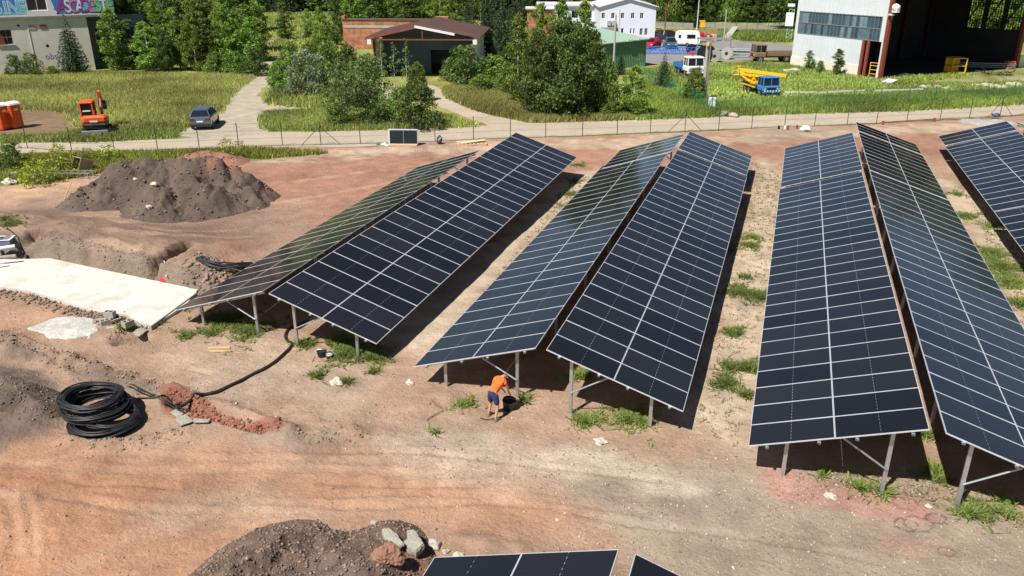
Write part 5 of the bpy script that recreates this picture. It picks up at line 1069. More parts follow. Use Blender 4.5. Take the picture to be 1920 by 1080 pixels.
mb = MB(); mb.box(L_ - .2, L_ + .15, LN + .4, LN + 14, -.2, 1.6); mb.build('low_wall', M_['plaster'], hg)
mb = MB(); mb.box(L_ - .25, L_ + .1, 0.2, LN, 10.9, HH - .004); mb.build('side_fascia', M_['greyconc'], hg)
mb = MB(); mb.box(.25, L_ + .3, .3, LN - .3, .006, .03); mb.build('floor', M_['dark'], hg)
# ================================================================ FENCES, POLES
def post_px(u, vb, vt, name, label, group, r=.03, matn='galv_dull'): pass
fp = [(52, 278), (135, 284), (215, 284.5), (296, 282), (374, 279), (448, 276), (530, 273), (602, 272), (676, 270), (748, 268), (816, 266), (888, 262), (957, 259), (1023, 257.5), (1092, 255.5), (1157, 253), (1219, 250), (1284, 247.5), (1347, 245), (1409, 241), (1471, 238), (1527, 237), (1588, 235), (1643, 232.5), (1700, 229), (1762, 226), (1817, 224), (1874, 220), (1930, 216)]
pl = [GP(p)[0] for p in [(-30, 281)] + fp]
fo = thing('site_fence', 'thin wire fence on slender dark steel posts along the near side of the pale road', 'fence', pl[14])
M_['postd'] = mat('dark_fence_steel', (0.05, 0.05, 0.045), .6, .3)
brace = {8, 18, 28}
prev = None
for k, p in enumerate(pl):
    b = Vector((p.x, p.y, 0)) - pl[14]; zg = float(gz(np.array([p.x]), np.array([p.y]))[0])
    mb = MB(); mb.tube([b + Vector((0, 0, zg - .2)), b + Vector((0, 0, zg + 1.9))], .033, 6); mb.blob(b + Vector((0, 0, zg + 1.91)), (.04, .04, .03), 1, rough=0, n=1); mb.build('post', M_['postd'], fo)
    if k in brace:
        dr = (pl[min(k + 1, len(pl) - 1)] - pl[k - 1]).normalized()
        for s in (-1, 1): mb = MB(); mb.tube([b + Vector((0, 0, zg + 1.5)), b + dr * (s * 1.55) + Vector((0, 0, zg))], .024, 5); mb.build('brace', M_['postd'], fo)
mb = MB()
for h in (.04, .65, 1.25, 1.82): mb.tube([Vector((p.x, p.y, h + float(gz(np.array([p.x]), np.array([p.y]))[0]))) - pl[14] for p in pl], .009 if h > .1 else .022, 3)
for i in range(len(pl) - 1):
    for j in range(27):
        q = pl[i].lerp(pl[i + 1], j / 27) - pl[14]; mb.bar(q + Vector((0, 0, .05)), q + Vector((0, 0, 1.82)), .0022)
mb.build('wire_mesh', M_['postd'], fo)
# green yard fence
gp = [(1197, 138), (1216, 155), (1232, 163), (1255, 172), (1274, 184), (1305, 198), (1334, 211), (1389, 210), (1445, 207), (1494, 205), (1547, 203), (1598, 200), (1649, 198), (1701, 196), (1751, 193), (1800, 191), (1848, 189), (1898, 186), (1950, 183)]
gl = [G(*p) for p in gp]; fo = thing('green_fence', 'green mesh fence with yellow-capped posts around the industrial yard', 'fence', gl[6]); M_['fgreen'] = mat('green_fence_coating', (.02, .14, .06), .5); M_['fmesh'] = mat('green_mesh_wire', (.04, .22, .09), .6)
for p in gl:
    b = Vector((p.x, p.y, 0)) - gl[6]; mb = MB(); mb.tube([b + Vector((0, 0, -.2)), b + Vector((0, 0, 1.65))], .045, 6); po = mb.build('post', M_['fgreen'], fo)
    mb = MB(); mb.tube([b + Vector((0, 0, 1.652)), b + Vector((0, 0, 1.72))], .06, 6, 0); mb.tube([b + Vector((0, 0, 1.722)), b + Vector((0, 0, 1.80))], .06, 6, 1); mb.build('cap', [M_['black'], M_['yellow']], po)
mb = MB()
for i in range(len(gl) - 1):
    a, b = gl[i] - gl[6], gl[i + 1] - gl[6]; n = max(4, int((b - a).length / .12))
    for j in range(n): q = a.lerp(b, j / n); mb.bar(q + Vector((0, 0, .03)), q + Vector((0, 0, 1.6)), .007)
    for z in range(12): mb.bar(a + Vector((0, 0, .05 + z * .14)), b + Vector((0, 0, .05 + z * .14)), .006)
mb.build('wire_mesh', M_['fmesh'], fo)
mb = MB(); b = gl[6] - gl[6]; mb.tube([b + Vector((0, 0, 1.4)), b + (gl[7] - gl[6]).normalized() * 1.4], .03, 5); mb.tube([b + Vector((0, 0, 1.4)), b + (gl[5] - gl[6]).normalized() * 1.4], .03, 5); mb.build('brace', M_['fgreen'], fo)
# far fence behind the yard road
gl = [G(*p) for p in [(1225, 47), (1280, 50), (1340, 53), (1400, 55), (1460, 56), (1490, 56)]]; fo = thing('far_fence', 'grey-green mesh fence along the back road behind the yard', 'fence', gl[0])
for i in range(len(gl) - 1):
    for j in range(3):
        q = gl[i].lerp(gl[i + 1], j / 3) - gl[0]; mb = MB(); mb.tube([q, q + Vector((0, 0, 2))], .05, 5); mb.build('post', M_['fgreen'], fo)
mb = MB()
for i in range(len(gl) - 1):
    a, b = gl[i] - gl[0], gl[i + 1] - gl[0]
    for z in range(8): mb.bar(a + Vector((0, 0, .1 + z * .25)), b + Vector((0, 0, .1 + z * .25)), .02)
mb.build('wire_mesh', M_['fgreen'], fo)
# poles
def pole(u, vb, vt, r, label, nm='concrete_pole', m='conc', cat='pole', arms=()):
    g = G(u, vb); h = height_of(u, vb, vt); t = thing(nm, label, cat, g); mb = MB(); mb.tube([(0, 0, -.2), (0, 0, h * .5), (0, 0, h)], [r * 1.25, r, r * .8], 10); mb.build('shaft', M_[m], t); return t, h
t, h = pole(1318, 188, 66, .17, 'thick concrete pole rising above the green fence corner, in front of the cable drums')
mb = MB(); mb.tube([(.30, -.1, .2), (.30, -.1, h - .6)], .07, 8); mb.build('conduit', M_['galv'], t); mb = MB(); mb.box(-.35, .45, -.18, .1, h - .35, h - .2); mb.box(-.1, .5, -.25, -.1, h - .75, h - .4); mb.build('bracket', M_['galv_dull'], t)
mb = MB(); mb.box(-.08, .16, -.36, -.2, h * .84, h * .90); mb.build('yellow_box', M_['yellow'], t)
pole(1150, 137, 28, .13, 'slim grey pole beside the green shed'); 
t, h = pole(1023, 210, 68, .10, 'thin grey post half buried in the dark tree cluster')
pole(1246, 62, 6, .12, 'rusty lamp pole right of the white house', 'lamp_pole', 'rust')
t, h = pole(1357, 77, 18, .13, 'pale concrete pole behind the red machine in the yard')
t, h = pole(1306, 62, -2, .09, 'white street lamp with a curved arm behind the caravan', 'street_lamp', 'white', 'lamp')
mb = MB(); mb.tube([(0, 0, h), (-.2, 0, h + .5), (-.8, 0, h + .9), (-1.7, 0, h + .9)], .06, 6); mb.box(-2.4, -1.6, -.15, .15, h + .8, h + .95); mb.build('arm', M_['white'], t)
g = G(1489, 192); 
ms = thing('lattice_mast', 'pale green lattice mast with a white lamp box at the hangar corner', 'mast', G(1478, 78)); hm = height_of(1478, 78, 10)
mb = MB()
for sx in (-.45, .45):
    for sy in (-.45, .45): mb.tube([(sx, sy, 0), (sx, sy, hm)], .05, 5)
for k in range(9):
    z0, z1 = hm * k / 9, hm * (k + 1) / 9
    for s in (-.45, .45): mb.bar((-.45, s, z0), (.45, s, z1), .05); mb.bar((s, -.45, z1), (s, .45, z0), .05); mb.bar((-.45, s, z1), (.45, s, z1), .04)
mb.build('lattice', mat('pale_green_steel', (.35, .5, .38), .6), ms); mb = MB(); mb.box(-.9, .5, -.8, -.46, hm - 3.5, hm - 1.2, bev=.06); mb.box(-.8, .4, -.8, -.3, hm - .2, hm + .3, bev=.05); mb.build('lamp_box', M_['white'], ms)
bx = thing('meter_box', 'pale blue meter cabinet at the foot of the concrete pole', 'cabinet', G(1334, 205)); mb = MB(); mb.box(-.35, .35, -.2, .2, 0, 1.15, bev=.03); mb.build('cabinet', M_['bluewhite'], bx); mb = MB(); mb.box(-.28, .28, -.22, -.202, .1, 1.05); mb.box(.18, .22, -.235, -.222, .5, .65); mb.build('door', M_['clad'], bx)
# ================================================================ VEHICLES
def heading(u, v, right_deg):
    """away from the camera, turned to the right by right_deg"""
    g = G(u, v); a = math.atan2(g.y, g.x) - math.radians(right_deg); return a
def wheel(parent, x, y, z, r, w, name='wheel', hub='galv_dull'):
    mb = MB(); pr = [(r * .55, -w / 2), (r * .92, -w / 2), (r, -w * .36), (r, w * .36), (r * .92, w / 2), (r * .55, w / 2)]; n = 18; V = []
    for (q, yy_) in pr:
        for k in range(n): a = 2 * PI * k / n; V.append((x + q * math.cos(a), y + yy_, z + q * math.sin(a)))
    Fc = [(i * n + k, i * n + (k + 1) % n, (i + 1) * n + (k + 1) % n, (i + 1) * n + k) for i in range(5) for k in range(n)]; mb.add(V, Fc)
    wh_ = mb.build(name, M_['rubber'], parent, smooth=False); mb = MB(); mb.cyl((x, y - w * .40, z), (x, y + w * .40, z), r * .56, 12)
    for k in range(5): a = 2 * PI * k / 5; mb.bar((x, y + math.copysign(w * .42, y), z), (x + r * .5 * math.cos(a), y + math.copysign(w * .42, y), z + r * .5 * math.sin(a)), .05)
    mb.build('rim', M_[hub], wh_); return wh_
def hatchback(name, label, loc, rotz, paint, glass='glass_dark', scale=1.0, cat='car', group=None):
    t = thing(name, label, cat, loc, rotz, group); t.scale = (scale, scale * 1.04, scale * 1.16)
    # lower body profile (x forward)
    n = 13; xs = [-2.15, -2.18, -2.1, -1.6, -.9, 0, .9, 1.35, 1.9, 2.18, 2.22]; top = [.55, .85, 1.02, 1.04, 1.02, 1.0, .99, .93, .82, .68, .5]; hw = [.78, .84, .88, .90, .91, .91, .90, .89, .86, .78, .70]
    V = []
    for x, tz, w in zip(xs, top, hw): V += [(x, -w * .94, .26), (x, -w, .45), (x, -w, tz - .12), (x, -w * .93, tz), (x, w * .93, tz), (x, w, tz - .12), (x, w, .45), (x, w * .94, .26)]
    Fc = [(i * 8 + (k + 1) % 8, i * 8 + k, (i + 1) * 8 + k, (i + 1) * 8 + (k + 1) % 8) for i in range(len(xs) - 1) for k in range(8)] + [tuple(range(8)), tuple(range(len(V) - 1, len(V) - 9, -1))]
    mb = MB(); mb.add(V, Fc)
    # roof on pillars
    rx = [(-1.55, 1.44, .60), (-1.1, 1.50, .64), (0, 1.52, .65), (.45, 1.46, .62)]; V = []
    for x, z, w in rx: V += [(x, -w, z - .05), (x, -w * .8, z), (x, w * .8, z), (x, w, z - .05)]
    V += [(x, y, z - .06) for x, y, z in V]; m0 = 16
    Fc = [(i * 4 + k, (i + 1) * 4 + k, (i + 1) * 4 + k + 1, i * 4 + k + 1) for i in range(3) for k in range(3)] + [(m0 + i * 4 + k + 1, m0 + (i + 1) * 4 + k + 1, m0 + (i + 1) * 4 + k, m0 + i * 4 + k) for i in range(3) for k in range(3)]
    Fc += [(i, m0 + i, m0 + i + 1, i + 1) for i in range(3)] + [(12 + i + 1, m0 + 13 + i, m0 + 12 + i, 12 + i) for i in range(3)]
    mb.add(V, Fc)
    for s in (-1, 1):
        for a, b in (((-1.98, .80 * s, 1.0), (-1.55, .60 * s, 1.42)), ((-.95, .84 * s, 1.0), (-.8, .63 * s, 1.46)), ((.15, .84 * s, 1.0), (-.05, .64 * s, 1.47)), ((1.2, .80 * s, .95), (.45, .61 * s, 1.42))): mb.bar(a, b, .09, .06)
    bo = mb.build('body', M_[paint], t, smooth=False)
    mb = MB(); V = [(-2.0, -.78, 1.0), (-2.0, .78, 1.0), (-1.56, .57, 1.43), (-1.56, -.57, 1.43), (1.22, -.78, .95), (1.22, .78, .95), (.46, .58, 1.43), (.46, -.58, 1.43)]
    mb.add(V, [(1, 0, 3, 2), (4, 5, 6, 7), (0, 4, 7, 3), (5, 1, 2, 6)]); mb.build('windows', M_[glass], t)
    for x in (-1.35, 1.35):
        for y in (-.80, .80): wheel(t, x, y, .33, .33, .22)
    for s in (-1, 1):
        mb = MB(); mb.box(-2.21, -2.12, s * .62 - .2, s * .62 + .2, .78, .95, bev=.02); mb.build('tail_lamp', M_['redlamp'], t); mb = MB(); mb.box(2.1, 2.21, s * .6 - .17, s * .6 + .17, .58, .72, bev=.02); mb.build('headlight', M_['chrome'], t)
        mb = MB(); mb.box(.75, .95, s * .92 - .1, s * .92 + .1, .98, 1.1, bev=.02); mb.build('mirror', M_[paint], t)
    mb = MB(); mb.box(-2.235, -2.18, -.8, .8, .30, .52, bev=.02); mb.build('bumper', M_['black'], t); mb = MB(); mb.box(2.16, 2.24, -.7, .7, .28, .5, bev=.02); mb.build('bumper', M_['black'], t); mb = MB(); mb.box(-2.21, -2.19, -.26, .26, .62, .73); mb.build('number_plate', M_['white'], t)
    return t
M_['slate'] = mat('slate_blue_paint', (.10, .15, .21), .28, .4, .04, 2, coat=.6)
hatchback('parked_car', 'slate blue hatchback parked at the edge of the meadow beside the track', G(386, 236), heading(386, 236, 12), 'slate', cat='car', scale=0.98)
hatchback('parked_car', 'small red car in front of the white house', G(1223, 90), heading(1223, 90, 200), 'red', scale=.95)
hatchback('parked_car', 'black van-like car behind the red car in the yard', G(1252, 80), heading(1252, 80, 150), 'black', scale=1.2)
hatchback('stripped_car', 'dark stripped car between the red car and the white caravan', G(1256, 90), heading(1256, 90, 170), 'slate', scale=1.0)
# excavator
t = thing('mini_excavator', 'orange mini excavator with raised arm standing in the meadow', 'excavator', G(184, 249), heading(184, 249, 8))
for s in (-1, 1):
    mb = MB(); prof = [(-1.15, .18), (-1.0, .02), (1.0, .02), (1.15, .18), (1.15, .38), (1.0, .52), (-1.0, .52), (-1.15, .38)]; mb.side(prof, s * .85 - .2, s * .85 + .2)
    for k in range(16): x = -1.05 + k * .14; mb.box(x, x + .06, s * .85 - .21, s * .85 + .21, .50, .55)
    mb.build('track', M_['rubber'], t)
mb = MB(); mb.box(-.5, .5, -.66, .66, .25, .55); mb.cyl((0, 0, .55), (0, 0, .68), .5, 16); mb.build('undercarriage', M_['black'], t)
mb = MB(); mb.box(-1.75, -1.62, -1.0, 1.0, .05, .5, bev=.02); mb.bar((-1.62, -.4, .25), (-.5, -.4, .35), .1); mb.bar((-1.62, .4, .25), (-.5, .4, .35), .1); mb.build('blade', M_['galv_dull'], t)
mb = MB(); mb.box(-1.15, -.2, -.98, .92, .98, 1.62, bev=.16); mb.box(-.25, 1.0, -.92, -.1, .9, 1.3, bev=.08); mb.build('engine_cover', M_['orange'], t)
mb = MB(); mb.box(-1.22, -.2, -1.0, .94, .66, 1.0, bev=.12); mb.box(-.2, 1.0, -.9, .9, .66, .9); mb.build('counterweight', M_['black'], t)
cab = MB()
for x in (-.75, .85):
    for y in (-.02, .90): cab.bar((x, y, 1.2), (x, y, 2.62), .09)
cab.box(-.82, .92, -.08, .96, 2.6, 2.74, bev=.05); cab.box(-.78, .9, -.04, .94, .92, 1.25); cb = cab.build('cab', M_['orange'], t); mb = MB(); mb.box(-.74, .84, .0, .88, 1.3, 2.58); mb.build('window', M_['glass_dark'], cb)
mb = MB(); mb.box(-.79, -.75, .15, .75, 1.95, 2.05); mb.box(-1.24, -1.222, -.3, .3, 1.12, 1.24); mb.build('sticker', M_['white'], t)
mb = MB(); P = [(.9, -.45, 1.0), (1.5, -.45, 2.3), (1.3, -.45, 3.3)]; mb.bar(P[0], P[1], .22, .30); mb.bar(P[1], P[2], .20, .26); mb.build('boom', M_['orange'], t); mb = MB(); mb.bar((1.3, -.45, 3.3), (2.4, -.45, 2.4), .18, .22); mb.build('arm', M_['orange'], t); mb = MB(); mb.bar((1.0, -.45, 1.6), (1.35, -.45, 2.7), .09); mb.build('hydraulic_cylinder', M_['galv'], t)
mb = MB(); mb.side([(2.2, 2.4), (2.7, 2.3), (2.8, 1.8), (2.4, 1.6), (2.1, 1.9)], -.75, -.15); mb.build('bucket', M_['black'], t)
# portable toilets
def toilet(u, v, label, rot=0):
    t = thing('portable_toilet', label, 'portable toilet', G(u, v), heading(u, v, 180 + rot), 'orange portable toilets')
    mb = MB(); mb.box(-.55, .55, -.55, .55, .08, 2.05, bev=.05)
    for y in (-.4, -.2, 0, .2, .4): mb.box(-.57, -.551, y - .04, y + .04, .3, 1.9)
    for x in (-.4, 0, .4): mb.box(x - .04, x + .04, -.57, -.551, .3, 1.9); mb.box(x - .04, x + .04, .551, .57, .3, 1.9)
    mb.build('cabin', M_['orange'], t); mb = MB(); mb.box(-.5, .5, -.5, .5, 0, .08); mb.build('base', M_['black'], t)
    mb = MB(); mb.box(.552, .58, -.42, .42, .15, 1.95); mb.build('door', M_['orange'], t)
    mb = MB(); V = []
    for x in (-.6, .6):
        for k in range(7): a = PI * k / 6; V.append((x, -.6 * math.cos(a), 2.06 + .24 * math.sin(a)))
    mb.add(V, [(k, k + 1, 8 + k, 7 + k) for k in range(6)] + [tuple(range(6, -1, -1)), tuple(range(7, 14)), (0, 7, 13, 6)]); mb.build('roof', M_['white'], t)
    mb = MB(); mb.box(.582, .59, -.25, .25, 1.45, 1.68); mb.box(-.2, .2, .572, .58, 1.55, 1.75); mb.box(-.2, .2, -.58, -.572, 1.55, 1.75); mb.build('sticker', M_['white'], t)
M_['orange_t'] = M_['orange']
toilet(6, 243, 'orange portable toilet with white roof, left and nearer of the two standing side by side', 45); toilet(28, 240, 'orange portable toilet with white roof, right of its twin beside the bare earth', 45); toilet(-8, 226, 'orange portable toilet behind the pair, only a corner in the photo', 40)
# white truck, crane truck, brown truck
def truck(name, label, loc, rotz, cabc, bedc, L_=6.2, crane=None, cat='truck', cabh=2.45):
    t = thing(name, label, cat, loc, rotz)
    mb = MB(); mb.box(-L_ / 2, L_ / 2 - .3, -.45, -.3, .65, .85); mb.box(-L_ / 2, L_ / 2 - .3, .3, .45, .65, .85)
    for k in range(5): x = -L_ / 2 + .2 + k * (L_ - 1) / 5; mb.box(x, x + .12, -.3, .3, .67, .83)
    mb.build('chassis', M_['black'], t)
    x0 = L_ / 2 - 1.75; x1 = L_ / 2
    mb = MB(); mb.box(x0, x1, -1.15, 1.15, .75, 1.45, bev=.12)
    for y in (-1.05, 1.05):
        for x in (x0 + .08, x0 + .85, x1 - .12): mb.bar((x, y, 1.4), (x - (.12 if x > x0 + 1 else 0), y * .95, cabh - .1), .09)
    mb.box(x0 - .02, x1 - .15, -1.08, 1.08, cabh - .12, cabh + .05, bev=.06); mb.box(x0, x0 + .06, -1.0, 1.0, 1.4, cabh - .12)
    cb = mb.build('cab', M_[cabc], t); mb = MB(); V = [(x1 - .12, -.98, 1.46), (x1 - .12, .98, 1.46), (x1 - .26, .93, cabh - .14), (x1 - .26, -.93, cabh - .14)]; mb.add(V, [(0, 1, 2, 3)]); 
    for s in (-1, 1): V = [(x0 + .12, 1.06 * s, 1.46), (x1 - .2, 1.06 * s, 1.46), (x1 - .3, 1.0 * s, cabh - .14), (x0 + .12, 1.0 * s, cabh - .14)]; mb.add(V, [(0, 1, 2, 3)])
    mb.build('windscreen', M_['glass_dark'], cb); mb = MB(); mb.bar((x1 - .1, 0, 1.45), (x1 - .24, 0, cabh - .14), .07); mb.build('pillar', M_[cabc], cb)
    mb = MB(); mb.box(x1 - .004, x1 + .04, -.6, .6, .95, 1.2); mb.build('grille', M_['black'], t); mb = MB(); mb.box(x1 - .05, x1 + .15, -1.15, 1.15, .55, .75, bev=.03); mb.build('bumper', M_[cabc], t)
    for s in (-1, 1): mb = MB(); mb.cyl((x1, s * .85, 1.05), (x1 + .05, s * .85, 1.05), .12, 12); mb.build('headlight', M_['chrome'], t)
    for x in ((L_ / 2 - .95), -L_ / 2 + .95, -L_ / 2 + 2.05):
        for y in (-.98, .98): wheel(t, x, y, .5, .5, .28)
    mb = MB(); b1 = x0 - .15
    mb.box(-L_ / 2, b1, -1.15, 1.15, .92, 1.0)
    if bedc:
        for (a, b, c_, d_) in ((-L_ / 2, b1, -1.17, -1.12), (-L_ / 2, b1, 1.12, 1.17), (-L_ / 2, -L_ / 2 + .05, -1.119, 1.119), (b1 - .05, b1, -1.119, 1.119)): mb.box(a, b, c_, d_, 1.002, 1.45)
        for k in range(6): x = -L_ / 2 + .1 + k * (b1 + L_ / 2 - .3) / 5; mb.box(x, x + .08, -1.2, -1.171, .9, 1.45); mb.box(x, x + .08, 1.171, 1.2, .9, 1.45)
    mb.build('bed', M_[bedc or 'black'], t); return t, x0
t, x0 = truck('flatbed_truck', 'white-cab truck with blue bed and folded orange crane in the yard grass', G(1290, 141), heading(1290, 141, 160), 'white', 'blue', 5.4)
mb = MB(); mb.box(x0 - .7, x0 - .3, -.4, .4, 1.0, 1.9); mb.bar((x0 - .5, 0, 1.9), (x0 - .5, .5, 3.0), .25); mb.bar((x0 - .5, .5, 3.0), (x0 - .5, -.7, 2.7), .2); mb.bar((x0 - .5, -.9, .9), (x0 - .5, -1.1, 2.0), .12); mb.build('loading_crane', mat('crane_red', (.5, .07, .03), .5), t)
t, x0 = truck('crane_truck', 'blue-cab truck carrying a yellow lifting boom, nearest vehicle in the yard', G(1424, 176), heading(1424, 176, 153), 'blue', None, 6.0)
t.scale = (.86, .86, .84)
mb = MB(); mb.box(-3.3, x0 - .2, -1.2, 1.2, 1.002, 1.2, bev=.03); mb.build('platform', M_['black'], t); mb = MB()
for s in (-1, 1): mb.box(-3.3, x0 - .2, s * 1.22 - .02, s * 1.22 + .02, .95, 1.12)
mb.box(-3.34, -3.3, -1.2, 1.2, .95, 1.12); mb.build('side_rail', M_['yellow'], t)
mb = MB(); mb.cyl((-1.6, 0, 1.2), (-1.6, 0, 1.6), .75, 16); mb.box(-2.3, -.9, -.6, .6, 1.6, 2.1, bev=.1); mb.build('turret', M_['yellow'], t)
mb = MB(); mb.bar((-1.9, .1, 2.0), (-3.6, .1, 3.2), .4, .45); mb.bar((-3.7, .1, 3.25), (2.8, .1, 3.0), .34, .36); bmo = mb.build('boom', M_['yellow'], t); mb = MB(); mb.bar((-3.2, -.35, 2.75), (1.8, -.35, 2.7), .24, .26); mb.bar((-1.8, -.3, 1.9), (-3.2, -.35, 2.75), .22); lbm = mb.build('lower_boom', M_['yellow'], t)
mb = MB(); 
for x in (-4.3, -3.5):
    for y in (-.4, .4): mb.tube([(x, y, 2.6), (x, y, 3.7)], .03, 5)
for z in (2.6, 3.15, 3.7): mb.tube([(-4.3, -.4, z), (-3.5, -.4, z), (-3.5, .4, z), (-4.3, .4, z)], .03, 5, closed=True)
mb.box(-4.3, -3.5, -.4, .4, 2.56, 2.62); wbk = mb.build('work_basket', M_['yellow'], t)
for q in (bmo, lbm, wbk): q.matrix_local = Matrix.Translation((-1.0, 0, -.5)) @ Matrix.Rotation(math.radians(38), 4, 'Z') @ Matrix.Translation((1.0, 0, 0))
mb = MB(); mb.cyl((-2.9, -.9, 1.2), (-2.9, -.9, 1.7), .15, 8); mb.build('lifting_jack', M_['galv'], t)
for k in range(6): mb = MB(); mb.box(3.201, 3.215, -1.05 + k * .38, -.86 + k * .38, .78, .93); mb.build('warning_stripe', M_['white'], t)
M_['khaki'] = mat('faded_khaki_paint', (.22, .15, .08), .8, 0, .25, 2, dirt=(.12, .07, .04), dscale=2)
t, x0 = truck('army_truck', 'old rusty khaki truck beside the hangar end wall', G(1452, 116), heading(1452, 116, 250), 'khaki', 'khaki', 6.8)
mb = MB(); mb.box(x0 + 1.751, x0 + 1.765, -.3, .3, 1.3, 1.42); mb.build('red_badge', M_['red'], t)
# caravan
t = thing('caravan', 'white caravan with dark side window beyond the blue frames', 'caravan', G(1288, 86), heading(1288, 86, 90))
mb = MB(); mb.side([(-2.0, .45), (2.0, .45), (2.2, 1.2), (1.9, 2.3), (1.5, 2.5), (-1.6, 2.5), (-2.05, 2.2), (-2.2, 1.2)], -1.0, 1.0); mb.build('body', M_['white'], t)
for s in (-1, 1): mb = MB(); mb.box(-.1, 1.3, s * 1.012 - .01, s * 1.012 + .01, 1.3, 1.95); mb.build('window', M_['glass_dark'], t); mb = MB(); mb.box(-1.5, -1.1, s * 1.012 - .01, s * 1.012 + .01, 1.35, 1.9); mb.build('window', M_['glass_dark'], t); wheel(t, 0, s * .95, .32, .32, .2)
mb = MB(); mb.bar((2.1, 0, .5), (3.2, 0, .5), .12); mb.build('drawbar', M_['galv_dull'], t)
# yard clutter
bt = thing('blue_trestle_stack', 'row of bright blue steel trestles and frames lying in front of the parked cars', 'steel frames', G(1262, 101), heading(1262, 101, 90))
mb = MB(); Lb = 100 / ppm(G(1262, 101))
for k in range(14):
    x = -Lb / 2 + Lb * k / 14; mb.bar((x, -.6, .05), (x + .5, -.6, 1.1), .11); mb.bar((x + .5, .6, .05), (x, .6, 1.1), .11); mb.bar((x, -.6, .1 + .3 * (k % 3)), (x, .6, .1 + .3 * (k % 3)), .14)
for z, y in ((.12, -.65), (.5, .6), (1.05, -.1)): mb.bar((-Lb / 2, y, z), (Lb / 2, y, z * .95), .09)
mb.build('frames', mat('bright_blue_steel', (.02, .16, .55), .5, 0, .2, 1), bt)
def drum(u, v, R_, w, label, m='wood', rz=0, lean=0):
    t = thing('cable_drum', label, 'cable drum', G(u, v), heading(u, v, rz), 'cable drums in the yard')
    for s in (-1, 1): mb = MB(); mb.cyl((s * w / 2 - .05, 0, R_), (s * w / 2 + .05, 0, R_), R_, 24); mb.build('flange', M_[m], t); mb = MB(); mb.cyl((s * (w / 2 + .056) - .004, 0, R_), (s * (w / 2 + .056) + .004, 0, R_), R_ * .3, 12); mb.build('hub', M_['dark'], t)
    mb = MB(); mb.cyl((-w / 2 + .05, 0, R_), (w / 2 - .05, 0, R_), R_ * .72, 20); mb.build('cable_winding', M_['pipe'], t)
M_['wgrey'] = mat('weathered_wood', (.32, .29, .25), .9, 0, .2, 6)
drum(1323, 115, 1.15, 1.3, 'largest black-wound cable drum behind the concrete pole', 'black', 20); drum(1340, 116, .85, 1.0, 'grey wooden cable drum right of the concrete pole, hub facing the camera', 'wgrey', 10); drum(1362, 111, .85, .8, 'pale grey cable drum at the left end of the pipe bundles', 'conc', 10); drum(1295, 101, .75, .7, 'dark cable drum beside the blue trestles', 'black', 10)
for k, (u, v, w, lb) in enumerate([(1398, 107, 52, 'bundle of grey pipes lying in the yard, nearer of two'), (1395, 98, 60, 'bundle of grey pipes lying in the yard, farther of two')]):
    g = G(u, v); L2 = w / ppm(g) / 2; t = thing('pipe_bundle', lb, 'pipes', g, heading(u, v, 85 + 4 * k), 'pipe bundles in the yard'); mb = MB(); r = random.Random(k)
    for j in range(18): y = (j % 6) * .22 - .6; z = .12 + (j // 6) * .2; o_ = r.uniform(-.4, .4); mb.tube([(-L2 + o_, y + r.uniform(-.1, .1), z), (L2 + o_, y + r.uniform(-.2, .2), z)], .09, 7)
    mb.build('pipes', M_['galv_dull'], t)
pt_ = thing('flat_roofed_kiosk', 'grey flat canopy behind the cable drums', 'canopy', G(1338, 96), heading(1338, 96, 90)); mb = MB(); mb.box(-2.8, 2.8, -1, 1, 1.9, 2.05); mb.build('roof', M_['galv_dull'], pt_)
for x in (-2.6, 2.6):
    for y in (-.9, .9): mb = MB(); mb.box(x - .05, x + .05, y - .05, y + .05, 0, 1.898); mb.build('post', M_['galv_dull'], pt_)
def binbox(u, v, w, d_, h, m, label, nm='waste_container', cat='container', rz=90, lid=None):
    t = thing(nm, label, cat, G(u, v), heading(u, v, rz)); mb = MB(); V = [(-w / 2 * .9, -d_ / 2 * .9, .1), (w / 2 * .9, -d_ / 2 * .9, .1), (w / 2 * .9, d_ / 2 * .9, .1), (-w / 2 * .9, d_ / 2 * .9, .1), (-w / 2, -d_ / 2, h), (w / 2, -d_ / 2, h), (w / 2, d_ / 2, h), (-w / 2, d_ / 2, h)]
    mb.add(V, [(3, 2, 1, 0), (4, 5, 6, 7), (0, 1, 5, 4), (1, 2, 6, 5), (2, 3, 7, 6), (3, 0, 4, 7)]); mb.box(-w / 2 - .04, w / 2 + .04, -d_ / 2 - .04, d_ / 2 + .04, h - .12, h - .06); mb.build('body', M_[m], t)
    mb = MB(); mb.side([(-w / 2 - .04, h + .004), (w / 2 + .04, h + .004), (w / 2 - .1, h + .16), (-w / 2 + .1, h + .16)], -d_ / 2 - .04, d_ / 2 + .04); mb.build('lid', M_[lid or m], t); return t
binbox(1316, 52, 1.3, 1.0, 1.35, 'yellow', 'yellow recycling container by the back road'); binbox(1305, 52, 1.3, 1.0, 1.3, 'black', 'dark recycling container left of the yellow one')
binbox(1340, 77, .6, .6, 1.0, 'yellow', 'small yellow barrel near the pale pole', 'barrel', 'barrel'); binbox(1347, 77, .6, .6, 1.0, 'blue', 'small blue barrel near the pale pole', 'barrel', 'barrel'); binbox(1334, 77, .6, .6, 1.0, 'white', 'small white barrel left of the yellow barrel', 'barrel', 'barrel')
rm = thing('red_machine', 'red farm machine parked behind the caravan', 'machine', G(1316, 79), heading(1316, 79, 90)); mb = MB(); mb.box(-1.5, .2, -.8, .8, .6, 1.7, bev=.15); mb.box(.2, 1.8, -.6, .6, .7, 1.3, bev=.1); mb.bar((-1.4, 0, 1.6), (-1.8, 0, 2.2), .15); mb.build('body', M_['red'], rm)
for x in (-.9, 1.2):
    for s in (-1, 1): wheel(rm, x, s * .85, .45, .45, .25)
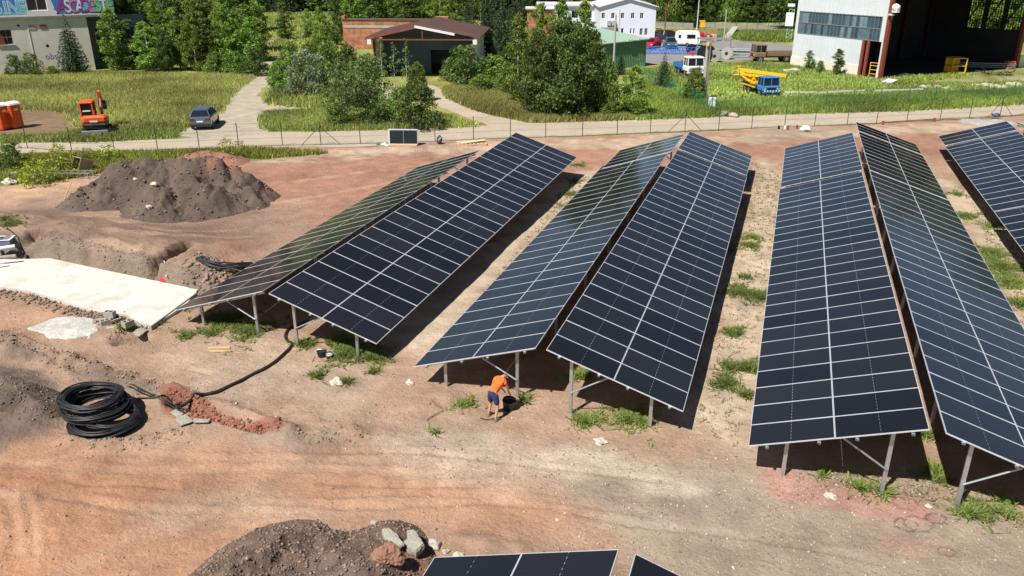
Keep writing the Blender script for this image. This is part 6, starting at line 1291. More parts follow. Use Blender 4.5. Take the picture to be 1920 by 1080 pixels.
rw = thing('timber_retaining_wall', 'stepped rusty-brown retaining wall at the back of the yard', 'wall', G(1228, 66), 0); a = G(1228, 67) - G(1228, 66); b = G(1345, 71) - G(1228, 66); mb = MB()
for k in range(5): mb.bar(a + Vector((0, .12 * k, .15 + .28 * k)), b + Vector((0, .12 * k, .15 + .28 * k)), .22, .2)
mb.build('planks', mat('rusty_planks', (.30, .19, .12), .9, 0, .3, 3), rw)
st = thing('concrete_slope', 'pale concrete ramp strip at the right of the yard pole', 'ramp', G(1362, 74)); mb = MB(); b = G(1378, 61) - G(1362, 74); mb.bar((0, 0, .2), b + Vector((0, 0, 1.1)), 1.2, .2); mb.build('slab', M_['conc'], st)
# inside / around the hangar
def at_h(x, y): 
    c_, s_ = math.cos(ang), math.sin(ang); return Vector((pa.x + x * c_ - y * s_, pa.y + x * s_ + y * c_, 0))
def crate_open(u, v, s_, m, label, nm='crate_frame'):
    t = thing(nm, label, 'crate', G(u, v), heading(u, v, 60)); mb = MB()
    for z in (0.1, s_ * .5, s_): mb.box(-s_ / 2, s_ / 2, -s_ / 2, s_ / 2, z - .08, z + .02)
    for x in (-s_ / 2, s_ / 2 - .12):
        for y in (-s_ / 2, s_ / 2 - .12): mb.box(x, x + .12, y, y + .12, .022, s_ - .082)
    mb.box(-s_ / 2 + .13, s_ / 2 - .13, s_ / 2 - .1, s_ / 2 - .04, .03, s_ - .1); mb.build('frame', M_[m], t)
crate_open(1789, 136, 1.9, 'yellow', 'yellow steel rack glowing in the dark hangar'); crate_open(1891, 129, 1.0, 'orange', 'orange box at the right column of the hangar opening')
t = thing('bar_stock', 'long steel bars lying in the hangar opening', 'steel bars', G(1840, 128), heading(1840, 128, 75)); mb = MB()
for k in range(14): mb.bar((-4.2, -.5 + (k % 5) * .22, .2 + .25 * (k // 5)), (4.0, -.4 + (k % 5) * .22, .2 + .25 * (k // 5)), .08)
for x in (-3, 0, 3): mb.box(x - .1, x + .1, -.7, .7, 0, .14)
mb.build('bars', M_['galv_dull'], t)
t = thing('scrap_heap', 'dark heap of scrap at the right end of the hangar floor', 'scrap', G(1868, 141)); mb = MB(); r = random.Random(4)
for k in range(40): a = Vector((r.uniform(-1.8, 1.8), r.uniform(-.8, .8), r.uniform(.05, .5))); mb.bar(a, a + Vector((r.uniform(-.8, .8), r.uniform(-.5, .5), r.uniform(-.2, .4))), .07)
mb.build('pieces', M_['postd'], t)
for u, v, u2, v2, lb in [(1470, 178, 1532, 177, 'white concrete pole lying on the grass in the yard, leftmost of three'), (1535, 179, 1620, 173, 'white concrete pole lying in the grass, middle of three'), (1640, 175, 1730, 171, 'white concrete pole lying in the grass, rightmost of three')]:
    a, b = G(u, v), G(u2, v2); t = thing('lying_pole', lb, 'pole', a, 0, 'poles lying in the grass'); mb = MB(); mb.tube([(0, 0, .2), b - a + Vector((0, 0, .16))], [.2, .14], 8); mb.build('shaft', M_['conc'], t)
for u, v, w, lb, sd in [(1755, 166, 45, 'grey rubble heap behind the green fence, with wrapped plastic', 1), (1838, 162, 34, 'pale rubble heap behind the green fence, middle', 2), (1869, 165, 26, 'concrete block fragment behind the green fence', 3), (1902, 161, 22, 'pale slab fragments at the right edge behind the green fence', 4), (1483, 134, 26, 'low heap of broken pale stones at the hangar corner', 5), (1365, 217, 26, 'small grey scrap pile at the road edge under the green fence', 6)]:
    g = G(u, v); t = thing('rubble_heap', lb, 'rubble', g); mb = MB(); r = random.Random(sd); W_ = w / ppm(g)
    for k in range(16): s = r.uniform(.12, .4); mb.blob((r.uniform(-.5, .5) * W_, r.uniform(-.6, .6), s * .4), (s * 1.3, s, s * .7), k, n=1, rough=.3)
    mb.build('pieces', M_['stone'], t)
t = thing('leaning_sheet', 'corrugated white sheet leaning at the foot of the hangar corner column', 'metal sheet', G(1654, 158), ang); mb = MB()
for k in range(8): mb.bar((-.6 + k * .17, 0, .03), (-.5 + k * .17, 1.6, .5), .15, .04)
mb.build('sheet', M_['clad'], t)
t = thing('ladder_trolley', 'ochre trolley frame standing in the hangar door', 'trolley', G(1636, 143), ang + .2); mb = MB()
for x in (-.5, .5): mb.bar((x, 0, 0), (x, 0, 1.7), .08)
for z in (.3, .8, 1.3, 1.65): mb.bar((-.5, 0, z), (.5, 0, z), .07)
mb.build('frame', M_['yellow'], t)
# far houses at the top left
t = thing('farmhouse', 'distant white farmhouse with red roof across the meadow', 'house', G(505, 21), .9); mb = MB(); mb.box(-5, 5, -4, 4, 0, 3); mb.build('wall', M_['white'], t); mb = MB(); mb.side([(-4.5, 3.004), (4.5, 3.004), (0, 5.5)], -5.5, 5.5); rfo = mb.build('roof', M_['rust'], t)
# ================================================================ ON THE SITE
# concrete slab
t = thing('concrete_slab', 'bright white freshly poured concrete slab at the left of the site', 'slab', G(150, 550))
o = G(150, 550); poly = [(p.x - o.x, p.y - o.y) for p in GP((-150, 486), (20, 492), (95, 490), (215, 516), (372, 549), (350, 577), (318, 598), (286, 617), (262, 612), (240, 596), (170, 588), (120, 570), (60, 552), (0, 544), (-150, 536))]
mb = MB(); mb.prism(poly, -.4, .16, 0)
M_['slab'] = mat('fresh_white_concrete', (.57, .54, .49), .85, 0, .08, .5, dirt=(.45, .36, .28), dscale=.7, dth=.53); mb.build('slab', M_['slab'], t)
a = G(285, 620) - o; b = G(370, 556) - o; mb = MB(); mb.bar((a.x, a.y - .03, .08), (b.x + .02, b.y - .03, .08), .05, .26); mb.build('formwork_board', M_['wgrey'], t)
# soil along the front edge of the slab
rg = np.random.default_rng(8); pts = []
for a, b in zip(GP((0, 548), (60, 556), (120, 574), (165, 590), (230, 600))[:-1], GP((0, 548), (60, 556), (120, 574), (165, 590), (230, 600))[1:]):
    n = 260; tt = rg.random(n); x = a.x + (b.x - a.x) * tt + rg.normal(0, .25, n) + .1; y = a.y + (b.y - a.y) * tt + rg.normal(0, .25, n) - .1; pts.append(np.stack([x, y, gz(x, y) + .05 * rg.random(n)], 1))
pebbles('soil_clods', 'clods of earth spilled along the front edge of the white slab', np.concatenate(pts), .01, .11, [(.25, .175, .12), (.20, .145, .105)], 53, 'soil')
def heightfield(name, ctr, hx, hy, step, hf, color, parent=None, seed=0, matn='soil', rot=0):
    xs = np.arange(-hx, hx + step, step); ys = np.arange(-hy, hy + step, step); XX, YY = np.meshgrid(xs, ys); x = XX.ravel(); y = YY.ravel(); z = hf(x, y)
    ok_ = z > -.12; n0, n1 = len(xs), len(ys); I = np.arange(len(x)).reshape(n1, n0); Q = np.stack([I[:-1, :-1], I[:-1, 1:], I[1:, 1:], I[1:, :-1]], -1).reshape(-1, 4); Q = Q[ok_[Q].any(1)]
    us = np.unique(Q); mp = np.zeros(len(x), int); mp[us] = np.arange(len(us)); me = bpy.data.meshes.new(name); me.vertices.add(len(us)); me.vertices.foreach_set('co', np.stack([x, y, z], 1)[us].ravel()); me.loops.add(Q.size); me.loops.foreach_set('vertex_index', mp[Q].ravel()); me.polygons.add(len(Q)); me.polygons.foreach_set('loop_start', np.arange(0, Q.size, 4)); me.update(calc_edges=True)
    Cc = color(x, y, z)[us]; at = me.color_attributes.new('col', 'FLOAT_COLOR', 'POINT'); at.data.foreach_set('color', np.concatenate([np.clip(Cc, .01, 1), np.ones((len(us), 1))], 1).ravel()); me.polygons.foreach_set('use_smooth', np.ones(len(Q), bool)); me.materials.append(M_[matn])
    o = bpy.data.objects.new(name, me); col.objects.link(o)
    if parent: o.parent = parent
    return o
def soil_heap(label, peaks, ctr, hx, hy, colr, seed, rough=.12, clodn=1500, step=.11, clod=(.02, .13), red=None, slope=.75):
    t = thing('soil_heap', label, 'soil heap', (ctr.x, ctr.y, 0))
    def hf(x, y):
        base = gz(x + ctr.x, y + ctr.y); h = np.full(x.shape, -9.0)
        wx = x + .5 * fbm(x * .5, y * .5, 3, seed); wy = y + .5 * fbm(x * .5 + 9, y * .5, 3, seed + 1)
        for (ax, ay, bx, by, ht, sl) in peaks: h = np.maximum(h, ht - sl * seg_dist(wx, wy, [(ax, ay), (bx, by)]))
        h = np.where(h > 0, h, h * .6); k = sstep(-.1, .8, h)
        tex = np.abs(vnoise(x * .9, y * .9, seed + 3)) * 2 + np.abs(vnoise(x * 2.1, y * 2.1, seed + 4))
        gul = fbm(x * .8, y * .8, 5, seed + 2); crumble = fbm(x * 3.5, y * 3.5, 4, seed + 6)
        return base + h + k * (rough * 2.2 * gul + rough * .9 * crumble - rough * .5 * tex) - .02
    def cf(x, y, z):
        n = fbm(x * .7, y * .7, 5, seed + 9)[:, None]; c = np.array(colr) * (1 + .5 * n)
        if red is not None:
            k = sstep(.1, .9, (-np.hypot(x - red[0], y - red[1]) / red[2] + 1.2) + fbm(x, y, 3, seed + 5))[:, None]; c = c * (1 - k) + np.array((.27, .13, .085)) * k
        return c
    heightfield('soil', ctr, hx, hy, step, hf, cf, t, seed)
    rg = np.random.default_rng(seed); x = rg.uniform(-hx, hx, clodn * 4); y = rg.uniform(-hy, hy, clodn * 4); z = hf(x, y); base = gz(x + ctr.x, y + ctr.y); k = (z > base - .02); x, y, z = x[k][:clodn], y[k][:clodn], z[k][:clodn]
    o = pebbles('clods', None, np.stack([x, y, z], 1), clod[0], clod[1], [tuple(np.array(colr) * 1.15), tuple(np.array(colr) * .8), tuple(np.array(colr) * 1.5)], seed + 1); o.parent = t; o['kind'] = 'stuff'; return t, hf
c = G(310, 372); R2 = lambda u, v, z=0: (G(u, v, z).x - c.x, G(u, v, z).y - c.y)
pk = [(*R2(232, 312, 2.0), *R2(305, 299, 2.4), 2.4, .80), (*R2(305, 299, 2.4), *R2(400, 299, 2.4), 2.5, .82), (*R2(400, 299, 2.4), *R2(448, 320, 1.7), 2.0, .95), (*R2(350, 325, 1.8), *R2(390, 365, .9), 1.7, .75), (*R2(155, 385), *R2(230, 332, 1.2), 1.15, .75), (*R2(320, 330, 1.6), *R2(295, 372, .9), 1.5, .62), (*R2(425, 345, 1.2), *R2(462, 360, .8), 1.15, 1.0)]
hm_, hfm = soil_heap('big dark grey-brown heap of excavated soil left of the solar tables', pk, c, 12, 10, (.125, .094, .075), 60, .33, 3600, .10, (.015, .12), (4.6, 4.0, 3.0))
c2 = G(405, 300); sp_ = c2; soil_heap('small red-brown soil ridge peeking out behind the big dark heap', [(-1.3, -.6, 1.3, .5, .85, .5)], G(388, 305), 5, 3.5, (.24, .125, .085), 70, .1, 400, .15)
c = G(590, 1075); pk = [(*R2(415, 1080, .8), *R2(505, 1008, .8), 1.0, .62), (*R2(500, 1015, .8), *R2(640, 1035, .8), .85, .55), (*R2(560, 1090, 1.1), *R2(700, 1060, 1.0), 1.2, .55), (*R2(640, 1020, .8), *R2(740, 1010, .5), .7, .55), (*R2(450, 1120, .9), *R2(650, 1130, 1.1), 1.3, .5), (*R2(700, 1060, .8), *R2(770, 1060, .3), .6, .6)]
_t, hf3 = soil_heap('crumbly brown soil heap at the bottom edge of the photo', pk, c, 5.5, 4.2, (.16, .112, .085), 80, .14, 12000, .05, (.008, .07), (2.3, .9, .9)); c3 = c
c = G(20, 735); soil_heap('dark soil heap at the left edge beside the black pipe coils', [(*R2(-80, 745, .5), *R2(35, 735, .5), .62, .5), (*R2(30, 730, .4), *R2(75, 765, .3), .35, .5)], c, 4.5, 3, (.15, .115, .09), 90, .07, 1600, .08, (.01, .07))
# stones sitting on the heap, boulders, rocks
def rock(u, v, w, label, m='stone', sx=1.0, sz=.7, z=None, sd=0, nm='stone', cat='stone', rough=.28):
    g = GZ(u, v) if z is None else G(u, v, z); s = w / ppm(g) / 2; t = MB(); t.blob((0, 0, s * sz * .45), (s * sx, s * .8, s * sz), sd or int(u + v), n=3, rough=rough); o = t.build(nm, M_[m]); o.location = g; return setp(o, label, cat)
M_['palestone'] = mat('pale_stone', (.52, .47, .39), .9, 0, .2, 5, bump=.5); M_['redrock'] = mat('red_clay_rock', (.27, .14, .09), .95, 0, .25, 4, bump=.8, bscale=12)
rock(632, 720, 22, 'pale angular stone on bare earth near the first green weed patch', 'palestone'); rock(769, 720, 15, 'small whitish stone left of the sky-mirroring table', 'palestone')
for (u, v, w, lb, d_) in [(289, 345, 14, 'flat white stone high on the big dark heap', 8), (279, 388, 13, 'whitish block half buried in the front of the big dark heap', 3), (253, 336, 10, 'small beige stone on the left shoulder of the big dark heap', 7)]:
    # walk along the view ray until it meets the heap
    best = None; dd = FWD * F_PX + RIGHT * (u - 960) - UP * (v - 540); c = G(310, 372)
    for k in range(400):
        zz = 3.2 - k * .01; q = G(u, v, zz); h = hfm(np.array([q.x - c.x]), np.array([q.y - c.y]))[0]
        if h >= zz: best = q; break
    q = best or G(u, v, .5); s = w / ppm(q) / 2; mb = MB(); mb.blob((0, 0, 0), (s, s * .7, s * .6), d_, n=2, rough=.2); o = mb.build('stone', M_['palestone']); o.location = q; setp(o, lb, 'stone')
def on_heap(u, v, hf, c):
    for k in range(500):
        q = G(u, v, 3.4 - k * .008)
        if hf(np.array([q.x - c.x]), np.array([q.y - c.y]))[0] >= q.z: return q
    return G(u, v)
def rock_h(u, v, w, label, m, sz, sd, rough=.2):
    q = on_heap(u, v, hf3, c3); s = w / ppm(q) / 2; mb = MB(); mb.blob((0, 0, s * sz * .3), (s, s * .8, s * sz), sd, n=4, rough=rough); o = mb.build('boulder', M_[m]); o.location = q; setp(o, label, 'boulder')
rock_h(728, 1052, 56, 'big red clay boulder in the soil heap at the bottom edge', 'redrock', 1.0, 12)
def shard(pts, th, label, m='conc', z=.25, tilt=(0, 0), nm='concrete_fragment', cat='concrete piece', jag=.05):
    P0 = [G(u, v, z) for u, v in pts]; r = random.Random(len(label)); P = []
    for i, p in enumerate(P0):
        q = P0[(i + 1) % len(P0)]; L_ = (q - p).length
        for k in range(3): P.append(p.lerp(q, k / 3) + Vector((r.uniform(-1, 1), r.uniform(-1, 1), 0)) * jag * L_ * (1 if k else .4))
    c_ = sum(P, Vector()) / len(P); mb = MB(); n = len(P); zf = lambda x, y: x * tilt[0] + y * tilt[1]
    rings = []
    for k, dz in ((.55, .012), (.92, .0), (1.0, -.25 * th), (1.02, -.6 * th), (.93, -th)): rings.append([((p.x - c_.x) * k, (p.y - c_.y) * k, zf((p.x - c_.x) * k, (p.y - c_.y) * k) + dz + r.uniform(-.1, .1) * th * (1 if k > .6 else .3)) for p in P])
    V = [(0, 0, .01)] + [q for rg_ in rings for q in rg_]; Fc = [(0, 1 + i, 1 + (i + 1) % n) for i in range(n)]
    for k in range(4): Fc += [(1 + k * n + i, 1 + (k + 1) * n + i, 1 + (k + 1) * n + (i + 1) % n, 1 + k * n + (i + 1) % n) for i in range(n)]
    Fc.append(tuple(1 + 4 * n + i for i in range(n - 1, -1, -1))); mb.add(V, Fc); o = mb.build(nm, M_[m]); o.location = c_; return setp(o, label, cat)
M_['oldconc'] = mat('mossy_concrete', (.31, .295, .235), .95, 0, .25, 5, bump=.8, bscale=16)
shard([(716, 990), (728, 988), (745, 1003), (758, 1020), (748, 1026), (730, 1014), (718, 1003)], .12, 'long pale concrete shard lying on top of the bottom soil heap', 'oldconc', .55, (.1, .1))
shard([(762, 992), (775, 992), (790, 1012), (796, 1022), (780, 1034), (765, 1026), (752, 1015), (764, 1008)], .22, 'broad grey-green concrete fragment right of the boulder', 'oldconc', .45, (.15, .1))
for (u, v, w, lb, sd) in [(815, 1024, 26, 'rough brown stone at the right end of the bottom heap', 1), (780, 1048, 24, 'pale stone between the boulder and the cut-off solar table', 2), (772, 1068, 36, 'ochre stone beside the corner of the cut-off solar table', 3), (800, 1060, 18, 'white stone touching the corner of the cut-off solar table', 4), (702, 982, 14, 'small brown clod stone on top of the bottom heap', 5), (792, 1076, 26, 'whitish flat stone at the very bottom edge', 6), (835, 1036, 14, 'small stone above the cut-off solar table', 7), (860, 1046, 20, 'pale round stone at the edge of the cut-off solar table', 8)]: rock(u, v, w, lb, 'palestone' if sd in (4, 6, 8, 2) else 'stone', sd=sd + 40)
for (u, v, w, lb) in [(1557, 932, 20, 'white flat stone in front of the broad slate blue table'), (1125, 830, 22, 'flat buff stone below the long dark table'), (1062, 806, 0, ''), (18, 345, 26, 'pale boulder at the left end of the dirt track'), (28, 330, 24, 'rounded boulder behind the pale one at the left'), (148, 470, 0, ''), (205, 480, 12, 'pale stone on the earth cut above the slab'), (148, 488, 10, 'white stone in the face of the earth cut'), (1045, 975, 7, 'little white stone on the orange track'), (1740, 950, 12, 'pale stone near the thin wire loops'), (325, 562, 0, '')]:
    if w: rock(u, v, w, lb, 'palestone', sz=.5)
# black pipe coils
def coil(u, v, R_, turns, h, r, label, seed, sq=.9):
    g = GZ(u, v); t = thing('pipe_coil', label, 'pipe coil', g, 0, 'black pipe coils'); rr = random.Random(seed)
    for b in range(3):
        mb = MB(); pts = []; n = 26; T_ = turns // 3 + 1; ph = rr.uniform(0, 6)
        ox, oy, rb = 0, 0, R_
        for k in range(T_ * n):
            a = 2 * PI * k / n
            if k % n == 0: tox, toy, trb, tz = rr.uniform(-.1, .1), rr.uniform(-.08, .08), R_ * rr.uniform(.80, 1.04), rr.uniform(0, .05)
            ox += (tox - ox) * .12; oy += (toy - oy) * .12; rb += (trb - rb) * .12; z = r + h * (b + k / (T_ * n)) / 3
            pts.append((ox + rb * math.cos(a + ph), oy + rb * sq * math.sin(a + ph), z + .03 * math.sin(a * 2 + seed + b) + .02 * math.sin(3 * a)))
        mb.tube(pts, r, 6); mb.build('pipe_turns', M_['pipe'], t, smooth=True)
    for a in (.5, 2.6, 4.6):
        mb = MB()
        for q in (0,): mb.tube([(R_ * 1.07 * math.cos(a + q), R_ * sq * 1.07 * math.sin(a + q), .0), (R_ * 1.07 * math.cos(a + q), R_ * sq * 1.07 * math.sin(a + q), h + .08), (R_ * .76 * math.cos(a + q), R_ * sq * .76 * math.sin(a + q), h + .1), (R_ * .76 * math.cos(a + q), R_ * sq * .76 * math.sin(a + q), .0)], .010, 4, closed=True)
        mb.build('tie', M_['rubber'], t); return t
coil(198, 798, 1.06, 24, .26, .027, 'lower front coil of black pipe, partly under the leaning stack', 1)
coil(187, 785, 1.04, 27, .30, .026, 'upper stacked coil of black pipe, rear and largest', 2).location.z += .28
coil(181, 782, 0.94, 21, .24, .026, 'topmost loose coil of black pipe crowning the stack', 5).location.z += .60
coil(212, 795, 0.84, 12, .16, .025, 'small inner coil of black pipe leaning inside the stack', 7).location.z += .2
def line_thing(name, label, cat, px, r, m='pipe', z=.04, strands=1, sp=.06, group=None, zs=None, n=8):
    P = [GZ(*p[:2]) for p in px]; o_ = P[0].copy(); t = thing(name, label, cat, o_, 0, group) if strands > 1 else None
    sm = smooth_line([p - o_ + Vector((0, 0, z + (zs[i] if zs else 0))) for i, p in enumerate(P)], n)
    if not zs: 
        for q in sm: q.z = max(q.z, g1(q.x + o_.x, q.y + o_.y) - o_.z + r * .8)
        for _ in range(3):
            zz_ = [q.z for q in sm]
            for i in range(1, len(sm) - 1): sm[i].z = max(zz_[i], (zz_[i - 1] + zz_[i] + zz_[i + 1]) / 3 + .004)
    for s in range(strands):
        rr = random.Random(s + 3); off = [Vector((0, 0, 0)) for _ in sm]; ph = rr.uniform(0, 6); mb = MB()
        pts = []
        for i, q in enumerate(sm):
            tn = (sm[min(i + 1, len(sm) - 1)] - sm[max(i - 1, 0)]).normalized(); sd_ = Vector((-tn.y, tn.x, 0)); pts.append(q + sd_ * ((s - (strands - 1) / 2) * sp + .03 * math.sin(i * .13 + ph) * (strands > 1)) + Vector((0, 0, (.05 + .04 * s % .09) * math.sin(i * .11 + ph) ** 2 * (strands > 1))))
        mb.tube(pts, r, 6)
        if strands > 1: mb.build('strand', M_[m], t, smooth=True)
        else: o = mb.build(name, M_[m], None, smooth=True); o.location = o_; return setp(o, label, cat, group)
    return t
line_thing('supply_pipe', 'black pipe running from the coils over the earth and under the leftmost tables', 'pipe', [(330, 768), (370, 752), (410, 736), (460, 712), (505, 688), (530, 668), (548, 648), (538, 640), (536, 628), (548, 615), (590, 600), (640, 570)], .055)
line_thing('loose_cable', 'two thin black cables curving from the coil stack to the stone slabs', 'cable', [(240, 728), (275, 742), (310, 755), (350, 775)], .022, strands=2, sp=.09)
line_thing('loose_cable', 'single thin black cable from the side of the coil stack to the red trench', 'cable', [(255, 750), (290, 748), (320, 762), (345, 772)], .022)
line_thing('cable_bundle', 'bundle of black cables climbing out of the dark trench toward the leftmost table', 'cables', [(374, 490), (392, 498), (415, 503), (445, 503), (475, 500)], .034, strands=7, sp=.075, z=.1)
line_thing('conduit_end', 'thin white conduit sticking out of the trench above the slab', 'conduit', [(312, 520), (313, 512), (308, 503)], .025, 'white', zs=[0, .3, .55]); line_thing('conduit_end', 'thin beige conduit in the earth cut left of the white one', 'conduit', [(282, 520), (276, 508), (280, 496)], .02, 'wgrey', zs=[0, .2, .3])
# red film on the slab edge
g = GZ(318, 529); mb = MB(); mb.bar((-.35, -.1, .05), (.15, .12, .12), .12, .06); mb.bar((.1, .1, .14), (.62, .34, .3), .16, .04); mb.blob((-.15, -.15, .12), (.22, .15, .1), 2, rough=.4); o = mb.build('plastic_film', mat('red_film', (.75, .03, .05), .4)); o.location = g + Vector((0, 0, .02)); setp(o, 'crumpled bright red plastic film at the slab edge', 'plastic film')
# hollow blocks
def block(u, v, z, rz, label, up=False, tip=0):
    g = G(u, v, z); t = MB()
    L_, W_, H_ = .4, .25, .25
    M = Matrix.Rotation(tip, 4, 'X')
    for b in ((-L_ / 2, L_ / 2, -W_ / 2, -W_ / 2 + .04), (-L_ / 2, L_ / 2, W_ / 2 - .04, W_ / 2), (-L_ / 2, -L_ / 2 + .04, -W_ / 2 + .041, W_ / 2 - .041), (L_ / 2 - .04, L_ / 2, -W_ / 2 + .041, W_ / 2 - .041), (-.02, .02, -W_ / 2 + .041, W_ / 2 - .041)): t.box(*b, 0, H_, 0, M)
    o = t.build('hollow_block', M_['blockc']); o.location = g; o.rotation_euler = (0, 0, rz); return setp(o, label, 'concrete block', 'hollow concrete blocks by the slab')
M_['blockc'] = mat('block_concrete', (.36, .34, .30), .95, 0, .15, 8, bump=.4)
for (u, v, z, rz, lb, tip) in [(193, 602, .02, .3, 'leftmost hollow block, tipped on its side', 1.4), (199, 610, .02, 1.0, 'hollow block standing in front of the leftmost one', 0), (205, 597, .02, .7, 'hollow block at the back of the group on the slab edge', 0), (207, 594, .28, .2, 'hollow block stacked on top of the back one', 0), (214, 603, .05, 1.2, 'hollow block leaning in the middle of the group', .5), (212, 616, .02, .55, 'flat-lying hollow block in front of the group', 1.57), (241, 617, .02, 1.3, 'lower block of the two-high stack right of the group', 0), (241, 612, .28, 1.35, 'upper block of the two-high stack right of the group', 0)]: block(u, v, z, rz, lb, tip=tip)
shard([(250, 622), (262, 612), (277, 618), (262, 629), (254, 628)], .06, 'thin concrete plate beside the dug hole', 'oldconc', .12)
xs_ = scatter(GP((385, 500), (470, 515), (420, 545), (375, 552), (335, 540), (350, 520)), 700, 61); pebbles('soil_clods', 'lumpy spoil thrown out between the trench and the first solar table', xs_, .02, .16, [(.24, .16, .11), (.19, .14, .11), (.30, .20, .14)], 62, 'soil')
xs_ = scatter(GP((312, 740), (360, 744), (440, 778), (528, 802), (524, 820), (440, 802), (340, 772)), 1500, 63); pebbles('soil_clods', 'crumbly red clay clods in and along the shallow red trench', xs_, .01, .11, [(.24, .095, .06), (.19, .08, .055), (.30, .13, .085)], 64, 'soil')
# white powder
c = G(128, 618)
def pf(x, y): 
    d = 1 - np.hypot(x / 1.75, y / 1.0) + .35 * fbm(x * 1.2, y * 1.2, 4, 33); return gz(x + c.x, y + c.y) + np.where(d > .1, .03 + .05 * np.clip(d, 0, 1) * (1 + fbm(x * 5, y * 5, 3, 3)), -.2)
t = thing('spilled_mortar', 'thin white patch of spilled mortar on the earth left of the blocks', 'mortar patch', (c.x, c.y, 0), 0)
heightfield('mortar', c, 2.2, 1.5, .06, pf, lambda x, y, z: np.array((.52, .50, .45)) * (1 + .25 * fbm(x * 4, y * 4, 3, 7)[:, None]), t)
t.location.z = 0
# slabs on the earth by the red trench
for k, (P, lb) in enumerate([([(319, 772), (330, 766), (344, 775), (334, 784)], 'pale stone paver by the red trench, rearmost of three'), ([(330, 784), (350, 774), (363, 788), (338, 798)], 'largest pale stone paver by the red trench'), ([(364, 784), (394, 785), (390, 791), (362, 791)], 'pale stone paver by the red trench, rightmost of three')]): shard(P, .05, lb, 'oldconc', .09, nm='paver', cat='paver')
# planks
def plank(u, v, L_, w, h, rz, label, z=.0, m='wood', nm='plank', cat='plank', group=None):
    g = GZ(u, v); mb = MB(); mb.box(-L_ / 2, L_ / 2, -w / 2, w / 2, z, z + h, bev=.006); o = mb.build(nm, M_[m]); o.location = g; o.rotation_euler = (0, 0, rz); return setp(o, label, cat, group)
plank(411, 653, .85, .10, .05, .30, 'short raw plank on the earth left of the first table, rear of two'); plank(413, 660, .82, .10, .05, .36, 'short raw plank on the earth left of the first table, front of two', .01); plank(440, 661, .5, .03, .02, .1, 'thin lath beside the two short planks')
# buckets
def bucket(u, v, r, h, label, m='black', fill='wgrey', tip=0):
    g = GZ(u, v); t = thing('bucket', label, 'bucket', g); t.rotation_euler = (tip, 0, .4); mb = MB(); n = 20; V = []
    for rr_, z in ((r * .78, 0), (r, h), (r * .93, h), (r * .72, .03)):
        for k in range(n): a = 2 * PI * k / n; V.append((rr_ * math.cos(a), rr_ * math.sin(a), z))
    mb.add(V, [(i * n + k, i * n + (k + 1) % n, (i + 1) * n + (k + 1) % n, (i + 1) * n + k) for i in range(3) for k in range(n)] + [tuple(range(3 * n, 4 * n)), tuple(range(n - 1, -1, -1))]); mb.build('tub', M_[m], t)
    mb = MB(); mb.cyl((0, 0, h * .75), (0, 0, h * .78), r * .86, 16); mb.build('contents', M_[fill], t); mb = MB(); mb.tube([(r * math.cos(a), .02, h - .01 + (r * .3) * math.sin(a)) for a in [PI * k / 10 for k in range(11)]], .006, 4); mb.build('handle', M_['galv'], t); return t
bucket(604, 668, .19, .24, 'black bucket near the first green weed patch, left of two', 'black', 'rubber'); bucket(618, 671, .14, .2, 'smaller bucket with grey contents, right of two', 'black', 'conc', .3)
# small dug-in debris left: grey box, pipes, rack, tub
g = G(4, 458, .62); t = thing('plastic_pit_frame', 'grey plastic shaft frame in the pit at the left edge', 'shaft frame', g, .5); t.scale = (.75, .75, .5); mb = MB()
for b in ((-.7, .7, -.5, -.42), (-.7, .7, .42, .5), (-.7, -.62, -.419, .419), (.62, .7, -.419, .419)): mb.box(*b, 0, .6)
mb.build('frame', mat('blue_grey_plastic', (.16, .17, .20), .5), t); mb = MB()
for b in ((-.74, .74, -.54, -.40), (-.74, .74, .40, .54), (-.74, -.60, -.399, .399), (.60, .74, -.399, .399)): mb.box(*b, .602, .64)
mb.build('rim', M_['bluewhite'], t)
for k, (a, b, m, r, lb) in enumerate([((-30, 470), (28, 462), 'bluewhite', .10, 'pale grey plastic pipe in the left pit, uppermost of three'), ((-30, 486), (30, 480), 'wgrey', .09, 'pale pipe lying in the left pit, middle of three'), ((-30, 498), (8, 492), 'bluewhite', .07, 'short pale pipe at the left edge, lowest of three')]):
    p, q = G(*a, .62 - .12 * k), G(*b, .62 - .12 * k); mb = MB(); mb.tube([(0, 0, 0), q - p], r, 10); o = mb.build('plastic_pipe', M_[m]); o.location = p; setp(o, lb, 'pipe', 'plastic pipes in the left pit')
line_thing('loose_cable', 'black cable crossing the left pit edge', 'cable', [(20, 462), (32, 470), (44, 478), (40, 488)], .03)
g = GZ(138, 333); t = thing('metal_rack', 'low galvanised rack lying left of the big dark heap', 'rack', g, .3); mb = MB()
for y in (-.35, .35): mb.bar((-1.35, y, .4), (1.35, y, .4), .06)
for k in range(7): mb.bar((-1.3 + k * .43, -.35, .4), (-1.3 + k * .43, .35, .4), .05)
mb.build('grid', M_['galv'], t)
for x in (-1.2, 1.2): mb = MB(); mb.bar((x, -.35, 0), (x, -.35, .37), .05); mb.bar((x, .35, 0), (x, .35, .37), .05); mb.build('leg', M_['galv'], t)
g = GZ(158, 325); t = thing('open_tub', 'tipped tan tub with black opening left of the big dark heap', 'tub', g, -.3); mb = MB(); M = Matrix.Translation((0, .4, .42)) @ Matrix.Rotation(1.15, 4, 'X')
for b in ((-.5, .5, -.45, -.4, 0, .9), (-.5, .5, .4, .45, 0, .9), (-.5, -.45, -.399, .399, 0, .9), (.45, .5, -.399, .399, 0, .9), (-.45, .45, -.399, .399, -.02, .03)): mb.box(*b, 0, M)
mb.build('shell', mat('tan_plastic', (.32, .24, .15), .7), t); mb = MB(); mb.box(-.449, .449, -.398, .398, .04, .3, 0, M); mb.build('inside', M_['dark'], t)
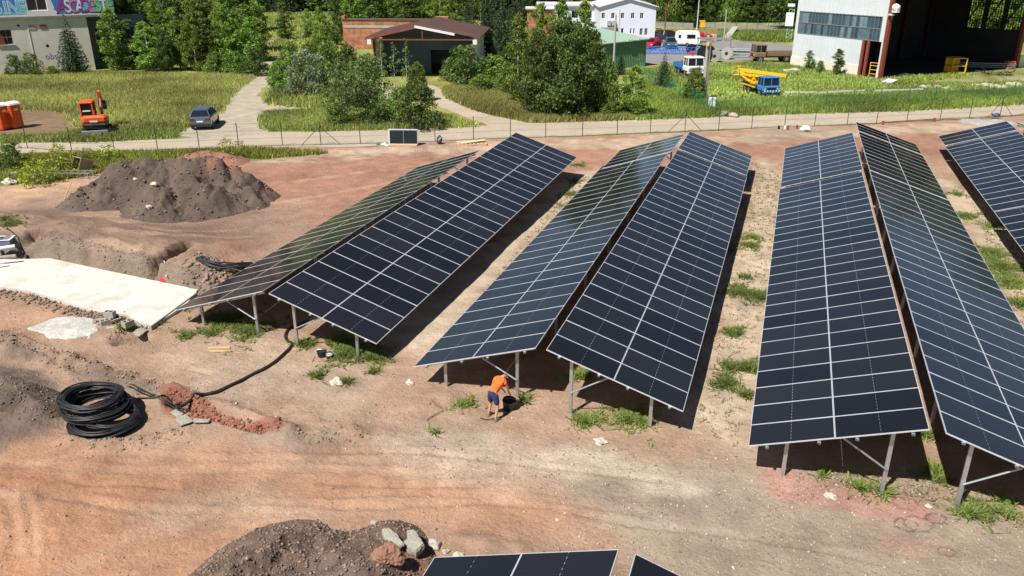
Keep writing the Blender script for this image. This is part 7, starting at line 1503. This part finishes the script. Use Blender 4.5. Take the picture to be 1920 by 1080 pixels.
line_thing('stick', 'thin bent branch leaning on the left foot of the big heap', 'branch', [(118, 388), (126, 375), (138, 358)], .03, 'wood', zs=[0, .3, .55])
# stack of panels by the fence
g = GZ(757, 273); t = thing('panel_stack', 'upright stack of unused solar panels beside the fence', 'solar panels', g, math.atan2(RIGHT.y, RIGHT.x) - .05)
for k in range(7):
    mb = MB(); y = k * .05; M = Matrix.Translation((0, y, .12)) @ Matrix.Rotation(-.12, 4, 'X'); mb.box(-1.14 - (.12 if k > 3 else 0), 1.14 - (.12 if k > 3 else 0), -.018, .018, 0, 1.13, 0, M); o = mb.build('spare_panel', M_['alu'], t)
mb = MB(); M = Matrix.Translation((0, 0, .12)) @ Matrix.Rotation(-.12, 4, 'X'); mb.box(-1.10, -.01, -.024, -.0185, .04, 1.09, 0, M); mb.box(.01, 1.10, -.024, -.0185, .04, 1.09, 0, M); mb.build('cell_face', M_['glass_dark'], t); mb = MB(); mb.box(-1.2, 1.1, -.3, .5, 0, .115, bev=.01); mb.build('pallet', M_['wood'], t)
g = GZ(722, 273); mb = MB(); r = random.Random(2)
for k in range(9): mb.blob((r.uniform(-.7, .7), r.uniform(-.3, .3), .08), (r.uniform(.12, .3), .15, .09), k, n=1, rough=.4, mat=k % 2)
o = mb.build('packing_film', [M_['white'], mat('green_film', (.05, .2, .12), .5)]); o.location = g; setp(o, 'crumpled white and green packing film left of the panel stack', 'packing film')
g = GZ(824, 270); t = thing('rucksack', 'dark grey rucksack leaning against a fence post', 'rucksack', g, .6); mb = MB(); mb.blob((0, 0, .34), (.24, .18, .36), 4, n=3, rough=.08); mb.blob((0, -.17, .24), (.17, .08, .18), 5, n=2, rough=.05); mb.build('bag', mat('grey_cloth', (.06, .065, .08), .8), t, smooth=True); mb = MB(); mb.bar((-.1, -.2, .35), (.1, -.2, .55), .05); mb.tube([(-.08, .05, .66), (-.05, .05, .76), (.05, .05, .76), (.08, .05, .66)], .015, 5); mb.build('strap', M_['bluewhite'], t)
g = GZ(884, 271); t = thing('pallet', 'wooden pallet with boards lying beside the fence', 'pallet', g, math.atan2(RIGHT.y, RIGHT.x) + .1); mb = MB()
for y in (-.5, 0, .5): mb.box(-1.2, 1.2, y - .06, y + .06, .02, .12)
for k in range(8): x = -1.15 + k * .31; mb.box(x, x + .2, -.56, .56, .121, .145)
mb.build('deck', M_['wood'], t); mb = MB(); mb.bar((-.9, -.2, .17), (1.1, .3, .30), .5, .03); mb.bar((-1.2, .4, .16), (.6, .2, .22), .2, .03); mb.build('loose_board', mat('pale_board', (.62, .5, .33), .8), t); plank(857, 270, 1.1, .2, .03, .6, 'loose thin board left of the pallet by the fence'); plank(926, 271, 1.0, .15, .03, .2, 'loose thin board right of the pallet by the fence')
# bits at the road edge on the right
g = GZ(1510, 246); t = MB(); t.blob((0, 0, .22), (.42, .28, .26), 8, n=2, rough=.25); o = t.build('plastic_bag', M_['white']); o.location = g; setp(o, 'full white plastic bag on the bare earth by the fence', 'bag')
for k, (u, v, m, lb) in enumerate([(1460, 242, 'black', 'small black canister at the fence foot, left of three'), (1472, 242, 'white', 'small white canister at the fence foot'), (1477, 243, 'rust', 'rusty red can at the fence foot'), (1494, 241, 'rust', 'small rusty bracket at the fence foot right of the cans')]):
    g = GZ(u, v); mb = MB(); mb.cyl((0, 0, 0), (0, 0, .26), .1, 10); mb.cyl((0, 0, .26), (0, 0, .33), .045, 8); o = mb.build('canister', M_[m]); o.location = g; setp(o, lb, 'canister')
a, b = GZ(1655, 234), GZ(1752, 228); t = thing('ground_rail', 'rusty rail on two short feet lying along the fence at the right', 'rail', a); mb = MB(); mb.bar((0, 0, .22), b - a + Vector((0, 0, .24)), .07); mb.build('bar', M_['rust'], t)
for q in (Vector((0, 0, 0)), b - a): mb = MB(); mb.box(q.x - .1, q.x + .1, q.y - .1, q.y + .1, -.02, .34); mb.build('foot', M_['rust'], t)
c = GZ(1850, 231); 
t = thing('grey_tarpaulin', 'heap of grey tarpaulin at the road edge behind the top right table', 'tarpaulin', (c.x, c.y, 0)); heightfield('cloth', c, 2.6, 1.6, .12, lambda x, y: np.where(np.hypot(x / 2.3, y / 1.2) < 1, .15 + .25 * (1 - np.hypot(x / 2.3, y / 1.2)) + .3 * fbm(x, y, 3, 3), -.3), lambda x, y, z: np.array((.36, .34, .33)) * (1 + .2 * fbm(x * 3, y * 3, 2, 1)[:, None]), t)
g = GZ(1866, 223); mb = MB(); mb.blob((0, 0, .2), (.35, .22, .2), 3, n=2, rough=.3); o = mb.build('cloth_bundle', mat('violet_blue_cloth', (.10, .10, .20), .8)); o.location = g + Vector((0, 0, .15)); setp(o, 'violet-blue cloth bundle on the grey tarpaulin', 'bundle')
# thin wire loops on the earth
for k, (u, v, R_, m, lb) in enumerate([(1697, 945, .34, 'rust', 'thin reddish wire loop, uppermost'), (1699, 985, .30, 'black', 'thin black wire loop, left'), (1722, 984, .38, 'black', 'thin black wire loop, middle and widest'), (1754, 974, .26, 'black', 'thin black wire loop, right'), (1775, 1036, .22, 'rust', 'small reddish wire tangle farther down')]):
    g = GZ(u, v); mb = MB(); r = random.Random(k)
    for q in range(2): mb.tube([(R_ * (1 - .12 * q) * math.cos(a) * (1 + .1 * math.sin(2 * a)), R_ * (1 - .12 * q) * .9 * math.sin(a), .02 + .03 * math.sin(a * 3 + k) ** 2 + g1(g.x + R_ * math.cos(a), g.y + R_ * math.sin(a)) - g.z) for a in [2 * PI * i / 30 for i in range(27 + 3 * q)]], .0035, 4)
    o = mb.build('wire_loop', M_[m]); o.location = g; setp(o, lb, 'wire')
line_thing('stick', 'thin dark twig on the pale earth left of the worker', 'twig', [(800, 790), (815, 780), (831, 772)], .012, 'bark'); line_thing('stick', 'short dry stalk left of the buckets', 'twig', [(584, 680), (590, 668)], .012, 'wood')
# ================================================================ WORKER
g = GZ(925, 783); awayA = math.atan2(g.y, g.x)
w = thing('person_stand', 'x', 'person', g); bpy.data.objects.remove(w)
def skinned(name, verts, edges, radii, material, parent=None, sub=2, root=0):
    me = bpy.data.meshes.new(name); me.from_pydata([Vector(v) for v in verts], edges, []); me.materials.append(material)
    o = bpy.data.objects.new(name, me); col.objects.link(o)
    if parent: o.parent = parent
    sk = o.modifiers.new('skin', 'SKIN'); sk.use_smooth_shade = True
    lay = me.skin_vertices[0] if me.skin_vertices else None
    if lay is None:
        import bmesh
        bm = bmesh.new(); bm.from_mesh(me); bm.verts.layers.skin.verify(); bm.to_mesh(me); bm.free(); lay = me.skin_vertices[0]
    for i, r in enumerate(radii): lay.data[i].radius = (r, r) if not isinstance(r, tuple) else r; lay.data[i].use_root = (i == root)
    s2 = o.modifiers.new('sub', 'SUBSURF'); s2.levels = sub; s2.render_levels = sub
    bpy.context.view_layer.update(); dg = bpy.context.evaluated_depsgraph_get(); m2 = bpy.data.meshes.new_from_object(o.evaluated_get(dg)); o.modifiers.clear(); o.data = m2; m2.polygons.foreach_set('use_smooth', [True] * len(m2.polygons)); return o
skinm = mat('skin', (.50, .26, .16), .6); shirt = mat('orange_tshirt', (.85, .14, .02), .85, 0, .08, 6); shorts = mat('navy_shorts', (.025, .03, .09), .9, 0, .2, 8); hairm = mat('grey_hair', (.12, .10, .09), .9)
# local: x = facing direction. bends forward about 70 degrees, arms reaching down
JN = dict(pel=(0, 0, .90), sp=(.12, 0, 1.06), ch=(.30, 0, 1.22), nk=(.43, 0, 1.30), hd0=(.50, 0, 1.29), hd=(.60, 0, 1.24),
          hl=(-.02, .10, .86), kl=(.06, .15, .48), al=(-.04, .17, .09), tl=(.13, .19, .04), hr=(-.02, -.10, .86), kr=(.03, -.17, .48), ar=(-.12, -.20, .09), tr=(.05, -.22, .04),
          sl=(.36, .18, 1.22), el=(.46, .22, .95), wl=(.60, .14, .74), sr=(.36, -.18, 1.22), er=(.47, -.22, .95), wr=(.60, -.12, .74),
          pl_=(.65, .12, .67), pr_=(.65, -.10, .67))
keys = list(JN); I_ = {k: i for i, k in enumerate(keys)}; E_ = [('pel', 'sp'), ('sp', 'ch'), ('ch', 'nk'), ('nk', 'hd0'), ('hd0', 'hd'), ('pel', 'hl'), ('hl', 'kl'), ('kl', 'al'), ('al', 'tl'), ('pel', 'hr'), ('hr', 'kr'), ('kr', 'ar'), ('ar', 'tr'), ('ch', 'sl'), ('sl', 'el'), ('el', 'wl'), ('wl', 'pl_'), ('ch', 'sr'), ('sr', 'er'), ('er', 'wr'), ('wr', 'pr_')]
RR = dict(pel=.12, sp=.12, ch=.14, nk=.055, hd0=.075, hd=.095, hl=.095, kl=.058, al=.04, tl=.036, hr=.095, kr=.058, ar=.04, tr=.036, sl=.06, el=.042, wl=.028, sr=.06, er=.042, wr=.028, pl_=(.038, .02), pr_=(.038, .02))
V = [JN[k] for k in keys]; E2 = [(I_[a], I_[b]) for a, b in E_]; rad = [RR[k] for k in keys]
for s, pk_ in ((1, 'pl_'), (-1, 'pr_')):
    px_, py_, pz_ = JN[pk_]
    for f in range(4):
        b0 = len(V); y0 = py_ + (f - 1.5) * .018; L_ = (.030, .034, .032, .026)[f]
        V += [(px_ + .03, y0, pz_ - .03), (px_ + .03 + L_ * .7, y0, pz_ - .03 - L_), (px_ + .02 + L_ * .4, y0, pz_ - .05 - L_ * 1.7)]; rad += [.009, .0085, .007]; E2 += [(I_[pk_], b0), (b0, b0 + 1), (b0 + 1, b0 + 2)]
    b0 = len(V); V += [(px_ + .0, py_ - s * .035, pz_ - .02), (px_ + .03, py_ - s * .045, pz_ - .05)]; rad += [.011, .009]; E2 += [(I_[pk_], b0), (b0, b0 + 1)]
body = skinned('person', V, E2, rad, skinm); body.location = g; body.rotation_euler = (0, 0, awayA - .75)
setp(body, 'bending worker in orange T-shirt and navy shorts under the edge of the sky-mirroring table', 'person')
def sub(name, kk, ee, rr, m): 
    idx = {k: i for i, k in enumerate(kk)}; return skinned(name, [JN[k] if isinstance(k, str) else k for k in kk], [(a, b) for a, b in ee], rr, m, body)
sub('tshirt', [(-.05, 0, .87), 'sp', 'ch', 'nk', 'sl', (.40, .20, 1.09), 'sr', (.41, -.20, 1.09)], [(0, 1), (1, 2), (2, 3), (2, 4), (4, 5), (2, 6), (6, 7)], [.15, .165, .170, .075, .08, .068, .08, .068], shirt)
sub('shorts', [(.05, 0, .99), (-.01, 0, .86), 'hl', (.04, .145, .52), 'hr', (.02, -.165, .52)], [(0, 1), (1, 2), (2, 3), (1, 4), (4, 5)], [.135, .13, .115, .098, .115, .098], shorts)
mb = MB(); V2, F2 = ico(3); mb.add([(.595 + x * .098 - .012, y * .092, 1.275 + z * .085) for x, y, z in V2 if True], F2); hr_ = mb.build('hair', hairm, body, smooth=True)
mb = MB(); mb.blob((.68, 0, 1.205), (.018, .014, .02), 1, n=2, rough=0); mb.build('nose', skinm, body, smooth=True)
mb = MB()
for s in (-1, 1): mb.blob((.675, s * .032, 1.235), (.012, .012, .009), 2, n=2, rough=0)
mb.build('eyes', M_['black'], body, smooth=True); mb = MB()
for s in (-1, 1): mb.blob((.60, s * .094, 1.24), (.022, .012, .03), 2, n=2, rough=0)
mb.build('ears', skinm, body, smooth=True)
for s, a in ((1, 'al'), (-1, 'ar')):
    x, y, z = JN[a]; mb = MB(); mb.box(x - .08, x + .20, y - .05 + s * .01, y + .05 + s * .01, -.005, .045, bev=.02); mb.blob((x + .07, y + s * .01, .06), (.125, .05, .05), 3, n=3, rough=.02); mb.build('shoe', mat('sandal_brown', (.20, .14, .10), .8), body, smooth=True)
fx_, fy_ = math.cos(awayA - .75), math.sin(awayA - .75)
t = bucket(925, 783, .24, .36, 'black mixing tub the worker leans over', 'black', 'rubber'); t.location = (g.x + fx_ * .74, g.y + fy_ * .74, g.z - .0); t.rotation_euler = (.15, .1, .3)
line_thing('work_cable', 'thin black cable lying at the feet of the worker', 'cable', [(900, 786), (915, 789), (940, 783), (958, 772), (966, 762)], .014)
t = None
